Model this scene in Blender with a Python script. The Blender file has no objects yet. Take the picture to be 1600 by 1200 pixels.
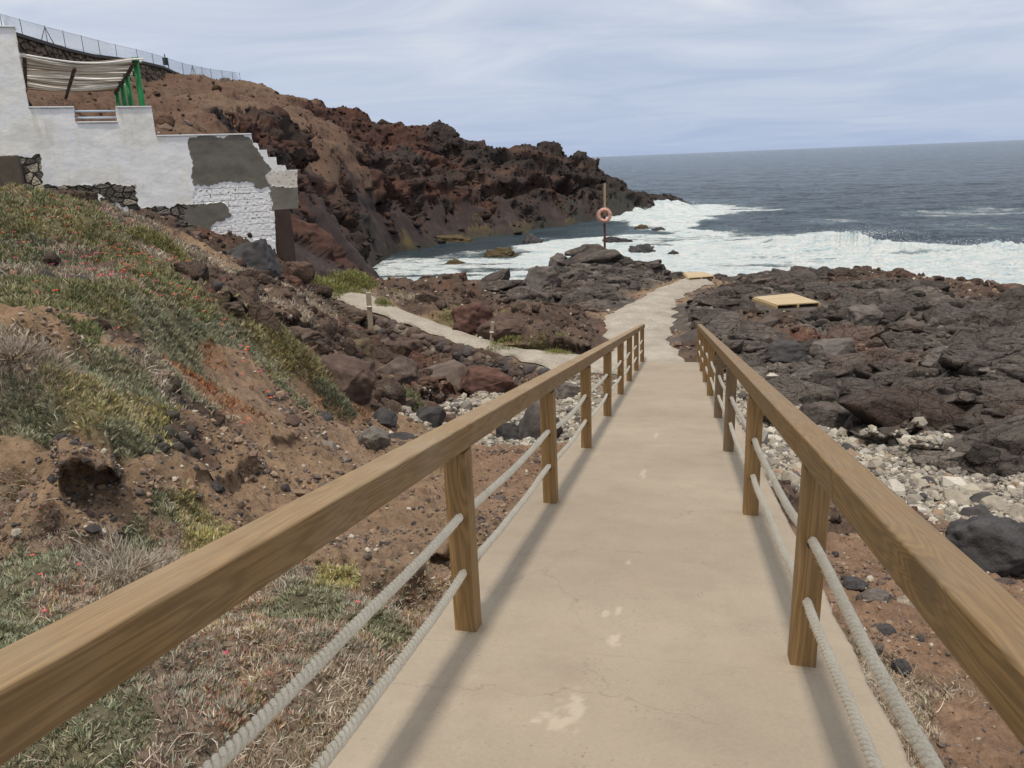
import bpy, bmesh, math, random
import numpy as np
from mathutils import Vector, Matrix
R_ = math.radians
F32 = np.float32
random.seed(7)
SC = bpy.context.scene
COL = SC.collection

# ------------------------------------------------------------------ camera
CAMZ = 9.5
cd = bpy.data.cameras.new('camera'); cam = bpy.data.objects.new('camera', cd); COL.objects.link(cam)
cd.sensor_fit = 'HORIZONTAL'; cd.sensor_width = 36.0; cd.lens = 1221.5 / 1600 * 36.0
cd.clip_start = 0.05; cd.clip_end = 60000
PITCH, ROLL, YAW = .2788, -.04, .2169
_c, _s = math.cos(YAW), math.sin(YAW)
fw = Vector((-_s * math.cos(PITCH), _c * math.cos(PITCH), -math.sin(PITCH)))
rt = Vector((_c, _s, 0)); up = rt.cross(fw)
rr = rt * math.cos(ROLL) + up * math.sin(ROLL); uu = up * math.cos(ROLL) - rt * math.sin(ROLL)
M = Matrix((rr, uu, -fw)).transposed().to_4x4(); M.translation = Vector((0, 0, CAMZ))
cam.matrix_world = M
SC.camera = cam
SC.view_settings.view_transform = 'Standard'; SC.view_settings.look = 'None'
SC.view_settings.exposure = 0.32; SC.view_settings.gamma = 1.0
SC.cycles.max_bounces = 5; SC.cycles.diffuse_bounces = 3; SC.cycles.glossy_bounces = 2
SC.cycles.transparent_max_bounces = 8
SC.cycles.use_denoising = True

# ------------------------------------------------------------------ sun and sky
SUN_EL, SUN_AZ = R_(74), R_(-172)          # azimuth measured from +y towards +x
sd = bpy.data.lights.new('sun', 'SUN'); sd.energy = 2.2; sd.angle = R_(4.0); sd.color = (1, .915, .79)
sun = bpy.data.objects.new('sun', sd); COL.objects.link(sun)
dirv = Vector((math.sin(SUN_AZ) * math.cos(SUN_EL), math.cos(SUN_AZ) * math.cos(SUN_EL), math.sin(SUN_EL)))
sun.rotation_euler = dirv.to_track_quat('Z', 'Y').to_euler()
W = bpy.data.worlds.new('World'); SC.world = W; W.use_nodes = True
nt = W.node_tree; N = nt.nodes; L = nt.links; N.clear()


def nd(t, ty, **kw):
    n = t.nodes.new(ty)
    for k, v in kw.items():
        if k.startswith('i_'):
            n.inputs[k[2:].replace('_', ' ')].default_value = v
        else:
            setattr(n, k, v)
    return n


def ramp(t, pts, interp='LINEAR'):
    n = t.nodes.new('ShaderNodeValToRGB'); n.color_ramp.interpolation = interp
    el = n.color_ramp.elements
    while len(el) < len(pts):
        el.new(0.5)
    for e, (p, c) in zip(el, pts):
        e.position = p
        e.color = (c, c, c, 1) if isinstance(c, (int, float)) else (*c, 1)
    return n


def mixc(t, fac, a, b, mode='MIX'):
    n = t.nodes.new('ShaderNodeMix'); n.data_type = 'RGBA'; n.blend_type = mode
    for sock, v in ((0, fac), (6, a), (7, b)):
        if hasattr(v, 'is_output') or hasattr(v, 'links'):
            t.links.new(v, n.inputs[sock])
        else:
            n.inputs[sock].default_value = v if sock == 0 else ((*v, 1) if len(v) == 3 else v)
    return n.outputs[2]


def math_(t, op, a, b=0.0, clamp=False):
    n = t.nodes.new('ShaderNodeMath'); n.operation = op; n.use_clamp = clamp
    for i, v in enumerate((a, b)):
        if hasattr(v, 'links'):
            t.links.new(v, n.inputs[i])
        else:
            n.inputs[i].default_value = v
    return n.outputs[0]


sky = nd(nt, 'ShaderNodeTexSky', sky_type='NISHITA', sun_disc=False, sun_elevation=SUN_EL, sun_rotation=SUN_AZ,
         altitude=10, air_density=1.0, dust_density=2.0, ozone_density=1.0)
tc = nd(nt, 'ShaderNodeTexCoord')
sep = nd(nt, 'ShaderNodeSeparateXYZ'); L.new(tc.outputs['Generated'], sep.inputs[0])
zz = math_(nt, 'ADD', math_(nt, 'MAXIMUM', sep.outputs[2], 0.0), 0.09)
cx = math_(nt, 'DIVIDE', sep.outputs[0], zz); cy = math_(nt, 'DIVIDE', sep.outputs[1], zz)
cmb = nd(nt, 'ShaderNodeCombineXYZ'); L.new(cx, cmb.inputs[0]); L.new(cy, cmb.inputs[1])
mp = nd(nt, 'ShaderNodeMapping'); mp.inputs['Scale'].default_value = (.5, .62, 1); mp.inputs['Rotation'].default_value = (0, 0, .25)
L.new(cmb.outputs[0], mp.inputs[0])
c1 = nd(nt, 'ShaderNodeTexNoise', i_Scale=1.3, i_Detail=7.0, i_Roughness=.58, i_Distortion=.8); L.new(mp.outputs[0], c1.inputs[0])
c2 = nd(nt, 'ShaderNodeTexNoise', i_Scale=.33, i_Detail=3.0, i_Roughness=.5); L.new(mp.outputs[0], c2.inputs[0])
cs = math_(nt, 'ADD', math_(nt, 'MULTIPLY', c1.outputs[0], .5), math_(nt, 'MULTIPLY', c2.outputs[0], .5))
cr = ramp(nt, [(.38, (3.7, 4.3, 5.55)), (.50, (4.9, 5.35, 6.25)), (.61, (6.3, 6.5, 6.9))]); L.new(cs, cr.inputs[0])
hz = ramp(nt, [(0.0, 1.0), (.16, 0.0)]); L.new(sep.outputs[2], hz.inputs[0])
cl = mixc(nt, math_(nt, 'MULTIPLY', hz.outputs[0], .75), cr.outputs[0], (3.3, 4.15, 5.9))
hi = ramp(nt, [(.40, 0.0), (.75, 1.0)]); L.new(sep.outputs[2], hi.inputs[0])
cl = mixc(nt, hi.outputs[0], cl, (7.6, 7.5, 7.3))      # thin bright cloud overhead
allc = mixc(nt, .92, sky.outputs[0], cl)
bg = nd(nt, 'ShaderNodeBackground'); bg.inputs[1].default_value = .1; L.new(allc, bg.inputs[0])
wo = nd(nt, 'ShaderNodeOutputWorld'); L.new(bg.outputs[0], wo.inputs[0])


# ------------------------------------------------------------------ noise
def _h(ix, iy, iz, s):
    h = (ix.astype(np.uint32) * np.uint32(374761393) + iy.astype(np.uint32) * np.uint32(668265263)
         + np.asarray(iz).astype(np.uint32) * np.uint32(2246822519) + np.uint32((s * 3266489917) & 0xffffffff))
    h ^= h >> np.uint32(13); h *= np.uint32(1274126177); h ^= h >> np.uint32(16)
    h *= np.uint32(2654435761); h ^= h >> np.uint32(15)
    return h


def rnd(h, k=0):
    h = (h + np.uint32(k * 7919 + 1)) * np.uint32(2891336453)
    h ^= h >> np.uint32(14); h *= np.uint32(747796405); h ^= h >> np.uint32(12)
    return (h >> np.uint32(8)).astype(F32) / F32(16777216.0)


_g = np.array([(math.cos(a), math.sin(a)) for a in np.arange(16) * math.tau / 16], F32)
_g3 = np.array([(1, 1, 0), (-1, 1, 0), (1, -1, 0), (-1, -1, 0), (1, 0, 1), (-1, 0, 1), (1, 0, -1), (-1, 0, -1),
                (0, 1, 1), (0, -1, 1), (0, 1, -1), (0, -1, -1), (1, 1, 0), (-1, 1, 0), (0, -1, 1), (0, -1, -1)], F32)


def n2(x, y, s=0):
    x = np.asarray(x, np.float64); y = np.asarray(y, np.float64)
    fx = np.floor(x); fy = np.floor(y); ix = fx.astype(np.int64) + 100000; iy = fy.astype(np.int64) + 100000
    x = (x - fx).astype(F32); y = (y - fy).astype(F32)
    u = x * x * x * (x * (x * 6 - 15) + 10); v = y * y * y * (y * (y * 6 - 15) + 10)

    def g(a, b):
        k = _g[_h(ix + a, iy + b, 0, s) & np.uint32(15)]
        return k[..., 0] * (x - a) + k[..., 1] * (y - b)
    a = g(0, 0); b = g(1, 0); c = g(0, 1); d = g(1, 1)
    a += (b - a) * u; c += (d - c) * u
    return (a + (c - a) * v) * F32(1.5)


def n3(x, y, z, s=0):
    f = [np.floor(q) for q in (x, y, z)]
    i = [q.astype(np.int64) + 100000 for q in f]
    x, y, z = [(p - q).astype(F32) for p, q in zip((x, y, z), f)]
    u, v, w = [q * q * q * (q * (q * 6 - 15) + 10) for q in (x, y, z)]

    def g(a, b, c):
        k = _g3[_h(i[0] + a, i[1] + b, i[2] + c, s) & np.uint32(15)]
        return k[..., 0] * (x - a) + k[..., 1] * (y - b) + k[..., 2] * (z - c)

    def l(c):
        p = g(0, 0, c); p += (g(1, 0, c) - p) * u
        q = g(0, 1, c); q += (g(1, 1, c) - q) * u
        return p + (q - p) * v
    a = l(0)
    return a + (l(1) - a) * w


def fbm(x, y, s=0, o=4, g=.5):
    a, t = 1.0, 0
    for k in range(o):
        t = t + a * n2(x * 2.03 ** k, y * 2.03 ** k, s + k); a *= g
    return t


def ridge(x, y, s=0, o=4, g=.55):
    a, t = 1.0, 0
    for k in range(o):
        t = t + a * (1 - 2 * np.abs(n2(x * 2.1 ** k + 3.7 * k, y * 2.1 ** k, s + k))); a *= g
    return t * .5


def ridge3(x, y, z, s=0, o=4, g=.55):
    a, t = 1.0, 0
    for k in range(o):
        t = t + a * (1 - 2 * np.abs(n3(x * 2.1 ** k, y * 2.1 ** k, z * 2.1 ** k, s + k))); a *= g
    return t * .5


def billow3(x, y, z, s=0, o=3, g=.5):
    a, t = 1.0, 0
    for k in range(o):
        t = t + a * np.abs(n3(x * 2.1 ** k + 5.1 * k, y * 2.1 ** k, z * 2.1 ** k, s + k)) * 2; a *= g
    return t


def billow(x, y, s=0, o=3, g=.5):
    a, t = 1.0, 0
    for k in range(o):
        t = t + a * np.abs(n2(x * 2.1 ** k + 5.1 * k, y * 2.1 ** k, s + k)) * 2; a *= g
    return t


def worley(x, y, s=0):
    fx = np.floor(x).astype(np.int64); fy = np.floor(y).astype(np.int64)
    f1 = np.full(x.shape, 9, F32); f2 = f1.copy(); hh = np.zeros(x.shape, np.uint32)
    dx = np.zeros(x.shape, F32); dy = dx.copy()
    for a in (-1, 0, 1):
        for b in (-1, 0, 1):
            h = _h(fx + a + 100000, fy + b + 100000, 0, s)
            ex = (fx + a + rnd(h, 1) - x).astype(F32); ey = (fy + b + rnd(h, 2) - y).astype(F32)
            d = np.sqrt(ex * ex + ey * ey)
            m = d < f1
            f2 = np.where(m, f1, np.minimum(f2, d)); f1 = np.where(m, d, f1)
            hh = np.where(m, h, hh); dx = np.where(m, ex, dx); dy = np.where(m, ey, dy)
    return f1, f2, hh, dx, dy


def sstep(a, b, x):
    t = np.clip((x - a) / (b - a), 0, 1)
    return t * t * (3 - 2 * t)


def slab(x, y, sc, s, an=1.0, rot=0.0, warp=.25):
    wx = x + warp * sc * n2(x / sc, y / sc, s + 50); wy = y + warp * sc * n2(x / sc + 9, y / sc, s + 51)
    c, q = math.cos(rot), math.sin(rot)
    X = (wx * c + wy * q) / (sc * an); Y = (-wx * q + wy * c) / sc
    f1, f2, h, dx, dy = worley(X, Y, s)
    cr = sstep(0, .11, f2 - f1)
    z = (rnd(h, 3) - .5) * 1.0 + (rnd(h, 4) - .5) * 1.3 * dx + (rnd(h, 5) - .6) * 1.5 * dy - (1 - cr) * .35
    return z, h, cr


# ------------------------------------------------------------------ helpers for things
def tag(o, label=None, cat=None, group=None, kind=None):
    for k, v in (('label', label), ('category', cat), ('group', group), ('kind', kind)):
        if v:
            o[k] = v
    return o


def empty(name, loc=(0, 0, 0), rz=0.0):
    o = bpy.data.objects.new(name, None); COL.objects.link(o); o.location = loc; o.rotation_euler = (0, 0, rz)
    o.empty_display_size = .2
    return o


def link(name, me, mat=None, parent=None, smooth=None):
    o = bpy.data.objects.new(name, me); COL.objects.link(o)
    if mat is not None:
        me.materials.append(mat)
    if parent is not None:
        o.parent = parent
    if smooth is not None:
        me.polygons.foreach_set('use_smooth', np.full(len(me.polygons), smooth))
    return o


def npmesh(name, V, F, smooth=True, col=None, extra=None):
    """V (n,3); F (m,3) or (m,4) or a list of such arrays"""
    me = bpy.data.meshes.new(name)
    Fs = F if isinstance(F, list) else [F]
    Fs = [f for f in Fs if len(f)]
    me.vertices.add(len(V)); me.vertices.foreach_set('co', np.ascontiguousarray(V, F32).ravel())
    loops = np.concatenate([f.ravel() for f in Fs]).astype(np.int32)
    tot = np.concatenate([np.full(len(f), f.shape[1], np.int32) for f in Fs])
    st = np.concatenate([[0], np.cumsum(tot)[:-1]]).astype(np.int32)
    me.loops.add(len(loops)); me.loops.foreach_set('vertex_index', loops)
    me.polygons.add(len(tot)); me.polygons.foreach_set('loop_start', st); me.polygons.foreach_set('loop_total', tot)
    me.polygons.foreach_set('use_smooth', np.full(len(tot), smooth))
    if col is not None:
        a = me.attributes.new('Col', 'FLOAT_COLOR', 'POINT')
        c4 = np.ones((len(V), 4), F32); c4[:, :3] = col; a.data.foreach_set('color', c4.ravel())
    for k, v in (extra or {}).items():
        a = me.attributes.new(k, 'FLOAT', 'POINT'); a.data.foreach_set('value', np.ascontiguousarray(v, F32).ravel())
    me.update(calc_edges=True)
    return me


class MB:
    def __init__(s): s.bm = bmesh.new()

    def box(s, c, d, bev=0.0, rot=None, seg=1):
        m = Matrix.Translation(c)
        if rot is not None: m = m @ rot
        m = m @ Matrix.Diagonal((*d, 1))
        r = bmesh.ops.create_cube(s.bm, size=1, matrix=m)
        if bev:
            vs = set(r['verts']); es = [e for e in s.bm.edges if e.verts[0] in vs and e.verts[1] in vs]
            bmesh.ops.bevel(s.bm, geom=es, offset=bev, segments=seg, affect='EDGES', profile=.5)
        return s

    def bar(s, p, q, r, n=8, r2=None, cap=True):
        p = Vector(p); q = Vector(q); d = q - p
        m = Matrix.Translation((p + q) / 2) @ d.to_track_quat('Z', 'Y').to_matrix().to_4x4()
        bmesh.ops.create_cone(s.bm, cap_ends=cap, segments=n, radius1=r, radius2=r if r2 is None else r2, depth=d.length, matrix=m)
        return s

    def build(s, name, mat, parent=None, smooth=False):
        me = bpy.data.meshes.new(name); s.bm.to_mesh(me); s.bm.free()
        return link(name, me, mat, parent, smooth)


def tube(pts, rad, n=8, name='tube'):
    P = np.array(pts, F32); T = np.gradient(P, axis=0); T /= np.linalg.norm(T, axis=1)[:, None]
    ref = np.array([0, 0, 1.0]) if abs(T[0, 2]) < .9 else np.array([1.0, 0, 0])
    A = np.cross(T, ref); A /= np.linalg.norm(A, axis=1)[:, None]; B = np.cross(T, A)
    an = np.arange(n) * math.tau / n
    rad = np.broadcast_to(np.asarray(rad, F32), (len(P),))
    V = P[:, None] + rad[:, None, None] * (A[:, None] * np.cos(an)[None, :, None] + B[:, None] * np.sin(an)[None, :, None])
    i = np.arange(len(P) - 1)[:, None] * n; j = np.arange(n)[None]; k = (j + 1) % n
    Fq = np.stack([i + j, i + k, i + n + k, i + n + j], -1).reshape(-1, 4)
    return V.reshape(-1, 3), Fq


def mat(name):
    m = bpy.data.materials.new(name); m.use_nodes = True
    t = m.node_tree; b = t.nodes['Principled BSDF']; b.inputs['Specular IOR Level'].default_value = .3
    b.inputs['Roughness'].default_value = .85
    return m, t, b


def noise(t, vec, sc, det=4, ro=.55, dist=0.0):
    n = nd(t, 'ShaderNodeTexNoise', i_Scale=sc, i_Detail=float(det), i_Roughness=ro, i_Distortion=dist)
    if vec is not None: t.links.new(vec, n.inputs[0])
    return n.outputs[0]


def bump(t, b, h, strength=.5, dist=.02, prev=None):
    n = nd(t, 'ShaderNodeBump'); n.inputs['Strength'].default_value = strength; n.inputs['Distance'].default_value = dist
    t.links.new(h, n.inputs['Height'])
    if prev is not None: t.links.new(prev, n.inputs['Normal'])
    if b is not None: t.links.new(n.outputs[0], b.inputs['Normal'])
    return n.outputs[0]


def simple(name, col, rough=.85, var=.25, sc=6.0, bs=.4, bd=.01, attr=False, fine=60.0):
    m, t, b = mat(name)
    co = nd(t, 'ShaderNodeTexCoord').outputs['Object']
    a = noise(t, co, sc, 6); c = noise(t, co, fine, 3)
    f = math_(t, 'ADD', math_(t, 'MULTIPLY', a, .6), math_(t, 'MULTIPLY', c, .4))
    r = ramp(t, [(.3, 1 - var), (.7, 1 + var)]); t.links.new(f, r.inputs[0])
    src = col
    if attr:
        at = nd(t, 'ShaderNodeAttribute', attribute_name='Col'); src = at.outputs[0]
    t.links.new(mixc(t, 1.0, src, r.outputs[0], 'MULTIPLY'), b.inputs['Base Color'])
    b.inputs['Roughness'].default_value = rough
    if bs: bump(t, b, f, bs, bd)
    return m


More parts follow.
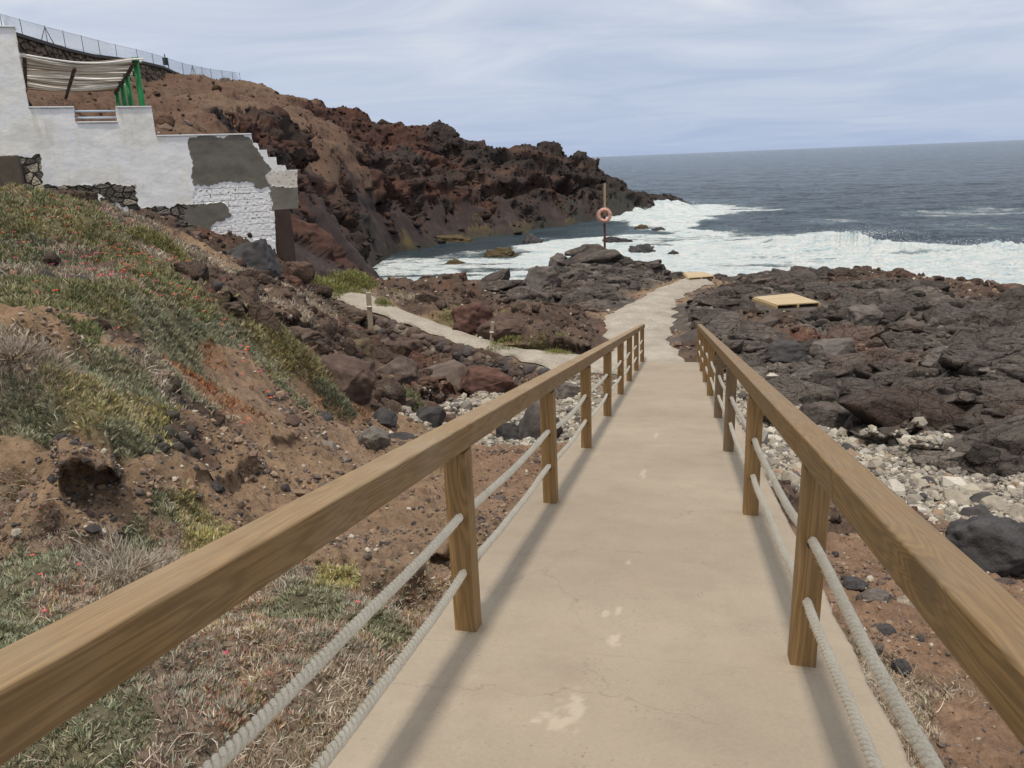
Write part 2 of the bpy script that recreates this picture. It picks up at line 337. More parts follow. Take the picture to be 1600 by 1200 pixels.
# ------------------------------------------------------------------ terrain
#BASE
CLS = 'GBSRPHCKFOUgbydpr'
CPT = """
1.417,3.636,6.65,R
1.539,3.312,6.8,R
2.145,4.864,6.45,R
2.008,6.173,6.15,R
1.55,6.502,6.05,R
1.381,4.675,6.5,R
2.586,6.312,6,R
1.758,8.401,5.65,B
1.288,8.401,5.7,B
4.127,9.867,5.1,P
3.515,9.977,5.1,P
3.353,11.611,4.85,P
2.869,13.152,4.65,P
2.126,12.942,4.7,P
2.178,15.799,4.45,P
2.116,17.49,4.35,P
4.164,11.005,4.95,P
3.644,13.101,4.7,P
3.19,7.488,5.7,R
3.277,18.091,4.5,G
4.459,14.694,4.75,G
5.078,12.456,5,G
6.243,15.704,5.1,G
6.11,18.433,4.9,G
2.005,20.965,4.2,G
1.678,23.649,4.3,G
2.682,24.589,4.3,B
3.474,22.287,4.25,B
4.518,24.616,4.5,G
5.889,22.869,4.5,G
8.59,22.044,4.7,G
8.465,27.231,4.4,G
11.99,31.151,3.9,B
2.574,27.881,4.503,G
5.101,28.04,4.47,G
4.077,29.722,4.359,G
8.082,31.995,4.249,G
7.613,35.186,4.004,B
10.427,32.362,4.177,B
2.19,35.933,3.783,G
3.912,36.793,3.781,G
1.822,39.958,3.083,G
4.549,42.759,2.787,G
8.158,45.271,2.475,B
11.172,45.653,2.43,B
12.978,44.131,2.483,B
14.201,40.587,2.666,B
15.285,39.12,2.731,B
16.011,37.745,2.852,B
-0.234,20.372,4.32,S
0.259,20.263,4.32,G
-0.767,23.801,4.25,S
-1.307,26.851,4.25,S
-0.517,30.734,4.25,S
0.758,34.261,4.25,S
-0.008,25.28,4.35,G
0.627,27.24,4.4,G
0.183,21.934,4.3,B
-2.796,21.185,4.3,B
-2.387,22.426,4.35,B
-3.603,21.725,4.5,B
-3.338,22.527,4.9,B
-2.603,24.502,4.5,B
-4.072,22.308,4.75,B
-2.35,28.905,4.33,G
-4.15,31.73,4.093,G
-3.398,34.835,4.135,G
-1.76,35.957,3.95,G
-2.007,40.951,3.546,G
-0.368,39.998,3.348,G
-3.903,41.818,4.015,G
-5.295,40.657,3.952,G
-5.969,38.541,4.662,G
-6.548,35.399,4.1,G
-7.02,33.267,4.01,G
-6.04,30.406,4.068,G
-6.824,29.214,4.032,B
-8.791,30.769,4.141,B
-8.451,27.741,4.187,B
-10.85,31.165,4.268,B
-11.937,31.836,4.382,B
-7.16,26.552,4.068,B
-5.935,27.364,3.906,B
-3.026,19.677,4.25,S
-4.533,20.725,4.3,S
-5.777,21.284,4.45,S
-7.142,22.01,4.7,S
-8.585,22.696,4.95,S
-9.964,23.539,5.2,S
-11.194,24.358,5.4,S
-13.531,26.775,5.453,y
-12.683,28.287,5.213,y
-11.799,28.667,4.972,y
-10.468,26.508,4.774,d
-3.633,19.667,3.891,B
-5.158,20.15,3.726,B
-6.627,20.768,3.809,B
-7.835,21.518,4.003,B
-9.078,22.217,4.463,B
-10.197,22.716,4.901,B
-3.118,18.603,3.9,P
-4.172,18.132,3.85,P
-4.505,16.296,4.1,P
-4.479,14.229,4.5,P
-3.538,15.924,4.1,P
-2.731,15.396,4.3,P
-3.386,13.024,4.7,P
-2.568,12.499,4.8,P
-5.747,17.393,4.2,B
-6.711,17.408,4.5,B
-6.077,13.714,5.546,B
-6.055,14.876,4.8,B
-5.296,14.682,4.6,B
-5.642,18.666,3.91,B
-5.963,12.445,6.255,B
-1.856,10.935,5.3,R
-2.422,9.966,5.5,R
-1.531,8.519,5.9,R
-1.912,7.234,6.2,R
-1.33,6.667,6.35,R
-2.463,7.45,6.15,S
-1.542,4.709,6.9,S
-1.498,5.411,6.7,S
-1.334,3.457,7.2,p
-1.686,3.898,7.15,S
-3.823,10.199,5.5,S
-4.629,11.23,5.3,S
-4.693,10.389,5.6,S
-5.212,10.645,5.7,S
-4.269,8.298,6.2,S
-3.361,7.344,6.3,S
-2.347,5.549,6.75,S
-1.946,5.052,6.85,S
-2.213,4.146,7.15,S
-2.995,5.392,6.9,S
-1.449,2.984,7.35,p
-1.258,2.09,7.5,d
-1.729,2.111,7.5,p
-1.834,2.851,7.4,p
-1.85,3.408,7.3,b
-2.739,2.669,7.6,p
-3.717,3.465,7.65,p
-2.953,3.637,7.45,p
-2.661,3.692,7.4,y
-2.741,4.148,7.25,S
-3.515,3.809,7.5,S
-3.599,3.958,7.669,S
-3.735,3.559,7.93,S
-3.481,3.402,7.85,S
-3.26,3.958,7.75,S
-3.13,4.276,7.65,S
-3.167,4.483,7.35,S
-3.33,4.237,7.45,S
-3.174,5.056,7.15,S
-3.561,5.855,7.15,S
-3.41,5.082,7.5,S
-3.466,3.719,8,S
-3.715,3.551,8.15,S
-3.657,6.676,6.7,S
-4.372,7.794,6.7,S
-4.601,7.557,7,S
-4.998,7.609,7.2,S
-5.203,9.714,6.4,S
-5.239,8.396,7.05,S
-5.27,10.845,6,r
-4.014,5.502,7.55,B
-3.505,4.213,7.95,b
-3.737,4.773,7.85,y
-3.771,4.152,8.05,y
-4.047,3.95,8.15,b
-4.143,5.434,7.9,d
-4.558,5.853,7.95,b
-4.126,4.72,8.1,b
-4.204,4.32,8.3,g
-4.675,5.292,8.25,g
-4.655,5.623,8.174,B
-4.528,5.598,8.098,B
-4.976,5.876,8.201,S
-4.544,4.734,8.45,S
-5.208,5.257,8.412,g
-4.788,5.323,8.4,S
-5.605,7.869,7.5,b
-5.891,8.811,7.35,b
-5.89,9.687,7.05,b
-5.878,10.693,6.6,y
-5.414,9.456,6.75,y
-5.954,11.483,6.5,y
-5.725,8.254,7.8,b
-5.978,9.293,7.5,b
-6.14,10.704,7.1,y
-5.244,7.114,7.55,b
-6.218,6.506,8.474,g
-6.138,7.251,8.283,g
-6.184,8.112,8.06,g
-5.431,7.277,8,b
-5.453,6.651,8.192,g
-8.36,10.6,7.919,g
-9.338,10.431,8.051,B
-9.834,10.244,8.182,b
-9.633,10.838,8.302,b
-10.335,10.872,8.512,b
-10.112,11.747,8.524,g
-11.31,12.014,8.854,g
-11.581,13.119,9.015,g
-10.292,12.64,8.668,g
-9.714,12.461,8.218,g
-13.141,14.407,9.162,y
-11.909,14.158,8.897,g
-11.557,14.446,8.805,p
-12.184,12.562,9.065,g
-11.417,15.188,8.48,p
-11.438,15.793,8.147,d
-9.6,12.8,8.06,d
-7.834,10.374,8.047,g
-8.489,11.755,7.958,g
-6.71,9.34,7.928,g
-9.713,13.708,7.951,y
-11.712,17.431,8.145,B
-12.456,17.524,8.308,B
-11.79,18.929,7.926,B
-11.484,20.617,7.399,B
-11.197,16.572,7.843,S
-11.164,17.787,7.47,B
-8.558,12.924,7.679,B
-8.052,12.892,7.444,B
-8.276,14.62,7.032,B
-7.683,11.704,7.528,B
-8.174,16.037,6.499,B
-6.665,10.928,7.354,B
-6.569,12.136,7.006,B
-6.992,14.169,6.461,B
-11.125,20.13,6.645,B
-11.207,18.932,6.821,B
-9.647,18.653,6.347,d
-6.448,13.543,6.347,B
-6.136,11.687,6.775,B
-14,21,9,H
-11,22,6.2,B
-12.6,23.5,6.2,B
-11.363,21.139,6.423,B
-12.037,23.046,6.102,B
-15,25,8.3,H
-18,22,9.6,H
-17,28,8.5,H
-14.5,28,5.3,B
-19,28,9.4,H
-16,33,5.5,C
-14,36,3.6,F
-20,36,8.3,H
-15.285,15.823,9.196,B
-14.949,16.412,9.203,B
-14.345,17.074,8.85,B
-13.677,17.74,8.444,B
-13.24,18.315,8.062,B
-12.739,18.909,7.829,B
-12.247,19.468,7.729,B
-11.558,20.116,7.721,B
-15.738,15.085,9.287,B
-11,36,3,F
-7,38,1.5,F
-9.5,33,4.8,B
-4,42,4,G
-7.5,42,1,G
-4.5,47,-1.5,U
-8,48,-1.5,U
-12.5,45,-1,U
-1,46,1,B
1.5,46,0.5,B
0,50,-2,U
6,49,-1.5,U
11,53,-1.5,U
16.5,51,-1.5,U
13,48,1.5,B
18,46,1,B
22,42,1,B
21,50,-2,U
9,47,1.5,B
5,45,1.5,B
2.5,42,2.6,B
-19.23,37.339,3.859,F
-23.93,49.521,3.317,F
-26.358,61.597,1.233,F
-30.592,76.743,0.5,F
-30.478,86.502,0.4,O
-26.752,60.335,3.241,F
-23.298,46.489,4.113,F
-20.837,39.885,4.186,F
-29.88,80.384,-0.3,O
-30.1,75.286,-0.3,F
-28.122,67.015,-0.2,U
-30.151,77.03,-1.2,U
-23.037,76.377,-1.5,U
-17.624,76.057,-1.5,U
-15.079,43.458,2.883,U
-27.062,90.201,-1.2,U
-19.608,91.815,-1.5,U
-25.297,102.597,-0.2,O
-28.021,93.729,-0.05,O
-29.968,94.818,0.5,F
-26.375,100.072,0.4,O
-20.85,106.687,0.35,O
-14.866,114.956,0.4,O
-19.218,112.553,-1.3,U
-10.084,124.412,0.3,F
-15.615,120.608,-1.2,U
-32.253,83.205,1.5,F
-29.644,99.686,1.816,F
-23.642,103.33,1.381,F
-19.378,113.863,0.863,F
-12.162,125.412,0.766,F
-30.777,87.76,2.107,F
-9.137,140.071,0.4,K
-7.379,148.817,0.923,K
-2.786,149.974,0.961,K
-0.268,152,1.355,K
1.537,185.826,-1.5,U
-6.164,147.912,-1,U
-9.366,128.083,-1,U
-21.195,40.826,5.137,F
-22.753,43.397,6.37,C
-25.135,50.042,7.143,C
-28.401,61.785,4.431,F
-29.042,63.691,6.421,K
-32.176,79.754,3.872,F
-33.306,86.831,5.135,C
-31.618,75.659,7.018,K
-31.864,93.732,3.91,C
-32.722,96.609,5.317,K
-30.069,101.646,4.152,K
-25.917,105.874,3.36,C
-21.752,111.906,3.31,K
-17.803,122.715,3.033,K
-13.237,126.308,3.196,K
-11.465,141.536,2.121,K
-30.02,63.789,8.564,C
-27.514,55.561,10.102,C
-22.992,44.4,8.547,C
-33.296,77.119,10.151,C
-34.81,91.609,8.623,C
-32.948,100.749,9.154,C
-31.006,105.54,7.336,C
-28.44,109.363,6.702,K
-25.571,113.146,7.814,K
-21.658,117.013,6.681,K
-17.449,120.746,6.429,K
-13.528,129.294,5.545,K
-8.884,144.728,4.098,K
-39.428,104.83,13.076,C
-35.518,109.378,12.562,C
-32.722,112.331,11.613,K
-29.54,114.243,9.719,K
-24.941,119.423,9.505,K
-19.893,124.42,10.227,K
-16.264,126.963,9.12,K
-40.969,99.928,14.239,C
-41.855,45.74,15.824,H
-48.486,53.227,17.731,H
-48.641,55.768,17.443,H
-49.19,60.534,17.614,H
-50.867,69.344,18.479,H
-52.497,75.552,19.115,H
-53.809,81.906,19.614,H
-56.283,92.175,20.273,H
-57.4,100.803,20.73,H
-56.165,106.045,20.081,H
-53.689,108.437,18.758,H
-49.404,111.549,17.504,C
-46.071,112.966,17.321,C
-42.666,114.296,17.04,K
-39.225,115.522,16.218,C
-34.812,116.928,15.349,K
-31.686,117.813,14.334,K
-30.522,119.153,11.386,K
-27.683,120.87,10.721,K
-25.021,122.47,10.9,K
-21.964,125.086,12.024,K
-17.468,128.821,12.367,K
-15.808,130.043,10.85,K
-14.43,133.221,9.002,K
-12.016,135.468,8.893,K
-10.674,138.59,6.932,K
-7.261,145.819,5.778,K
-3.96,148.947,4.344,K
-1.69,150.991,3.514,K
0.403,151.999,2.49,K
-37.481,54.325,14.996,H
-35.648,48.262,14.506,H
-34.335,42.966,13.916,H
-33.068,37.504,13.358,H
-38.96,60.549,14.988,H
-33.906,56.625,13.59,H
-38.672,70.032,14.401,H
-28.56,41.04,12.318,H
-25.059,38.575,11.589,H
-24.177,41.466,11.623,K
-29.144,47.819,12.59,H
-25.034,45.577,12.133,K
-24.968,46.75,11.033,K
-22.429,40.161,10.528,K
-23.997,45.002,9.681,C
-26.644,51.518,10.523,C
-36.978,75.423,13.351,H
-36.675,82.188,12.879,H
-40.501,85.934,14.497,H
-42.675,81.504,15.739,H
-35.07,85.054,11.519,H
-32.254,62.126,12.002,C
-4.312,3.284,7.7,p
-3.004,2.154,7.75,p
-4.802,3.626,8.15,S
-4.407,3.435,7.95,S
6,152,-3,U
3,160,-3,U
-4,168,-3,U
12,168,-3,U
-20,175,-2,U
14,155,-3,U
5,145,-2,U
25,160,-3,U
20,180,-3,U
0,185,-3,U
-3,0.5,7.75,p
-5,1,7.9,p
-8,1,8.2,g
-8,5,8.5,g
-1.6,0.3,7.7,p
-2,-0.5,7.7,p
-6,-1,8,g
-12,2,8.8,g
-15,8,9.3,g
3,0,6.9,R
6,1,6.6,R
8,4,6.1,R
12,8,5.4,P
14,15,5.1,G
14,22,4.8,G
18,28,4,B
1.3,0.5,7.1,R
-49.09,120.37,14.83,K
-45.81,122.73,12.6,K
-42.12,124.04,11.71,K
-37.38,125.55,9.78,K
-34.02,126.5,8.69,K
-32.76,127.87,5.52,K
-29.69,129.64,4.81,K
-26.82,131.29,5,K
-23.52,133.95,6.2,K
-18.68,137.74,5.57,K
-15.4,142.17,2.97,K
-11.36,147.56,1.77,K
-7.71,154.81,0.55,K
-53.45,120.69,16.66,H
-58.57,118.29,18.6,H
-60.85,114.88,19.96,H
-62.35,109.49,21.2,H
-60.4,91.94,20.35,H
-10.982,19.867,7.387,B
-11.312,19.796,7.505,B
-11.048,20.173,7.246,B
1.101,4.259,-99,d
1.101,3.694,-99,d
1.552,10.871,-99,P
2.791,10.723,-99,P
3.723,13.83,-99,G
2.883,14.977,-99,G
3.891,17.174,-99,G
2.696,17.818,-99,G
4.596,12.045,-99,G
4.578,13.074,-99,G
-6.805,22.245,-99,y
-4.049,21.071,-99,y
-2.468,16.372,-99,P
-2.355,17.704,-99,P
-2.515,5.059,-99,S
-4.126,9.095,-99,S
-3.584,9.05,-99,S
-5.048,10.749,-99,S
-1.185,2.782,-99,d
-1.407,3.195,-99,b
-1.278,2.456,-99,d
-1.643,2.852,-99,p
-1.756,2.41,-99,p
-1.862,1.942,-99,b
-1.744,1.95,-99,p
-1.517,2.384,-99,p
-1.593,3.482,-99,p
-1.92,3.712,-99,y
-2.132,3.669,-99,p
-1.247,3.12,-99,p
-2.841,2.531,-99,b
-2.757,3.112,-99,d
-2.795,3.309,-99,d
-3.172,2.999,-99,b
-3.257,3.25,-99,p
-2.396,3.716,-99,p
-3,3.723,-99,b
-3.026,3.481,-99,b
-2.868,3.826,-99,y
-3.003,3.152,-99,p
-2.534,2.435,-99,b
-2.499,2.168,-99,b
-3.241,5.469,-99,S
-2.843,4.335,-99,S
-5.346,7.941,-99,r
-5.389,8.076,-99,r
-5.511,8.873,-99,S
-5.156,11.144,-99,r
-5.3,10.441,-99,S
-5.612,10.727,-99,S
-4.861,8.549,-99,S
-5.111,8.58,-99,S
-4.743,6.775,-99,r
-4.65,6.458,-99,r
-5.47,10.835,-99,r
-3.514,4.854,-99,B
-4.353,4.276,-99,d
-4.41,4.511,-99,d
-4.223,4.176,-99,d
-4.046,4.935,-99,b
-3.906,4.162,-99,y
-3.684,4.273,-99,y
-3.931,3.956,-99,b
-4.641,6.116,-99,d
-4.392,5.485,-99,S
-5.144,6.313,-99,B
-5.167,6.924,-99,b
-5.642,7.84,-99,b
-5.323,9.445,-99,b
-5.49,6.058,-99,g
-9.245,10.747,-99,B
-7.04,8.355,-99,d
-10.134,10.485,-99,g
-10.619,11.493,-99,y
-9.404,11.267,-99,g
-10.581,12.048,-99,y
-10.899,11.257,-99,g
-9.85,11.261,-99,d
-11.093,14.378,-99,p
-6.41,9.284,-99,g
-8.086,11.644,-99,B
-9.735,13.366,-99,y
-9.547,14.263,-99,d
-9.288,14.276,-99,d
-10.453,19.762,-99,B
-10.638,19.793,-99,B
-12.816,24.595,-99,F
-10.035,18.903,-99,B
-7.15,13.033,-99,d
-10.144,21.101,-99,d
-15.349,30.595,-99,F
-23.419,52.657,-99,F
-31.591,81.543,-99,F
-30.205,90.644,-99,F
-28.197,100.648,-99,F
-22.674,107.091,-99,F
-18.618,115.072,-99,F
-13.936,123.348,-99,F
-30.24,71.262,-99,F
-14.552,30.021,-99,F
-31.245,89.258,-99,F
-25.63,104.416,-99,F
-21.008,112.698,-99,K
-23.923,51.782,-99,F
-15.148,29.056,-99,F
-10.343,21.138,-99,B
-9.817,22.572,-99,B
-8.448,22.224,-99,B
-8.648,21.595,-99,B
-7.469,21.686,-99,B
-6.089,20.95,-99,B
-4.813,20.269,-99,B
-4.005,21.907,-99,B
-8.182,24.029,-99,B
-9.107,29.976,-99,B
-7.342,29.238,-99,B
-10.232,27.183,-99,B
-10.007,27.948,-99,d
0.013,20.409,-99,B
0.278,22.876,-99,G
-2.359,24.092,-99,B
-2.631,32.368,-99,G
-2.164,35.461,-99,G
-1.533,37.367,-99,G
1.178,30.947,-99,G
-8.928,20.402,-99,B
-7.571,18.395,-99,B
-18.408,120.367,-99,C
-30.444,110.371,-99,C
-31.016,102.227,-99,C
-33.298,96.003,-99,C
-35.205,102.615,-99,K
-34.055,74.379,-99,H
-36.13,82.378,-99,H
-38.856,76.724,-99,H
-42.498,74.768,-99,H
-24.48,44.016,-99,K
-35.138,75.63,-99,C
-31.628,62.896,-99,C
-23.84,38.356,-99,H
-23.84,49.439,-99,F
-23.512,51.729,-99,F
-29.768,71.461,-99,F
-32.099,83.046,-99,F
-31.862,86.616,-99,F
-30.66,97.564,-99,F
-27.234,103.867,-99,F
-22.882,108.201,-99,F
-18.722,115.815,-99,F
-12.179,125.631,-99,F
-30.38,74.718,-99,F
-14.825,29.459,-99,F
-3.259,3.415,-99,S
-3.197,3.588,-99,S
-3.11,3.64,-99,S
-3.248,3.559,-99,S
-3.258,3.332,-99,S
-3.207,3.737,-99,S
-3.102,3.776,-99,S
-3.137,3.389,-99,S
-3.089,3.497,-99,S
-3.387,3.384,-99,S
-3.046,3.741,-99,S
-3.407,3.294,-99,S
""".split()
CP = np.array([[float(v) for v in r.split(',')[:3]] for r in CPT])
CK = [r.split(',')[3] for r in CPT]


def plc(x, y):
    return np.arctan2(x, y), np.log(np.hypot(x, y) + .3)


_has = CP[:, 2] > -90
_px, _py = plc(CP[:, 0], CP[:, 1])
_K = lambda dx, dy: np.sqrt(dx * dx + dy * dy + .0025)
_hx, _hy = _px[_has], _py[_has]
_n = int(_has.sum())
_A = np.zeros((_n + 3, _n + 3)); _A[:_n, :_n] = _K(_hx[:, None] - _hx, _hy[:, None] - _hy) - np.eye(_n) * .004
_A[:_n, _n] = 1; _A[:_n, _n + 1] = _hx; _A[:_n, _n + 2] = _hy; _A[_n:, :_n] = _A[:_n, _n:].T
_W = np.linalg.solve(_A, np.concatenate([CP[_has, 2], [0, 0, 0]]))


def base_height(x, y):
    a, b = plc(x, y)
    z = _W[_n] + _W[_n + 1] * a + _W[_n + 2] * b
    for i in range(_n):
        z = z + _W[i] * _K(a - _hx[i], b - _hy[i])
    return z


def ramp_z(y):
    return 8.0 - .1839 * y
#ENDBASE


def class_w(x, y, p=5.0):
    a, b = plc(x, y)
    a = a + .007 * n2(x * .9, y * .9, 901) + .006 * n2(x * 3, y * 3, 902) + .004 * n2(x * 9, y * 9, 907)
    b = b + .015 * n2(x * .8, y * .8, 903) + .012 * n2(x * 2.7, y * 2.7, 904) + .008 * n2(x * 9, y * 9, 908)
    Wt = {k: np.full(a.shape, 1e-12, F32) for k in CLS}
    for i in range(len(CK)):
        d2 = ((a - _px[i]) ** 2 * 1.3 + (b - _py[i]) ** 2).astype(F32) + 1e-6
        Wt[CK[i]] += d2 ** (-p)
    tot = sum(Wt.values())
    return {k: v / tot for k, v in Wt.items()}


az = np.concatenate([np.arange(-104, -50, .5), np.arange(-50, -46, .12), np.arange(-46, 23, .062), np.arange(23, 60, .12), np.arange(60, 104, .5)])
az = np.radians(az)
rd = np.exp(np.concatenate([np.arange(math.log(.8), math.log(10), .0034), np.arange(math.log(10), math.log(190), .0027)]))
AZ, RD = np.meshgrid(az, rd)
X = RD * np.sin(AZ); Y = RD * np.cos(AZ)
shape = X.shape
X = X.ravel(); Y = Y.ravel()
Z = base_height(X, Y)
keep = Z > -2.5
# paths and platforms are flattened into the ground
PATHS = {}
PATHS['main'] = (np.array([(-1.962, 19.605, 4.200), (-1.770, 21.288, 4.250), (-2.038, 22.706, 4.250), (-2.300, 24.511, 4.250), (-2.431, 26.166, 4.250), (-2.088, 27.919, 4.250), (-1.387, 29.890, 4.250), (-0.999, 31.968, 4.250), (-0.176, 33.772, 4.250), (0.226, 35.022, 4.250)]), np.array([(0.529, 19.761, 4.200), (0.045, 21.451, 4.250), (-0.209, 22.287, 4.250), (-0.268, 23.816, 4.250), (-0.153, 25.769, 4.250), (-0.189, 27.321, 4.250), (-0.161, 29.060, 4.250), (0.336, 31.160, 4.250), (1.214, 33.538, 4.250), (1.367, 34.961, 4.250)]))
PATHS['side'] = (np.array([(-1.316, 19.076, 4.220), (-2.969, 19.292, 4.250), (-4.457, 20.364, 4.300), (-5.675, 20.892, 4.450), (-6.979, 21.482, 4.700), (-8.371, 22.105, 4.950), (-9.604, 22.653, 5.200), (-10.408, 23.061, 5.350), (-11.233, 23.691, 5.450)]), np.array([(-0.994, 20.584, 4.220), (-3.042, 21.002, 4.250), (-4.236, 21.270, 4.300), (-5.519, 21.789, 4.450), (-7.166, 22.757, 4.700), (-8.381, 23.320, 4.950), (-9.280, 23.765, 5.200), (-10.106, 24.374, 5.350), (-11.346, 24.714, 5.450)]))


def resample(P, n):
    d = np.concatenate([[0], np.cumsum(np.linalg.norm(np.diff(P[:, :2], axis=0), axis=1))]); t = np.linspace(0, d[-1], n)
    return np.stack([np.interp(t, d, P[:, k]) for k in range(3)], 1)


def path_field(x, y, nm):
    """distance outside the strip (0 inside) and its height there"""
    A, B = PATHS[nm]; A = resample(A, 60); B = resample(B, 60); Cc = (A + B) / 2; w = np.linalg.norm((A - B)[:, :2], axis=1) / 2
    best = np.full(x.shape, 1e9, F32); z = np.zeros(x.shape, F32)
    m = (x > Cc[:, 0].min() - 6) & (x < Cc[:, 0].max() + 6) & (y > Cc[:, 1].min() - 6) & (y < Cc[:, 1].max() + 6)
    xx, yy = x[m], y[m]; bb = best[m]; z_ = z[m]
    for i in range(len(Cc) - 1):
        p, q = Cc[i], Cc[i + 1]; d = (q - p)[:2]; t = np.clip(((xx - p[0]) * d[0] + (yy - p[1]) * d[1]) / max(d @ d, 1e-9), 0, 1)
        dd = np.hypot(xx - p[0] - t * d[0], yy - p[1] - t * d[1]) - (w[i] + (w[i + 1] - w[i]) * t)
        k = dd < bb; bb = np.where(k, dd, bb); z_ = np.where(k, p[2] + (q[2] - p[2]) * t, z_)
    best[m] = bb; z[m] = z_
    return best, z


K = keep
x, y, z = X[K], Y[K], Z[K]
Wt = class_w(x, y)
veg = sum(Wt[k] for k in 'gbydp') + .6 * Wt['r']
dcam = np.hypot(x, y)
# --- relief by kind of ground
hG = np.zeros(x.shape, F32)
cracks = np.ones(x.shape, F32)


def sub(w, f, th=.03):
    m = w > th
    out = np.zeros(x.shape, F32)
    if m.any():
        out[m] = f(x[m], y[m], z[m]) * w[m]
    return out


cellr = np.full(x.shape, .5, F32)


SHEAR = np.zeros(x.shape, F32)


def crk(a, b, sc, sd_, an, rot, wd, warp=.15):
    """relief of one set of blocks and a narrow cleft between them"""
    z_, h_, c_ = slab(a, b, sc, sd_, an, rot, warp)
    wx = a + warp * sc * n2(a / sc, b / sc, sd_ + 50); wy = b + warp * sc * n2(a / sc + 9, b / sc, sd_ + 51)
    return z_


def blocks(a, b, sc, sd_, an, rot, amp, cleft, wcl, warp=.14):
    wx = a + warp * sc * n2(a / sc, b / sc, sd_ + 50) + .05 * sc * n2(a / sc * 4, b / sc * 4, sd_ + 52)
    wy = b + warp * sc * n2(a / sc + 9, b / sc, sd_ + 51) + .05 * sc * n2(a / sc * 4 + 3, b / sc * 4, sd_ + 53)
    c, q = math.cos(rot), math.sin(rot)
    f1, f2, h, dx, dy = worley((wx * c + wy * q) / (sc * an), (-wx * q + wy * c) / sc, sd_)
    z = amp * ((rnd(h, 3) - .5) * 1.1 + (rnd(h, 4) - .5) * 1.2 * dx + (rnd(h, 5) - .35) * 1.5 * dy)
    open_ = rnd(h, 7) * .9 + .1
    return z - cleft * open_ * (1 - sstep(wcl * .25, wcl, f2 - f1))


def fG(a, b, c):
    r = blocks(a, b, 2.2, 11, 1.9, .15, .16, .06, .14) + blocks(a, b, .85, 12, 1.9, .28, .08, .03, .2)
    r2 = .03 * billow(a / .5, b / .35, 18, 3) + .012 * n2(a / .06, b / .06, 19)
    g = .22 * fbm(a / 5, b / 5, 16, 2) + .10 * fbm(a / 1.5, b / 1.5, 15, 3)
    return g + r + r2, r + r2


def fB(a, b, c):
    r = blocks(a, b, .95, 22, 1.3, .4, .12, .05, .2) + .14 * billow(a / .8, b / .6, 25, 4, .5) - .12
    r2 = .02 * billow(a / .15, b / .12, 24, 2)
    return .14 * fbm(a / 2.5, b / 2.5, 20, 3) + r + r2, r + r2


def fS(a, b, c):
    r = ridge(a / 1.1, b / 1.1, 31, 4)
    return .10 * fbm(a / 1.4, b / 1.4, 30, 5) + .09 * (r - .5) + .035 * billow(a / .32, b / .32, 33, 3) + .012 * fbm(a / .09, b / .09, 32, 2)


def fV(a, b, c):
    f1, f2, h, dx, dy = worley(a / .55, b / .55, 41)
    return .16 * fbm(a / 1.3, b / 1.3, 40, 3) + .09 * (0.5 - f1) + .04 * fbm(a / .15, b / .15, 42, 2)


def fF(a, b, c):
    s1, h1, c1_ = slab(a, b, 3.2, 51, 2.5, -.5)
    s2, h2, c2_ = slab(a, b, 1.1, 52, 2.2, -.4)
    return .12 * s1 + .06 * s2 + .22 * fbm(a / 4, b / 2.5, 53, 4)


def fH(a, b, c):
    return .9 * fbm(a / 9, b / 9, 61, 4) + .45 * (ridge(a / 2.8, b / 2.8, 62, 5) - .4) + .1 * fbm(a / .5, b / .5, 63, 2)


rock = np.zeros(x.shape, F32)
for w_k, f_k in (('G', fG), ('B', fB)):
    m = Wt[w_k] > .03
    r_, s_ = f_k(x[m], y[m], z[m]); rock[m] += r_ * Wt[w_k][m]; SHEAR[m] += s_ * Wt[w_k][m]
rock = rock + sub(Wt['S'] + Wt['R'] + Wt['P'], fS) + sub(veg, fV) + sub(Wt['F'] + .5 * Wt['O'], fF) + sub(Wt['H'], fH)
damp = np.ones(x.shape, F32)
pathd = np.full(x.shape, 9, F32)
for nm in PATHS:
    d, zp = path_field(x, y, nm)
    d = d + .12 * n2(x * 3, y * 3, 77)
    we = .9 if nm == 'main' else .32
    k = 1 - sstep(0.05, we, d)
    z = z * (1 - k) + (zp - .05) * k
    rock *= sstep(.0, we + .1, d)
    pathd = np.minimum(pathd, d)
z = z + rock
for px_0, py_0, zt_0 in [(3.599, 27.700, 4.450), (0.767, 34.978, 4.200)]:
    kp = 1 - sstep(1.5, 2.2, np.hypot(x - px_0, y - py_0))
    z = np.where(z > zt_0, z + (zt_0 - z) * kp, z)
# ramp: the ground stays under and beside the deck
inr = (y > -4) & (y < 21)
dr = np.where(x < 0, -1.12 - x, x - .78)
kk = 1 - sstep(.0, .5, dr)
zc = ramp_z(y) - .16
z = np.where(inr & (dr < .5), np.where(z > zc, z + (zc - z) * kk, z), z)
z = np.where((dr < -.06) & (y > -4) & (y < 20.1), np.minimum(z, ramp_z(y) - .3), z)
# named hollows in the soil
for hx, hy, rx, ry, dp in [(-2.939, 3.951, 0.200, 0.150, 0.050)]:
    e = ((x - hx) / rx) ** 2 + ((y - hy) / ry) ** 2
    z = z - dp * np.exp(-e ** 3)
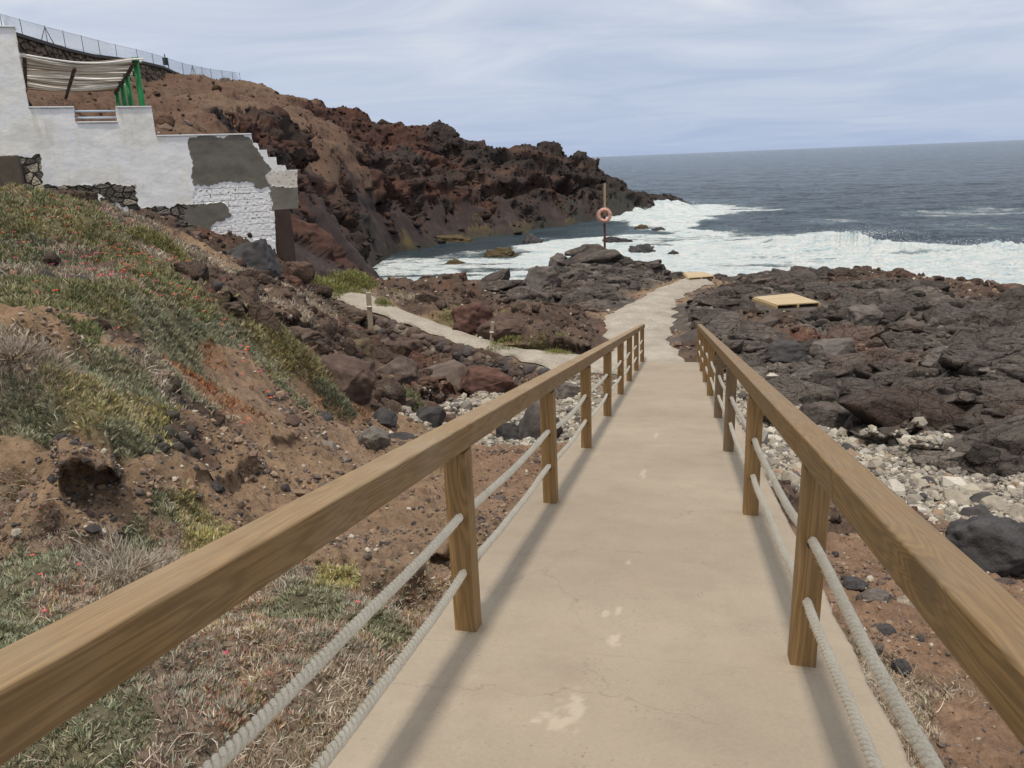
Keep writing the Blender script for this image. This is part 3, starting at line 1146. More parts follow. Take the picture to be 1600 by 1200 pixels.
# ledges: low steps in the ground whose lip leans out over the foot
_az = np.arctan2(x, y); _D = np.hypot(x, y)
sx_ = np.zeros(x.shape)
for li, (lp, lh, ld, lb) in enumerate([([(-3.284, 3.332), (-3.222, 3.359), (-3.167, 3.435), (-3.156, 3.551), (-3.163, 3.676)], 0.26, 0.30, 0.50), ([(-1.534, 4.269), (-1.465, 4.318), (-1.405, 4.431)], 0.16, 0.10, 0.25), ([(-1.519, 3.478), (-1.441, 3.656), (-1.384, 3.819)], 0.12, 0.05, 0.30), ([(-2.978, 4.018), (-2.985, 4.230), (-3.227, 4.986), (-3.268, 5.424)], 0.12, 0.06, 0.30), ([(-3.911, 6.560), (-3.870, 6.837), (-3.936, 7.225)], 0.12, 0.05, 0.30), ([(-6.668, 10.123), (-6.498, 10.474), (-6.518, 11.608), (-6.491, 13.120), (-7.293, 16.102)], 0.28, 0.20, 1.20), ([(2.898, 14.425), (3.150, 13.544), (3.551, 13.116), (4.042, 13.157)], 0.45, 0.30, 1.60), ([(4.040, 14.286), (4.684, 14.392), (5.452, 14.905), (6.534, 15.633)], 0.35, 0.30, 1.80), ([(3.365, 12.360), (3.922, 12.091), (4.387, 11.672), (5.021, 11.222)], 0.30, 0.20, 1.50), ([(-5.315, 12.754), (-5.589, 15.518), (-5.014, 17.046)], 0.35, 0.25, 1.20), ([(-7.537, 20.623), (-5.786, 19.764), (-4.226, 19.152)], 0.30, 0.20, 1.00), ([(-5.171, 21.109), (-4.072, 21.207), (-2.793, 21.163), (-1.961, 21.842)], 0.30, 0.20, 1.20), ([(-6.317, 30.481), (-4.873, 29.593), (-3.221, 30.404)], 0.20, 0.15, 1.20)]):
    lp = np.array(lp); la = np.arctan2(lp[:, 0], lp[:, 1]); lr = np.hypot(lp[:, 0], lp[:, 1]); o_ = np.argsort(la); la, lr = la[o_], lr[o_]
    m = (_az > la[0] - .01) & (_az < la[-1] + .01) & (_D > lr.min() - 1 - lb) & (_D < lr.max() + lb * 3 + .5)
    if not m.any(): continue
    A_ = _az[m]; wid = (la[-1] - la[0]) / 2; mid = (la[-1] + la[0]) / 2
    side = 1 - sstep(.72, 1.0, np.abs(A_ - mid) / wid)
    v = _D[m] - np.interp(A_, la, lr) + .5 * ld * n2(x[m] / (ld * 2 + .1), y[m] / (ld * 2 + .1), 560 + li) + .2 * ld * n2(x[m] / .12, y[m] / .12, 580 + li)
    hh_ = lh * side * (.75 + .5 * n2(A_ * lr.mean() / (lb + .2), v / (lb * 2), 600 + li))
    ris = .10 + .12 * lh
    up_ = sstep(0, ris, v)
    z[m] += hh_ * up_ * np.exp(-(np.clip(v - ris, 0, None) / lb) ** 2) - .18 * hh_ * np.exp(-((v + .04) / (.12 + .2 * lh)) ** 2)
    lip = sstep(ris * .45, ris * .9, v) * np.exp(-(np.clip(v - ris, 0, None) / (ld * 1.6)) ** 2)
    und = sstep(-.10, .0, v) * (1 - sstep(ris * .3, ris * .6, v))
    sx_[m] += side * ld * (-lip + .55 * und)
P3 = np.stack([x + sx_ * np.sin(_az), y + sx_ * np.cos(_az), z], 1).astype(np.float64)
# thin bedding shows as horizontal shelves on the steep rock faces
bw = np.clip(Wt['G'] + Wt['B'] + .6 * Wt['F'], 0, 1) * (dcam > 6) * sstep(.0, .5, pathd)
m = bw > .05
sh_ = .06 * n3(x[m] / .9, y[m] / .9, z[m] / .13, 650) + .03 * n3(x[m] / .3, y[m] / .3, z[m] / .07, 651)
# raised blocks lean out towards the ramp over their clefts
sh_ = sh_ - .0 * SHEAR[m] * sstep(.0, .6, pathd[m])
P3[m, 0] += np.sin(_az[m]) * sh_ * bw[m]; P3[m, 1] += np.cos(_az[m]) * sh_ * bw[m]
# cliff: displaced along the slope normal
cw = np.clip(Wt['C'] + Wt['K'] + .22 * Wt['H'] * (dcam > 40) + .10 * Wt['F'] + .1 * Wt['O'], 0, 1)
cw *= sstep(24, 45, dcam)
Zf = np.full(X.shape, np.nan); Zf[K] = z
Zg = Zf.reshape(shape)
# smooth normal from base height
e_ = 1.2
m = cw > .03
xm, ym = x[m], y[m]
gx = (base_height(xm + e_, ym) - base_height(xm - e_, ym)) / (2 * e_)
gy = (base_height(xm, ym + e_) - base_height(xm, ym - e_)) / (2 * e_)
nn = np.stack([-gx, -gy, np.full(gx.shape, .6)], 1); nn /= np.linalg.norm(nn, axis=1)[:, None]
a, b, c = P3[m].T
wq = 2.5 * n3(a / 14, b / 14, c / 14, 70)
h = 2.0 * n3(a / 15, b / 15, c / 9, 71) + 2.2 * (ridge3(a / 7, b / 7, c / 4.5, 73, 4, .5) - .55) \
    + .30 * (ridge3(a / 1.3, b / 1.3, c / .9, 76, 2, .5) - .5)
h -= 2.6 * sstep(.12, .40, n3(a / 8, b / 8, c / 3.5, 83)) + .9 * sstep(.14, .40, n3(a / 3.2, b / 3.2, c / 1.5, 84))
h += .45 * n3(a / 6, b / 6, c / .8, 85)
f1, f2, hh, dx_, dy_ = worley(a / 1.8 + .4 * c, (b * .3 + c * 1.9) / 1.8, 79)
h += .35 * (rnd(hh, 3) - .5)
cwt = sstep(152, 138, dcam)
h *= (.3 + .7 * cwt)[m]
P3[m] += nn * (h * cw[m])[:, None]
x, y, z = P3.T

# --- colours (albedo only)
def mixto(c, w, col, jit=0.0):
    return c + w[:, None] * (np.asarray(col, F32) - c)


q1 = fbm(x / 3, y / 3, 201, 4); q2 = fbm(x / .5, y / .5, 202, 3); q3 = fbm(x / .08, y / .08, 203, 2)
q4 = fbm(x / 8 + z * .3, y / 12 + z * .4, 204, 4)
pal = dict(G=(.090, .076, .067), B=(.094, .065, .050), S=(.215, .145, .092), R=(.205, .132, .088), P=(.24, .21, .175), H=(.118, .072, .049),
           C=(.058, .029, .022), K=(.036, .028, .025), F=(.046, .034, .032), O=(.095, .070, .034), U=(.04, .04, .035),
           g=(.12, .105, .06), b=(.125, .112, .072), y=(.14, .118, .065), d=(.21, .17, .125), p=(.19, .14, .105), r=(.22, .13, .08))
Cc = np.zeros((len(x), 3), F32)
for k in CLS:
    Cc += Wt[k][:, None] * np.array(pal[k], F32)
f1, f2, hh, _, _ = worley(x / .9, y / .9, 205)
rockw = Wt['G'] + Wt['B'] + Wt['F']
Cc *= (1 + rockw * ((rnd(hh, 6) - .5) * .45))[:, None]
Cc = mixto(Cc, np.clip(Wt['G'] * sstep(.25, .8, q1) * .5, 0, 1), (.125, .078, .060))
Cc = mixto(Cc, np.clip(Wt['G'] * sstep(.45, .75, q2) * .35, 0, 1), (.21, .19, .17))
Cc = mixto(Cc, np.clip(Wt['B'] * sstep(.1, .6, q1) * .6, 0, 1), (.13, .06, .042))
Cc = mixto(Cc, np.clip(Wt['C'] * sstep(.15, .5, q4) * .8, 0, 1), (.040, .032, .028))
Cc = mixto(Cc, np.clip(Wt['C'] * sstep(.2, .6, -q4) * .7, 0, 1), (.092, .045, .032))
Cc = mixto(Cc, np.clip(Wt['K'] * sstep(.15, .6, q4) * .7, 0, 1), (.095, .055, .040))
Cc = mixto(Cc, np.clip(Wt['H'] * sstep(.15, .6, q1) * .5, 0, 1), (.085, .045, .034))
Cc = mixto(Cc, np.clip(Wt['H'] * sstep(.25, .6, q2) * .5, 0, 1), (.06, .04, .032))
Cc = mixto(Cc, np.clip(Wt['H'] * sstep(.1, .6, -q4) * .5, 0, 1), (.165, .113, .077))
Cc = mixto(Cc, np.clip((Wt['S'] + Wt['R']) * sstep(.1, .7, q1) * .6, 0, 1), (.20, .14, .10))
Cc = mixto(Cc, np.clip(Wt['S'] * sstep(.1, .6, -q1) * .5, 0, 1), (.24, .155, .09))
Cc = mixto(Cc, np.clip(sstep(1.2, .2, z + .5 * q1) * .75 * (dcam > 25), 0, 1), (.035, .032, .026))
Cc *= (1 + .16 * q2 + .10 * q3)[:, None]
Cc = np.clip(Cc, .012, .8)
rough_ = np.clip(.9 - .35 * sstep(1.2, .2, z), 0, 1)

idx = np.full(X.shape, -1, np.int64); idx[K] = np.arange(int(K.sum()))
I = idx.reshape(shape)
q = np.stack([I[:-1, :-1], I[1:, :-1], I[1:, 1:], I[:-1, 1:]], -1).reshape(-1, 4)[:, ::-1]
q = q[(q >= 0).all(1)]
gm, t, b_ = mat('ground_material')
at = nd(t, 'ShaderNodeAttribute', attribute_name='Col').outputs[0]
co = nd(t, 'ShaderNodeTexCoord').outputs['Object']
f_a = noise(t, co, 5, 8, .65); f_b = noise(t, co, 34, 6, .6)
r_ = ramp(t, [(.3, .62), (.5, 1.0), (.72, 1.45)]); t.links.new(math_(t, 'ADD', math_(t, 'MULTIPLY', f_a, .5), math_(t, 'MULTIPLY', f_b, .5)), r_.inputs[0])
vo = nd(t, 'ShaderNodeTexVoronoi', i_Scale=30.0); t.links.new(co, vo.inputs[0])
vr = ramp(t, [(.10, 1.0), (.26, 0.0)]); t.links.new(vo.outputs[0], vr.inputs[0])
soft = nd(t, 'ShaderNodeAttribute', attribute_name='soil').outputs['Fac']
vc = nd(t, 'ShaderNodeSeparateColor'); t.links.new(vo.outputs['Color'], vc.inputs[0])
pick = math_(t, 'GREATER_THAN', vc.outputs[0], .62)
stone = math_(t, 'MULTIPLY', math_(t, 'MULTIPLY', vr.outputs[0], pick), soft)
tone = ramp(t, [(0.0, (.07, .055, .05)), (.6, (.16, .12, .10)), (1.0, (.42, .37, .31))]); t.links.new(vc.outputs[1], tone.inputs[0])
base = mixc(t, 1.0, at, r_.outputs[0], 'MULTIPLY')
t.links.new(mixc(t, stone, base, tone.outputs[0]), b_.inputs['Base Color'])
b_.inputs['Roughness'].default_value = .92; b_.inputs['Specular IOR Level'].default_value = .2
bb = bump(t, None, f_a, .7, .10)
bb = bump(t, None, f_b, .7, .018, bb)
bump(t, b_, stone, .6, .012, bb)
soil_w = np.clip(Wt['S'] + Wt['R'] + Wt['P'] + Wt['H'] + .5 * veg + Wt['r'], 0, 1)
gme = npmesh('ground', np.stack([x, y, z], 1), q, True, Cc, {'soil': soil_w})
tag(link('ground', gme, gm), kind='structure')
print('terrain', len(x), len(q))

# height lookup on the finished ground
GZ = np.full(X.shape, -3.0); GZ[K] = z; GZ = GZ.reshape(shape)
_la, _lr = az, np.log(rd)


def gz(px, py):
    px = np.asarray(px, float); py = np.asarray(py, float)
    a = np.interp(np.arctan2(px, py), _la, np.arange(len(_la))); r = np.interp(np.log(np.hypot(px, py)), _lr, np.arange(len(_lr)))
    i = np.clip(r.astype(int), 0, shape[0] - 2); j = np.clip(a.astype(int), 0, shape[1] - 2); fr = r - i; fa = a - j
    return (GZ[i, j] * (1 - fr) + GZ[i + 1, j] * fr) * (1 - fa) + (GZ[i, j + 1] * (1 - fr) + GZ[i + 1, j + 1] * fr) * fa


def gzmin(px, py, r):
    return float(min(gz(px + dx, py + dy) for dx in (-r, 0, r) for dy in (-r, 0, r)))


# ------------------------------------------------------------------ paths
pm, t, b_ = mat('path_material')
co = nd(t, 'ShaderNodeTexCoord').outputs['Object']
pa = noise(t, co, 1.3, 6, .6); pb = noise(t, co, 26, 5, .7)
r1 = ramp(t, [(.3, (.27, .24, .20)), (.7, (.41, .37, .31))]); t.links.new(pa, r1.inputs[0])
vo = nd(t, 'ShaderNodeTexVoronoi', i_Scale=34.0); t.links.new(co, vo.inputs[0])
vc = ramp(t, [(0.0, .70), (.5, 1.0), (1.0, 1.12)]); sc_ = nd(t, 'ShaderNodeSeparateColor'); t.links.new(vo.outputs['Color'], sc_.inputs[0]); t.links.new(sc_.outputs[0], vc.inputs[0])
grav = nd(t, 'ShaderNodeAttribute', attribute_name='gravel').outputs['Fac']
cg = mixc(t, grav, (1, 1, 1), vc.outputs[0])
r2 = ramp(t, [(.3, .82), (.7, 1.15)]); t.links.new(pb, r2.inputs[0])
t.links.new(mixc(t, 1.0, mixc(t, 1.0, r1.outputs[0], cg, 'MULTIPLY'), r2.outputs[0], 'MULTIPLY'), b_.inputs['Base Color'])
hb = math_(t, 'ADD', math_(t, 'MULTIPLY', vo.outputs[0], -1.0), pb)
bump(t, b_, hb, .6, .012)
for nm, nu, nv, g0 in (('main', 300, 60, 'main'), ('side', 400, 40, 'side')):
    A, B = (resample(p, nu) for p in PATHS[nm])
    tt = np.linspace(0, 1, nv)[None, :, None]
    G3 = A[:, None] * (1 - tt) + B[:, None] * tt
    edge = np.abs(tt[0, :, 0] * 2 - 1)
    xg, yg = G3[..., 0], G3[..., 1]
    nz = n2(xg * 1.3, yg * 1.3, 301) + .3 * n2(xg * 3, yg * 3, 302)
    dirn = (B - A)[:, None, :2] / np.linalg.norm((B - A)[:, :2], axis=1)[:, None, None]
    w = (np.sign(tt[0, :, 0] - .5) * edge ** 3)[None, :]
    G3[..., 0] += dirn[..., 0] * w * nz * .22; G3[..., 1] += dirn[..., 1] * w * nz * .22
    G3[..., 2] += .07 + .02 * fbm(xg / .8, yg / .8, 303, 3) - .10 * edge[None, :] ** 6
    ii = np.arange(nu - 1)[:, None] * nv + np.arange(nv - 1)[None]
    Fq = np.stack([ii, ii + nv, ii + nv + 1, ii + 1], -1).reshape(-1, 4)
    if nm == 'side': Fq = Fq
    gv = np.clip(.35 + .6 * n2(xg / 2, yg / 2, 305) + (.5 if nm == 'side' else sstep(23, 26, yg)), 0, 1)
    tag(link('path', npmesh('path', G3.reshape(-1, 3), Fq, True, None, {'gravel': gv}), pm), kind='structure')

# ------------------------------------------------------------------ concrete ramp
dm, t, b_ = mat('ramp_concrete')
co = nd(t, 'ShaderNodeTexCoord').outputs['Object']
a1 = noise(t, co, .55, 4, .5); a2 = noise(t, co, 3.2, 7, .65); a3 = noise(t, co, 60, 4, .7)
r1 = ramp(t, [(.3, (.295, .246, .188)), (.7, (.370, .312, .240))]); t.links.new(a1, r1.inputs[0])
r2 = ramp(t, [(.25, .90), (.5, 1.0), (.75, 1.07)]); t.links.new(a2, r2.inputs[0])
r3 = ramp(t, [(.3, .93), (.7, 1.06)]); t.links.new(a3, r3.inputs[0])
cc = mixc(t, 1.0, mixc(t, 1.0, r1.outputs[0], r2.outputs[0], 'MULTIPLY'), r3.outputs[0], 'MULTIPLY')
# hairline cracks
wv = nd(t, 'ShaderNodeVectorMath', operation='ADD')
nz_ = nd(t, 'ShaderNodeTexNoise', i_Scale=3.0, i_Detail=7.0, i_Roughness=.65); t.links.new(co, nz_.inputs[0])
scv = nd(t, 'ShaderNodeVectorMath', operation='SCALE'); scv.inputs['Scale'].default_value = .38; t.links.new(nz_.outputs['Color'], scv.inputs[0])
t.links.new(co, wv.inputs[0]); t.links.new(scv.outputs[0], wv.inputs[1])
ve = nd(t, 'ShaderNodeTexVoronoi', feature='DISTANCE_TO_EDGE', i_Scale=.72); t.links.new(wv.outputs[0], ve.inputs[0])
cm = ramp(t, [(.0, 1.0), (.0035, 0.0)]); t.links.new(ve.outputs[0], cm.inputs[0])
gate = ramp(t, [(.46, 0.0), (.56, 1.0)]); t.links.new(noise(t, co, .9, 3), gate.inputs[0])
crk = math_(t, 'MULTIPLY', math_(t, 'MULTIPLY', cm.outputs[0], gate.outputs[0]), .5)
cc = mixc(t, crk, cc, (.16, .125, .095))
sy_ = nd(t, 'ShaderNodeSeparateXYZ'); t.links.new(co, sy_.inputs[0])
wob = math_(t, 'MULTIPLY', noise(t, co, 5, 4, .6), .03)
fr_ = math_(t, 'FRACT', math_(t, 'DIVIDE', math_(t, 'ADD', math_(t, 'SUBTRACT', sy_.outputs[1], .48), wob), 2.40), 0.0)
jn = ramp(t, [(0.0, 1.0), (.0022, 1.0), (.0040, 0.0)]); t.links.new(fr_, jn.inputs[0])
jg = ramp(t, [(.38, .1), (.6, .8)]); t.links.new(noise(t, co, 3.1, 4), jg.inputs[0])
cc = mixc(t, math_(t, 'MULTIPLY', math_(t, 'MULTIPLY', jn.outputs[0], jg.outputs[0]), .5), cc, (.17, .135, .10))
dirt = ramp(t, [(.52, 0.0), (.72, .5)]); t.links.new(noise(t, co, 1.7, 8, .72), dirt.inputs[0])
cc = mixc(t, dirt.outputs[0], cc, (.27, .215, .16))
grit = ramp(t, [(.66, 0.0), (.69, 1.0)]); t.links.new(noise(t, co, 85, 2, .5), grit.inputs[0])
gl = ramp(t, [(.5, 0.0), (.62, .8)]); t.links.new(noise(t, co, 2.3, 5, .6), gl.inputs[0])
cc = mixc(t, math_(t, 'MULTIPLY', grit.outputs[0], gl.outputs[0]), cc, (.14, .11, .085))
st = nd(t, 'ShaderNodeAttribute', attribute_name='stain').outputs['Fac']
cc = mixc(t, st, cc, (.60, .52, .42))
sp = ramp(t, [(.70, 0.0), (.76, 1.0)]); t.links.new(noise(t, co, 24, 2, .5), sp.inputs[0])
cc = mixc(t, math_(t, 'MULTIPLY', sp.outputs[0], .3), cc, (.20, .16, .13))
t.links.new(cc, b_.inputs['Base Color']); b_.inputs['Roughness'].default_value = .8
bb = bump(t, None, a2, .25, .02); bb = bump(t, None, a3, .3, .003, bb)
bump(t, b_, math_(t, 'MULTIPLY', crk, -1.0), .4, .003, bb)
ys = np.concatenate([np.arange(-3, 6, .02), np.arange(6, 20.0, .06), [20.0]]); xs = np.linspace(0, 1, 140)
nyy, nxx = len(ys), len(xs)
xl = -1.115 + .012 * n2(ys * 3, ys * 0, 401) + .006 * n2(ys * 17, ys * 0, 402); xr = .765 + .012 * n2(ys * 3, ys * 0 + 5, 403) + .006 * n2(ys * 17, ys * 0 + 5, 404)
XX = xl[:, None] + (xr - xl)[:, None] * xs[None]; YY = np.repeat(ys[:, None], nxx, 1)
ZZ = ramp_z(YY) + .004 * fbm(XX / .5, YY / .5, 405, 3)
ed = np.minimum(XX - xl[:, None], xr[:, None] - XX); ZZ -= .012 * np.exp(-(ed / .012))
stn = np.zeros(XX.shape)
for sx, sy, r1_, r2_ in ((-0.360, 2.418, 0.050, 0.120), (-0.397, 2.321, 0.070, 0.050), (-0.250, 3.024, 0.035, 0.080), (-0.318, 3.299, 0.030, 0.050), (-0.252, 3.352, 0.020, 0.040), (-0.243, 4.063, 0.020, 0.050), (-0.225, 8.508, 0.030, 0.200), (-0.277, 6.459, 0.030, 0.200)):
    e = np.hypot((XX - sx) / r1_, (YY - sy) / r2_); stn = np.maximum(stn, sstep(1.0, .5, e + .9 * fbm(XX / .05, YY / .07, 406, 3)) * .36)
V = np.stack([XX, YY, ZZ], -1)
# side skirts
SL_ = V[:, 0].copy(); SR_ = V[:, -1].copy(); rows = [V.reshape(-1, 3)]
ii = np.arange(nyy - 1)[:, None] * nxx + np.arange(nxx - 1)[None]
Fd = [np.stack([ii, ii + 1, ii + nxx + 1, ii + nxx], -1).reshape(-1, 4)]
base_i = nyy * nxx
for side, e0 in (('l', 0), ('r', nxx - 1)):
    E = V[:, e0].copy(); E[:, 2] -= .14; E[:, 0] += .006 * n2(ys * 25, ys * 0 + 3, 407)
    rows.append(E); k = np.arange(nyy - 1)
    top = k * nxx + e0; bot = base_i + k
    f = np.stack([top, top + nxx, bot + 1, bot], -1)
    Fd.append(f if side == 'l' else f[:, ::-1]); base_i += nyy
E = V[-1].copy(); E[:, 2] -= .14; rows.append(E); k = np.arange(nxx - 1); top = (nyy - 1) * nxx + k; Fd.append(np.stack([top, top + 1, base_i + k + 1, base_i + k], -1))
VV = np.concatenate(rows); stv = np.zeros(len(VV)); stv[:nyy * nxx] = stn.ravel()
tag(link('ramp', npmesh('ramp', VV, Fd, True, None, {'stain': stv}), dm), kind='structure')
# rubble footing under the ramp
fm = simple('footing_stone', (.085, .075, .068), .95, .5, 5, 1.0, .05)
ysf = np.arange(-3, 19.9, .04); zs = np.linspace(0, 1, 26)
FV, FF = [], []; off = 0
for sx, sg in ((-1.09, -1), (.735, 1)):
    yy = np.repeat(ysf[:, None], 26, 1); dz = zs[None] * 1.6; s_, h_, c_ = slab(yy, dz + 0 * yy, .22, 411 + sg, 1.3)
    xx = sx + sg * (.02 + .035 * s_ + .05 * zs[None])
    FV.append(np.stack([xx, yy, ramp_z(yy) - .10 - dz], -1).reshape(-1, 3))
    ii = np.arange(len(ysf) - 1)[:, None] * 26 + np.arange(25)[None] + off
    f = np.stack([ii, ii + 1, ii + 27, ii + 26], -1).reshape(-1, 4); FF.append(f if sg > 0 else f[:, ::-1]); off += len(ysf) * 26
tag(link('ramp_footing', npmesh('ramp_footing', np.concatenate(FV), np.concatenate(FF), False), fm), kind='structure')


# ------------------------------------------------------------------ handrails
def wood(name, c1, c2, grey, gw=.3, axis=0, ring=26.0):
    m, t, b = mat(name)
    co = nd(t, 'ShaderNodeTexCoord').outputs['Object']
    oi = nd(t, 'ShaderNodeObjectInfo').outputs['Random']
    ofs = nd(t, 'ShaderNodeVectorMath', operation='ADD'); t.links.new(co, ofs.inputs[0])
    cb = nd(t, 'ShaderNodeCombineXYZ')
    for i in range(3): t.links.new(math_(t, 'MULTIPLY', oi, 17.0 + 5 * i), cb.inputs[i])
    t.links.new(cb.outputs[0], ofs.inputs[1])
    # knots bend the grain
    mk = nd(t, 'ShaderNodeMapping'); s = [3.2, 3.2, 3.2]; s[axis] = 1.25; mk.inputs['Scale'].default_value = s; t.links.new(ofs.outputs[0], mk.inputs[0])
    kv = nd(t, 'ShaderNodeTexVoronoi', i_Scale=1.0); t.links.new(mk.outputs[0], kv.inputs[0])
    kr = ramp(t, [(0.0, 1.0), (.22, .25), (.4, 0.0)]); t.links.new(kv.outputs[0], kr.inputs[0])
    ms = nd(t, 'ShaderNodeMapping'); s = [1.0, 1.0, 1.0]; s[axis] = .045; ms.inputs['Scale'].default_value = s; t.links.new(ofs.outputs[0], ms.inputs[0])
    g0 = noise(t, ms.outputs[0], 9, 3, .5)
    ph = math_(t, 'ADD', math_(t, 'MULTIPLY', g0, ring), math_(t, 'MULTIPLY', kr.outputs[0], 5.0))
    rg = math_(t, 'MULTIPLY', math_(t, 'ADD', math_(t, 'SINE', math_(t, 'MULTIPLY', ph, 6.283)), 1.0), .5)
    mf = nd(t, 'ShaderNodeMapping'); s = [1.0, 1.0, 1.0]; s[axis] = .02; mf.inputs['Scale'].default_value = s; t.links.new(ofs.outputs[0], mf.inputs[0])
    fn = noise(t, mf.outputs[0], 420, 3, .6)
    big = noise(t, co, 2.0, 5, .6)
    base = mixc(t, rg, c1, c2)
    kc = ramp(t, [(0.0, 1.0), (.10, .8), (.16, 0.0)]); t.links.new(kv.outputs[0], kc.inputs[0])
    base = mixc(t, math_(t, 'MULTIPLY', kc.outputs[0], .75), base, tuple(v * .42 for v in c1))
    gr = ramp(t, [(.42, 0.0), (.68, 1.0)]); t.links.new(big, gr.inputs[0])
    geo = nd(t, 'ShaderNodeNewGeometry'); sn = nd(t, 'ShaderNodeSeparateXYZ'); t.links.new(geo.outputs['True Normal'], sn.inputs[0])
    tp = math_(t, 'MULTIPLY', math_(t, 'MAXIMUM', sn.outputs[2], 0.0), .35)
    base = mixc(t, math_(t, 'ADD', math_(t, 'MULTIPLY', gr.outputs[0], gw), tp, True), base, grey)
    fr = ramp(t, [(.3, .82), (.7, 1.13)]); t.links.new(fn, fr.inputs[0])
    base = mixc(t, 1.0, base, fr.outputs[0], 'MULTIPLY')
    t.links.new(base, b.inputs['Base Color']); b.inputs['Roughness'].default_value = .62; b.inputs['Specular IOR Level'].default_value = .35
    bb = bump(t, None, rg, .25, .0015); bump(t, b, fn, .5, .0015, bb)
    return m


w_post = wood('post_timber', (.300, .185, .078), (.215, .126, .048), (.30, .22, .13), .2, 2, 14.0)
w_post2 = wood('weathered_post_timber', (.21, .145, .080), (.15, .10, .055), (.24, .20, .15), .5, 2, 14.0)
w_railL = wood('left_rail_timber', (.262, .158, .062), (.182, .105, .038), (.32, .25, .165), .36, 0, 22.0)
w_railR = wood('right_rail_timber', (.265, .158, .054), (.182, .104, .034), (.20, .155, .105), .35, 0, 22.0)
w_deck = wood('deck_timber', (.50, .37, .20), (.42, .30, .15), (.52, .43, .30), .3, 0, 12.0)
w_pole = wood('pole_timber', (.40, .30, .17), (.33, .24, .13), (.45, .37, .26), .4, 2, 12.0)
w_grey = wood('grey_post_timber', (.36, .29, .21), (.30, .24, .17), (.42, .37, .30), .6, 2, 12.0)
rope_m, t, b_ = mat('rope_fibre')
co = nd(t, 'ShaderNodeTexCoord').outputs['Object']
rn = noise(t, co, 190, 4, .7); rn2 = noise(t, co, 6, 4, .6)
r1 = ramp(t, [(.3, (.60, .53, .41)), (.55, (.84, .775, .64)), (.75, (.92, .87, .76))]); t.links.new(math_(t, 'ADD', math_(t, 'MULTIPLY', rn, .7), math_(t, 'MULTIPLY', rn2, .3)), r1.inputs[0])
t.links.new(r1.outputs[0], b_.inputs['Base Color']); b_.inputs['Roughness'].default_value = 1.0; b_.inputs['Specular IOR Level'].default_value = .05
bump(t, b_, rn, 1.0, .006)


def make_post():
    """timber post with two bored rope holes"""
    m_ = MB(); m_.box((0, 0, .43), (.1, .1, .91), .0035, None, 2)
    me = bpy.data.meshes.new('post'); m_.bm.to_mesh(me); m_.bm.free()
    o = bpy.data.objects.new('post', me); COL.objects.link(o)
    cut = MB()
    for hz_ in (.574, .306): cut.bar((0, -.2, hz_), (0, .2, hz_), .0215, 20)
    c_ = cut.build('cutter', None)
    md = o.modifiers.new('b', 'BOOLEAN'); md.object = c_; md.operation = 'DIFFERENCE'; md.solver = 'EXACT'
    dg = bpy.context.evaluated_depsgraph_get(); nm_ = bpy.data.meshes.new_from_object(o.evaluated_get(dg))
    bpy.data.objects.remove(c_); bpy.data.objects.remove(o)
    nm_.materials.clear()
    return nm_


post_me = make_post()
post_me2 = post_me.copy()
post_me.materials.append(w_post); post_me2.materials.append(w_post2)


def rope_mesh(xc, h, y0, y1, posts, seed):
    ys = np.arange(y0, y1, .0065)
    pz = np.array(posts); k = np.clip(np.searchsorted(pz, ys) - 1, 0, len(pz) - 2)
    tt = np.clip((ys - pz[k]) / (pz[k + 1] - pz[k]), 0, 1)
    sag = -.032 * 4 * tt * (1 - tt) * (1 + .5 * np.sin(k * 2.3 + seed))
    cx_ = xc + .006 * n2(ys * 1.3, ys * 0 + seed, 501); cz_ = ramp_z(ys) + h + sag - .004
    Vs, Fs, o_ = [], [], 0
    for s in range(3):
        ph = ys * math.tau / .078 + s * math.tau / 3
        pr = .0104 * (1 + .14 * n2(ys * 30, ys * 0 + s, 502))
        v, f = tube(np.stack([cx_ + pr * np.cos(ph), ys, cz_ + pr * np.sin(ph)], 1),   .0088 * (1 + .07 * n2(ys * 45, ys * 0 + s * 5, 503)), 8)
        Vs.append(v); Fs.append(f + o_); o_ += len(v)
    # loose fibres
    rng = np.random.default_rng(seed); nf = 6000
    yf = rng.uniform(y0, min(y1, 7.0), nf); cxf = np.interp(yf, ys, cx_); czf = np.interp(yf, ys, cz_); an = rng.uniform(0, math.tau, nf)
    p0 = np.stack([cxf + .018 * np.cos(an), yf, czf + .016 * np.sin(an)], 1)
    dv = np.stack([np.cos(an) * .7, rng.normal(0, 1, nf), np.sin(an) * .7], 1); dv /= np.linalg.norm(dv, axis=1)[:, None]
    ln = rng.uniform(.005, .016, nf)[:, None]
    sd_ = np.cross(dv, rng.normal(0, 1, (nf, 3))); sd_ /= np.linalg.norm(sd_, axis=1)[:, None]
    V_ = np.stack([p0 - sd_ * .0006, p0 + sd_ * .0006, p0 + dv * ln], 1).reshape(-1, 3)
    Fs2 = np.arange(nf * 3).reshape(-1, 3) + o_
    return npmesh('rope', np.concatenate(Vs + [V_]), [np.concatenate(Fs), Fs2], True)


SLP = math.atan(.1839)
POSTY = [-1.85, .52, 2.98, 5.29, 7.56, 9.92, 12.45, 14.70, 17.15, 19.88]


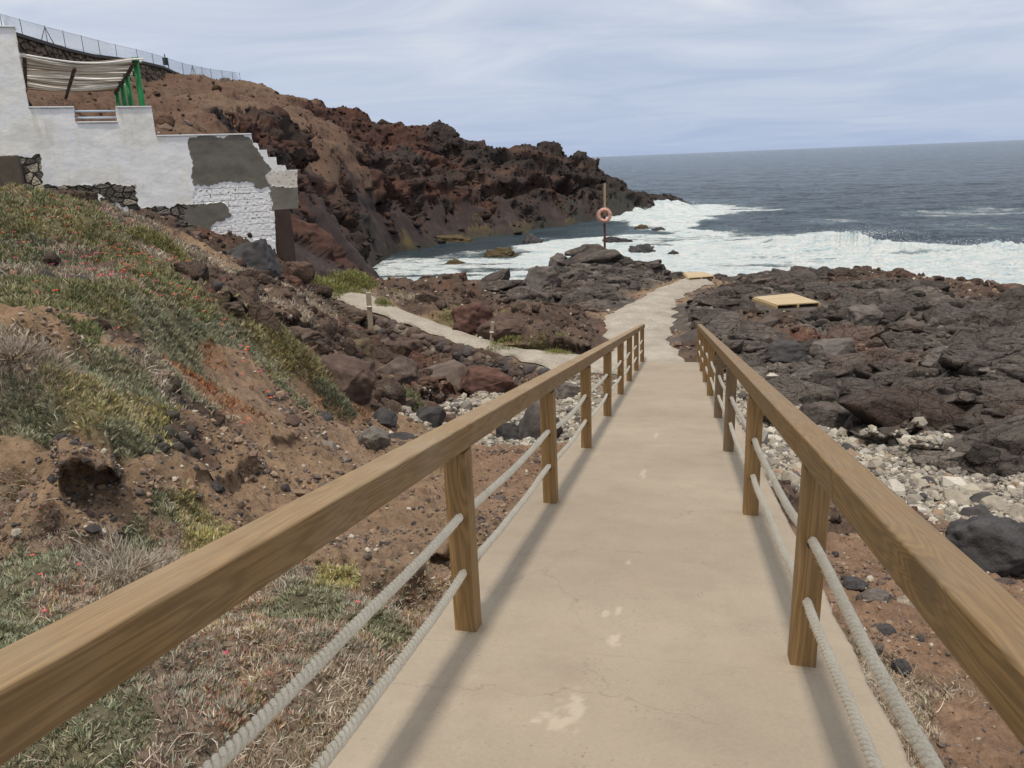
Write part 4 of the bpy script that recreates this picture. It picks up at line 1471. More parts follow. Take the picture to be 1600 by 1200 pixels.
def handrail(xin, sg, label, rmat, joints, py):
    xc = xin - sg * .05                      # centre line of posts; sg=+1 when the inner face looks to +x
    root = empty('handrail', (xc, 3.0, ramp_z(3.0)))
    tag(root, label, 'handrail', 'timber and rope handrails of the ramp')
    for i, yy in enumerate(py):
        o = bpy.data.objects.new('post', post_me2 if (sg < 0 and i in (4, 5)) else post_me); COL.objects.link(o); o.parent = root
        o.location = (random.uniform(-.006, .006), yy + .05 - 3.0, ramp_z(yy + .05) - ramp_z(3.0) - .015)
        o.rotation_euler = (random.uniform(-.006, .006), random.uniform(-.006, .006), random.uniform(-.03, .03))
    for a_, b_y in zip(joints[:-1], joints[1:]):
        Lh = (b_y - a_) / math.cos(SLP) - .003
        m_ = MB(); bm = m_.bm
        m_.box((0, 0, 0), (Lh, .107, .105), .008, None, 3)
        o = m_.build('rail', rmat, root, False)
        for p in o.data.polygons: p.use_smooth = min(abs(p.normal.x), 1) < .99 and max(abs(p.normal.y), abs(p.normal.z)) < .999
        ym = (a_ + b_y) / 2
        o.location = (0, ym - 3.0, ramp_z(ym) - ramp_z(3.0) + .938)
        o.rotation_euler = Matrix.Rotation(math.pi / 2, 3, 'Z').to_euler()
        d_ = Vector((0, math.cos(SLP), -math.sin(SLP)))
        z_ = Vector((0, math.sin(SLP), math.cos(SLP))); y_ = z_.cross(d_)
        o.rotation_euler = Matrix((d_, y_, z_)).transposed().to_euler()
    for h_ in (.574, .306):
        me = rope_mesh(xc, h_, py[0], py[-1] + .12, [p + .05 for p in py], int(h_ * 100) + (7 if sg > 0 else 3))
        me.transform(Matrix.Translation((-xc, -3.0, -ramp_z(3.0))))
        link('rope', me, rope_m, root)
    return root


handrail(-.862, 1, 'left timber handrail with two ropes, its beam greyer towards the far end', w_railL, [-2.4, 5.85, 12.6, 20.3], POSTY)
handrail(.475, -1, 'right timber handrail with two ropes, its beam crossed by several joints', w_railR, [-2.4, 2.36, 3.72, 7.3, 12.9, 20.5], [p + (-.05 if i < 4 else .1) for i, p in enumerate(POSTY)])

# ------------------------------------------------------------------ sea
sv = np.array([(-29.432, 75.414, 0.700), (-25.759, 72.697, 0.800), (-20.484, 67.972, 0.740), (-16.954, 65.788, 0.820), (-13.864, 62.043, 0.680), (-19.941, 62.318, 0.800), (-24.745, 66.249, 0.720), (-18.467, 74.405, 0.740), (-22.577, 79.924, 0.550), (-16.132, 69.731, 0.750), (-24.523, 74.962, 0.700), (-19.818, 72.204, 0.700), (-27.949, 83.398, 0.100), (-26.802, 89.574, 0.100), (-21.966, 88.870, 0.100), (-16.934, 79.295, 0.450), (-16.155, 60.481, 0.450), (-15.560, 79.142, 0.950), (-15.031, 87.860, 0.950), (-13.494, 92.354, 0.800), (-13.518, 71.680, 0.950), (-12.857, 78.841, 1.000), (-11.764, 90.683, 1.000), (-15.672, 107.482, 0.250), (-18.526, 103.536, 0.050), (-11.568, 102.118, 0.300), (-8.589, 105.914, 0.350), (-4.973, 100.773, 0.500), (-3.844, 92.859, 0.700), (-7.300, 89.975, 0.950), (-2.679, 80.313, 1.000), (-7.469, 83.731, 1.000), (-10.559, 81.275, 1.000), (-19.571, 91.922, 0.150), (-19.236, 118.698, 0.050), (-12.283, 116.880, 0.250), (-6.293, 127.194, 0.900), (-9.315, 142.809, 1.000), (-2.437, 132.767, 1.000), (1.707, 138.755, 1.000), (6.171, 145.207, 0.900), (9.149, 140.703, 0.800), (13.758, 145.552, 0.500), (15.976, 146.369, 0.100), (1.935, 160.208, 0.350), (-0.307, 113.750, 1.000), (3.291, 118.249, 0.100), (7.670, 117.004, 0.000), (11.892, 115.804, 0.150), (18.337, 113.972, 0.450), (17.494, 126.049, 0.000), (19.893, 113.530, 0.600), (22.768, 115.944, 0.100), (-1.073, 104.249, 1.000), (2.804, 99.187, 0.800), (6.187, 93.222, 0.700), (8.617, 97.221, 0.550), (4.650, 107.513, 0.350), (11.606, 92.239, 0.900), (9.088, 87.376, 0.950), (6.926, 84.663, 1.000), (1.108, 82.586, 1.000), (-0.755, 77.493, 1.000), (2.180, 74.766, 1.000), (8.016, 76.515, 1.000), (13.923, 78.286, 1.000), (18.769, 75.317, 1.000), (23.139, 72.641, 1.000), (27.817, 72.166, 1.000), (15.296, 86.391, 1.000), (19.902, 80.078, 1.000), (24.465, 76.999, 1.000), (27.914, 78.018, 1.000), (30.895, 73.966, 1.000), (2.017, 68.376, 1.000), (7.176, 67.991, 0.950), (12.117, 67.622, 1.000), (17.295, 69.121, 1.000), (20.878, 65.212, 1.000), (23.925, 62.737, 1.000), (4.879, 72.259, 0.800), (3.100, 85.220, 0.850), (12.682, 101.203, 0.100), (15.986, 98.844, 0.100), (21.838, 103.378, 0.000), (23.447, 94.979, 0.000), (25.299, 89.754, 0.000), (28.187, 89.230, 0.000), (31.969, 89.834, 0.000), (33.737, 88.222, 0.100), (36.544, 122.073, 0.600), (34.112, 119.250, 0.520), (44.283, 125.717, 0.600), (35.674, 109.044, 0.050), (33.153, 99.020, 0.550), (33.136, 103.221, 0.400), (35.992, 96.040, 0.250), (28.547, 116.417, 0.000), (27.144, 129.399, 0.050), (27.209, 104.720, 0.150), (39.215, 113.117, 0.000), (42.537, 112.090, 0.100), (48.475, 128.194, 0.100), (26.847, 154.590, 0.000), (38.901, 139.878, 0.050), (5.139, 190.538, 0.000), (18.484, 182.638, 0.000), (50.710, 209.577, 0.000), (71.956, 191.879, 0.000), (6.566, 246.348, 0.000), (45.519, 264.828, 0.000), (20.915, 151.522, 0.050), (48.865, 110.132, 0.100), (33.163, 73.714, 1.000), (75.383, 160.103, 0.000), (7.219, 109.775, 0.000)])
sa, sb = np.arctan2(sv[:, 0], sv[:, 1]), np.log(np.hypot(sv[:, 0], sv[:, 1]))
saz = np.radians(np.concatenate([np.arange(-60, -36, .4), np.arange(-36, 24, .075), np.arange(24, 50, .3)]))
srd = np.exp(np.concatenate([np.arange(math.log(36), math.log(230), .0021), np.arange(math.log(230), math.log(1500), .006), np.arange(math.log(1500), math.log(45000), .05)]))
SA, SR = np.meshgrid(saz, srd); sx = SR * np.sin(SA); sy = SR * np.cos(SA)
a, b = SA.ravel(), np.log(SR.ravel())
fx_, fy_ = sx.ravel(), sy.ravel()
wa = a + .012 * n2(fx_ / 7, fy_ / 7, 601) + .008 * n2(fx_ / 2.5, fy_ / 2.5, 602); wb = b + .03 * n2(fx_ / 9, fy_ / 9, 603) + .015 * n2(fx_ / 3, fy_ / 3, 604)
num = np.zeros(a.shape, F32); den = np.full(a.shape, 1e-9, F32)
for i in range(len(sv)):
    w = (((wa - sa[i]) ** 2 + (wb - sb[i]) ** 2 * 1.0) + 1e-5).astype(F32) ** -3.0
    num += w * sv[i, 2]; den += w
foam = num / den
foam = np.where(np.exp(b) > 260, 0, foam)
foam = foam - .30 * sstep(.05, .6, n2(fx_ / 7 + .3 * n2(fx_ / 2, fy_ / 2, 606), fy_ / 3.2, 605)) * sstep(.3, .8, foam)
# swell and chop
dd = np.exp(b)
fade = 1 / (1 + (dd / 900) ** 2)
hs = .28 * fbm(fx_ / 16, fy_ / 7, 610, 2) * fade + .16 * ridge(fx_ / 5.5, fy_ / 2.8, 611, 3) * (1 / (1 + (dd / 420) ** 2)) + .05 * fbm(fx_ / 1.3, fy_ / .9, 612, 3) * (1 / (1 + (dd / 160) ** 2))
calm = sstep(.0, 1.0, (b - math.log(75)) * 2 + (a + .1) * 3)
hs *= .35 + .65 * calm
# the breaking crest
CR = np.array([(-1.2, 88.29, 0), (0.0138, 88.29, 0), (0.0438, 88.29, 0.00), (0.0812, 89.84, 0.35), (0.1143, 87.15, 0.60), (0.1466, 87.66, 0.60), (0.1712, 85.27, 0.90), (0.1869, 84.51, 1.35), (0.2054, 82.72, 1.40), (0.2228, 80.44, 1.10), (0.2429, 80.71, 0.85), (0.2691, 79.72, 0.75), (0.3008, 79.90, 0.60), (0.3220, 79.88, 0.80), (0.3396, 80.33, 1.00), (0.3602, 80.56, 0.90), (0.3945, 79.64, 0.80), (0.4481, 80.79, 0.50)])
cD = np.interp(a, CR[:, 0], CR[:, 1]); cH = np.interp(a, CR[:, 0], CR[:, 2])
u_ = dd - cD - .5 * n2(a * 90, a * 0, 615)
cH = cH * (1 + .22 * n2(a * 160, a * 0 + 3, 616) + .15 * n2(a * 500, a * 0, 617))
prof = np.where(u_ < 0, np.exp(-(np.abs(u_) / 3.2) ** 1.4), np.exp(-(u_ / 1.6) ** 2))
hs = hs + cH * prof
crest = (cH > .05) * np.where(u_ < .8, 1, np.exp(-((u_ - .8) / .5) ** 2))
foam = np.where((dd < cD + .8) & (cH > .15), np.maximum(foam, prof * np.clip(cH * 1.5, 0, 1)), foam)
# splash mounds against the far point
for mx, my, rr_, hh_ in ((-6.870, 138.751, 5.000, 1.100), (-3.596, 137.588, 4.000, 1.000), (-8.077, 131.814, 3.500, 0.700), (0.115, 139.340, 3.000, 0.800), (-1.719, 119.673, 6.000, 0.500)):
    e = np.hypot(fx_ - mx, (fy_ - my)) / rr_; k = np.exp(-e ** 2)
    hs = hs + hh_ * k * (1 + .3 * n2(fx_ / 1.3, fy_ / 1.3, 620) + .15 * n2(fx_ / .5, fy_ / .5, 621)); foam = np.maximum(foam, np.clip(k * 2.2, 0, 1))
rough_f = foam * (.10 * ridge(fx_ / .9, fy_ / 1.3, 625, 3) + .05 * n2(fx_ / .3, fy_ / .3, 626)) * (dd < 230)
hs = hs + rough_f
idx = np.arange(a.size).reshape(SA.shape)
q = np.stack([idx[:-1, :-1], idx[1:, :-1], idx[1:, 1:], idx[:-1, 1:]], -1).reshape(-1, 4)[:, ::-1]
sm, t, b_ = mat('sea_water')
co = nd(t, 'ShaderNodeTexCoord').outputs['Object']
fo = nd(t, 'ShaderNodeAttribute', attribute_name='foam').outputs['Fac']
mpn = nd(t, 'ShaderNodeMapping'); mpn.inputs['Scale'].default_value = (.8, 1.5, 1); mpn.inputs['Rotation'].default_value = (0, 0, .15); t.links.new(co, mpn.inputs[0])
l1 = noise(t, mpn.outputs[0], .55, 10, .68, .6); l2 = noise(t, mpn.outputs[0], .16, 6, .6, .4); l3 = noise(t, mpn.outputs[0], 2.2, 6, .7, .5)
lace = math_(t, 'ADD', math_(t, 'MULTIPLY', l1, .55), math_(t, 'ADD', math_(t, 'MULTIPLY', l2, .2), math_(t, 'MULTIPLY', l3, .25)))
thr = math_(t, 'SUBTRACT', .88, math_(t, 'MULTIPLY', fo, .66))
mk = nd(t, 'ShaderNodeMapRange'); t.links.new(lace, mk.inputs[0]); t.links.new(math_(t, 'SUBTRACT', thr, .05), mk.inputs[1]); t.links.new(math_(t, 'ADD', thr, .07), mk.inputs[2])
fmk = mk.outputs[0]
dcol = mixc(t, l2, (.026, .046, .064), (.040, .064, .082))
shal = nd(t, 'ShaderNodeAttribute', attribute_name='shallow').outputs['Fac']
dcol = mixc(t, shal, dcol, (.040, .060, .055))
aer = math_(t, 'MULTIPLY', math_(t, 'MULTIPLY', fo, fo), .75)
dcol = mixc(t, aer, dcol, (.36, .52, .58))
ft = ramp(t, [(.40, (.56, .72, .78)), (.50, (.80, .87, .88)), (.58, (.90, .915, .91))]); t.links.new(math_(t, 'ADD', math_(t, 'MULTIPLY', l1, .6), math_(t, 'MULTIPLY', l3, .4)), ft.inputs[0])
t.links.new(mixc(t, fmk, dcol, ft.outputs[0]), b_.inputs['Base Color'])
rmx = nd(t, 'ShaderNodeMapRange'); t.links.new(fmk, rmx.inputs[0]); rmx.inputs[3].default_value = .16; rmx.inputs[4].default_value = .85; t.links.new(rmx.outputs[0], b_.inputs['Roughness'])
b_.inputs['IOR'].default_value = 1.33; b_.inputs['Specular IOR Level'].default_value = .5
w1 = noise(t, mpn.outputs[0], 1.1, 8, .68); w2 = noise(t, mpn.outputs[0], .22, 6, .62)
bb = bump(t, None, w2, 1.0, 2.6); bb = bump(t, None, w1, 1.0, .55, bb); bb = bump(t, None, math_(t, 'MULTIPLY', l3, fmk), .8, .5, bb); bump(t, b_, fmk, .4, .10, bb)
shl = sstep(95, 70, dd) * sstep(math.radians(2), math.radians(-6), a)
tag(link('sea', npmesh('sea', np.stack([fx_, fy_, hs], 1), q, True, None, {'foam': foam, 'shallow': shl}), sm), kind='structure')

# airborne spray: small drops thrown up by the breakers
rng = np.random.default_rng(5)
foam_m = simple('foam_white', (.86, .9, .91), .7, .06, 3, 0)


def ico(sub):
    bm = bmesh.new(); bmesh.ops.create_icosphere(bm, subdivisions=sub, radius=1); bm.verts.ensure_lookup_table()
    v = np.array([p.co[:] for p in bm.verts], F32); f = np.array([[q.index for q in p.verts] for p in bm.faces]); bm.free()
    return v, f


ICO1, ICO2, ICO3 = ico(1), ico(2), ico(3)


def scatter_mesh(name, P, S, rng, tpl=ICO1, squash=(1, 1, 1), jit=.35, col=None, smooth=False):
    v, f = tpl; n = len(P)
    A = rng.normal(0, 1, (n, 4)); A /= np.linalg.norm(A, axis=1)[:, None]
    w, x_, y_, z_ = A.T
    Rm = np.stack([1 - 2 * (y_ ** 2 + z_ ** 2), 2 * (x_ * y_ - z_ * w), 2 * (x_ * z_ + y_ * w), 2 * (x_ * y_ + z_ * w), 1 - 2 * (x_ ** 2 + z_ ** 2), 2 * (y_ * z_ - x_ * w),
                   2 * (x_ * z_ - y_ * w), 2 * (y_ * z_ + x_ * w), 1 - 2 * (x_ ** 2 + y_ ** 2)], -1).reshape(n, 3, 3)
    V = v[None] * (1 + rng.uniform(-jit, jit, (n, len(v), 1))) * rng.uniform(.7, 1.3, (n, 1, 3))
    V = np.einsum('nij,nkj->nki', Rm, V) * np.array(squash)
    V = (V * np.asarray(S).reshape(n, 1, -1) + P[:, None]).astype(F32)
    Fc = (f[None] + (np.arange(n) * len(v))[:, None, None]).reshape(-1, 3)
    c = None if col is None else np.repeat(col, len(v), 0)
    return npmesh(name, V.reshape(-1, 3), Fc, smooth, c)


SP = np.array([(15.872, 83.267, 1.200, 2.200, 0.350, 500.000), (17.082, 81.983, 1.300, 2.500, 0.400, 600.000), (14.720, 83.359, 0.900, 2.000, 0.300, 300.000), (18.011, 78.250, 1.000, 2.000, 0.250, 250.000), (20.184, 77.067, 0.800, 4.000, 0.200, 300.000), (23.673, 76.308, 0.600, 5.000, 0.200, 250.000), (26.742, 75.648, 0.900, 4.000, 0.200, 300.000), (28.054, 74.443, 0.900, 4.000, 0.200, 300.000), (-6.593, 133.097, 0.800, 2.200, 0.800, 1500.000), (-3.538, 135.058, 0.800, 2.500, 0.700, 1500.000), (0.098, 140.217, 0.800, 1.500, 0.800, 1500.000), (1.700, 139.232, 0.500, 1.500, 0.600, 700.000), (-8.825, 135.293, 0.500, 2.000, 0.600, 600.000)])   # x, y, z, spread, rise, count
PP = []
for x0, y0, z0, r0, h0, c0 in SP:
    c0 = int(c0); uu_ = rng.exponential(.33, c0)
    PP.append(np.stack([x0 + rng.normal(0, r0, c0), y0 + rng.normal(0, r0 * .5, c0), z0 + h0 * uu_], 1))
PP = np.concatenate(PP)
tag(link('sea_spray', scatter_mesh('sea_spray', PP, rng.uniform(.008, .024, len(PP)), rng), foam_m),
    'white spray thrown up along the breaking wave crests', 'spray', kind='stuff')


# ------------------------------------------------------------------ rocks
def rock_mesh(seed, dims, sub=5, planes=20, rough=.06, cut=.62, col=(.1, .085, .078), stain=None):
    v, f = ico(sub); r_g = np.random.default_rng(seed)
    v = v.astype(np.float64)
    for k in range(planes):
        n_ = r_g.normal(0, 1, 3); n_ /= np.linalg.norm(n_); c_ = cut + r_g.uniform(0, .25)
        d = v @ n_ - c_; v -= np.clip(d, 0, None)[:, None] * n_ * .985
    o = seed * 3.7
    d = rough * 1.5 * (ridge3(v[:, 0] * 1.2 + o, v[:, 1] * 1.2, v[:, 2] * 1.2, seed, 3) - .5) + rough * n3(v[:, 0] * 4 + o, v[:, 1] * 4, v[:, 2] * 4, seed + 5) \
        + rough * .5 * n3(v[:, 0] * 10 + o, v[:, 1] * 10, v[:, 2] * 10, seed + 6)
    v *= (1 + d)[:, None]
    q_ = n3(v[:, 0] * 2 + o, v[:, 1] * 2, v[:, 2] * 2, seed + 8)
    C_ = np.array(col)[None] * (1 + .5 * q_)[:, None]
    if stain is not None:
        k = (q_ > .12) & (v[:, 2] > -.2); C_[k] = stain
    v = v / (v.max(0) - v.min(0)) * np.array(dims)
    v[:, 2] -= v[:, 2].min()
    return npmesh('rock', v, f, True, np.clip(C_, .01, .9))


rock_m = simple('boulder_stone', (.1, .09, .08), .9, .45, 5, .9, .035, attr=True, fine=38)


def boulder(seed, gx_, gy_, w, d, h, col, label, name='boulder', cat='boulder', sink=.18, rz=None, rough=.07, planes=20, cut=.62, group=None, stain=None, tilt=(0, 0), zadd=0, sub=5):
    me = rock_mesh(seed, (w, d, h), sub, planes, rough, cut, col, stain)
    o = link(name, me, rock_m)
    o.location = (gx_, gy_, gzmin(gx_, gy_, w * .3) - h * sink + zadd + .25 * h * 0)
    o.rotation_euler = (tilt[0], tilt[1], rz if rz is not None else 0)
    tag(o, label, cat, group)
    return o


DK = (.055, .052, .054); BR = (.092, .062, .050); GY = (.125, .108, .098); RD_ = (.095, .05, .040); PALE = (.36, .32, .27)
SEA_ROCKS = []
boulder(101, 2.659, 6.922, 0.85, 0.68, 0.75, DK, 'big black pitted boulder on the pale cobbles beyond the right handrail', rough=0.12, sub=5)
boulder(102, 2.656, 20.209, 1.11, 0.88, 0.73, DK, 'dark round boulder just right of the right handrail, below the rock slabs', rough=0.1)
boulder(103, 3.757, 20.247, 1.22, 0.98, 0.68, GY, 'flat topped grey boulder beside the dark round one in the rock slabs', rough=0.06)
boulder(104, 5.384, 24.278, 1.13, 0.91, 0.75, GY, 'grey block on the rock slabs right of the larger timber platform')
boulder(105, -2.323, 12.514, 0.86, 0.69, 1.05, (.085, .075, .072), 'large dark pyramid shaped boulder seen through the left handrail', planes=8, cut=0.6, rough=0.04)
boulder(106, -2.818, 12.445, 0.47, 0.37, 0.53, DK, 'small dark boulder left of the large pyramid shaped one', rough=0.06)
boulder(107, -4.333, 12.678, 0.58, 0.46, 0.60, DK, 'dark smooth boulder with a pale top on the cobbles left of the handrail', rough=0.05)
boulder(108, -4.167, 13.417, 0.41, 0.33, 0.39, BR, 'brown stone leaning on the dark smooth boulder near the cobbles')
boulder(109, -2.502, 17.660, 0.70, 0.56, 0.53, GY, 'grey boulder at the foot of the side path wall behind the left handrail')
boulder(110, -5.505, 11.749, 1.20, 0.96, 1.10, BR, 'massive brown lava boulder below the marker post on the side path', rough=0.1, sub=5)
boulder(111, -7.528, 17.148, 0.92, 0.74, 0.77, (.13, .095, .06), 'tan topped block wedged between the massive brown boulder and the marker post')
boulder(112, -4.773, 11.624, 0.49, 0.39, 0.45, DK, 'dark blue grey stone below the red plants on the soil slope', rough=0.04)
boulder(113, -4.648, 9.295, 0.26, 0.21, 0.26, DK, 'small dark rounded stone with a white side, left of the red plants', rough=0.04)
boulder(114, -4.280, 9.781, 0.58, 0.29, 0.27, DK, 'long dark slab of stone lying on the soil slope behind the left handrail', rough=0.04)
boulder(115, -4.307, 10.937, 0.63, 0.31, 0.33, DK, 'dark wedge of stone tilted on the slope, touching the long dark slab', rough=0.04)
boulder(116, -3.926, 9.141, 0.48, 0.38, 0.36, (.14, .125, .11), 'dark stone with pale crust just above the left handrail on the slope')
boulder(117, -10.867, 18.533, 1.73, 1.39, 1.29, DK, 'large black overhanging boulder under the right end of the white building', rough=0.1, sub=5, sink=0.1)
boulder(118, -11.642, 18.451, 1.09, 0.88, 0.33, (.12, .11, .095), 'grey ledge rock directly below the patched wall of the white building', rough=0.1)
boulder(119, -10.990, 15.912, 0.81, 0.65, 0.25, (.13, .12, .10), 'crusty grey outcrop under the middle of the patched white wall', rough=0.1)
boulder(120, -5.853, 38.322, 1.20, 0.96, 1.66, GY, 'pointed grey rock pinnacle on the mound left of the lifebuoy pole', rough=0.12, planes=9, sink=0.1)
boulder(121, -5.797, 32.768, 1.70, 1.36, 1.37, GY, 'broad grey boulder at the foot of the pinnacle beside the cove', rough=0.1)
boulder(122, -6.166, 22.493, 1.43, 1.15, 1.21, RD_, 'craggy dark red lava lump on the cove side of the side path', rough=0.14, sub=5)
boulder(123, -5.054, 21.924, 1.80, 1.44, 0.99, BR, 'brown lava hump behind the white marker post', rough=0.12)
boulder(124, -5.477, 22.002, 0.87, 0.70, 0.61, (.12, .09, .075), 'brown rock with white bird stains on its crest behind the pale marker post', rough=0.12, stain=(0.62, 0.62, 0.6))
boulder(125, -5.811, 18.654, 2.16, 1.72, 1.20, (.12, .09, .075), 'broad smooth brown hump of lava below the side path wall', rough=0.06, sub=5)
boulder(126, -4.658, 18.115, 1.76, 0.88, 1.00, RD_, 'rough reddish lava ledge at the edge of the pale cobbles below the side path', rough=0.14, sub=5)
boulder(127, -6.296, 16.300, 1.17, 0.94, 0.84, (.105, .08, .068), 'brown boulder between the massive boulder and the smooth hump', rough=0.08)
boulder(128, -7.743, 21.248, 1.13, 0.91, 0.80, BR, 'brown block at the top of the gully under the side path')
boulder(129, 1.423, 5.371, 0.25, 0.20, 0.15, GY, 'flat grey stone on the red soil right of the ramp', planes=8, cut=0.55, rough=0.04)
boulder(130, 1.332, 5.595, 0.19, 0.15, 0.08, DK, 'small dark flake of rock beside the flat grey stone on the red soil', rough=0.04)
boulder(131, 1.657, 5.356, 0.18, 0.15, 0.10, (.26, .22, .17), 'pale tan stone on the red soil right of the flat grey stone')
boulder(132, 1.358, 4.813, 0.15, 0.12, 0.09, DK, 'dark stone in the dry grass at the ramp edge, below the flat grey stone')
boulder(133, 1.323, 4.333, 0.11, 0.09, 0.12, DK, 'black stone in the dry grass strip along the right ramp edge')
boulder(134, -1.969, 3.064, 0.09, 0.08, 0.12, (.045, .04, .04), 'black cindery chunk of lava lying on the leafy mat below the left handrail', rough=0.2)
boulder(135, -1.911, 4.297, 0.11, 0.09, 0.06, PALE, 'small white and grey stone on bare soil between rail and upper rope', rough=0.1)
boulder(136, -2.967, 4.267, 0.11, 0.09, 0.11, DK, 'lone dark stone on the eroded soil right of the hollow')
boulder(137, -2.943, 3.239, 0.07, 0.05, 0.02, (.45, .38, .28), 'small tan fragment beside the mouth of the soil hollow', name='stone', cat='stone')
boulder(138, -2.339, 8.021, 0.66, 0.53, 0.11, (.36, .31, .24), 'thin broken slab of pale crust on the red soil beside the cobbles', planes=6, rough=0.03, sink=0.2)
boulder(139, -6.672, 10.364, 0.67, 0.47, 0.31, (.095, .068, .052), 'flat brown ledge rock at the left end of the overhanging bank', rough=0.13, sink=0.12, planes=16)
boulder(140, -6.710, 11.281, 0.93, 0.65, 0.44, (.095, .068, .052), 'long flat brown ledge rock overhanging the green carpet of plants', rough=0.13, sink=0.12, planes=16)
boulder(141, -6.528, 12.157, 1.06, 0.74, 0.47, (.095, .068, .052), 'broad flat lava ledge near the middle of the overhanging bank', rough=0.13, sink=0.12, planes=16)
boulder(142, -7.381, 15.373, 1.16, 0.81, 0.55, (.095, .068, .052), 'brown lava ledge rock at the right end of the overhanging bank', rough=0.13, sink=0.12, planes=16)
boulder(143, -8.216, 12.572, 0.69, 0.48, 0.49, (.095, .068, .052), 'dark craggy rock among dead scrub above the overhanging bank', rough=0.13, sink=0.12, planes=16)
boulder(144, -7.823, 12.820, 0.82, 0.57, 0.44, (.095, .068, .052), 'brown craggy lump second from left on the rough bank', rough=0.13, sink=0.12, planes=16)
boulder(145, -8.055, 14.710, 1.06, 0.74, 0.43, (.095, .068, .052), 'low brown lava shelf on top of the rough bank', rough=0.13, sink=0.12, planes=16)
boulder(146, -10.592, 21.870, 1.36, 0.95, 0.49, (.095, .068, .052), 'low brown rock shelf beside the bend of the side path', rough=0.13, sink=0.12, planes=16)
boulder(147, -9.931, 22.110, 1.18, 0.83, 0.64, (.095, .068, .052), 'brown rock between the ledge and the tallest marker post', rough=0.13, sink=0.12, planes=16)
boulder(148, -3.590, 4.703, 0.14, 0.11, 0.14, (.06, .052, .045), 'dark lava stone in the small tumbled heap on the leafy bank left of the handrail', group='stones tumbled in a heap on the bank', name='stone', cat='stone', rough=0.1, sub=3)
boulder(149, -3.842, 5.271, 0.14, 0.11, 0.17, (.06, .052, .045), 'dark lava stone in the small tumbled heap on the leafy bank left of the handrail', group='stones tumbled in a heap on the bank', name='stone', cat='stone', rough=0.1, sub=3)
boulder(150, -3.542, 4.485, 0.11, 0.09, 0.10, (.06, .052, .045), 'dark lava stone in the small tumbled heap on the leafy bank left of the handrail', group='stones tumbled in a heap on the bank', name='stone', cat='stone', rough=0.1, sub=3)
boulder(151, -3.533, 4.774, 0.16, 0.13, 0.15, (.06, .052, .045), 'dark lava stone in the small tumbled heap on the leafy bank left of the handrail', group='stones tumbled in a heap on the bank', name='stone', cat='stone', rough=0.1, sub=3)
boulder(152, -3.713, 4.931, 0.11, 0.08, 0.12, (.06, .052, .045), 'dark lava stone in the small tumbled heap on the leafy bank left of the handrail', group='stones tumbled in a heap on the bank', name='stone', cat='stone', rough=0.1, sub=3)
boulder(153, -3.456, 4.756, 0.12, 0.10, 0.14, (.06, .052, .045), 'dark lava stone in the small tumbled heap on the leafy bank left of the handrail', group='stones tumbled in a heap on the bank', name='stone', cat='stone', rough=0.1, sub=3)
boulder(154, -3.468, 4.432, 0.13, 0.11, 0.10, (.06, .052, .045), 'dark lava stone in the small tumbled heap on the leafy bank left of the handrail', group='stones tumbled in a heap on the bank', name='stone', cat='stone', rough=0.1, sub=3)
boulder(155, -3.461, 4.585, 0.12, 0.09, 0.11, (.06, .052, .045), 'dark lava stone in the small tumbled heap on the leafy bank left of the handrail', group='stones tumbled in a heap on the bank', name='stone', cat='stone', rough=0.1, sub=3)
boulder(156, -3.579, 4.932, 0.10, 0.08, 0.13, (.06, .052, .045), 'dark lava stone in the small tumbled heap on the leafy bank left of the handrail', group='stones tumbled in a heap on the bank', name='stone', cat='stone', rough=0.1, sub=3)
boulder(157, -4.510, 5.329, 0.15, 0.11, 0.09, (.14, .115, .085), 'flat weathered stone in the ledge among the green plants', group='stones of the ledge on the green slope', name='stone', cat='stone', rough=0.08, sub=3)
boulder(158, -4.414, 5.375, 0.18, 0.12, 0.12, (.14, .115, .085), 'flat weathered stone in the ledge among the green plants', group='stones of the ledge on the green slope', name='stone', cat='stone', rough=0.08, sub=3)
boulder(159, -4.935, 5.970, 0.15, 0.10, 0.10, (.14, .115, .085), 'flat weathered stone in the ledge among the green plants', group='stones of the ledge on the green slope', name='stone', cat='stone', rough=0.08, sub=3)
boulder(160, -4.329, 5.364, 0.16, 0.11, 0.13, (.14, .115, .085), 'flat weathered stone in the ledge among the green plants', group='stones of the ledge on the green slope', name='stone', cat='stone', rough=0.08, sub=3)
boulder(161, -4.632, 5.840, 0.13, 0.09, 0.11, (.14, .115, .085), 'flat weathered stone in the ledge among the green plants', group='stones of the ledge on the green slope', name='stone', cat='stone', rough=0.08, sub=3)
boulder(162, -4.658, 5.417, 0.15, 0.10, 0.08, (.14, .115, .085), 'flat weathered stone in the ledge among the green plants', group='stones of the ledge on the green slope', name='stone', cat='stone', rough=0.08, sub=3)
boulder(163, -4.809, 5.921, 0.14, 0.10, 0.10, (.14, .115, .085), 'flat weathered stone in the ledge among the green plants', group='stones of the ledge on the green slope', name='stone', cat='stone', rough=0.08, sub=3)
boulder(164, -4.396, 5.597, 0.12, 0.08, 0.09, (.14, .115, .085), 'flat weathered stone in the ledge among the green plants', group='stones of the ledge on the green slope', name='stone', cat='stone', rough=0.08, sub=3)
boulder(165, -6.266, 6.881, 0.20, 0.16, 0.16, (.05, .045, .042), 'dark stone showing under the overhanging plants at the left', group='dark stones under the overhanging plants', name='stone', cat='stone', rough=0.08, sub=3)
boulder(166, -6.884, 7.767, 0.19, 0.15, 0.18, (.05, .045, .042), 'dark stone showing under the overhanging plants at the left', group='dark stones under the overhanging plants', name='stone', cat='stone', rough=0.08, sub=3)
boulder(167, -6.623, 7.151, 0.16, 0.13, 0.15, (.05, .045, .042), 'dark stone showing under the overhanging plants at the left', group='dark stones under the overhanging plants', name='stone', cat='stone', rough=0.08, sub=3)
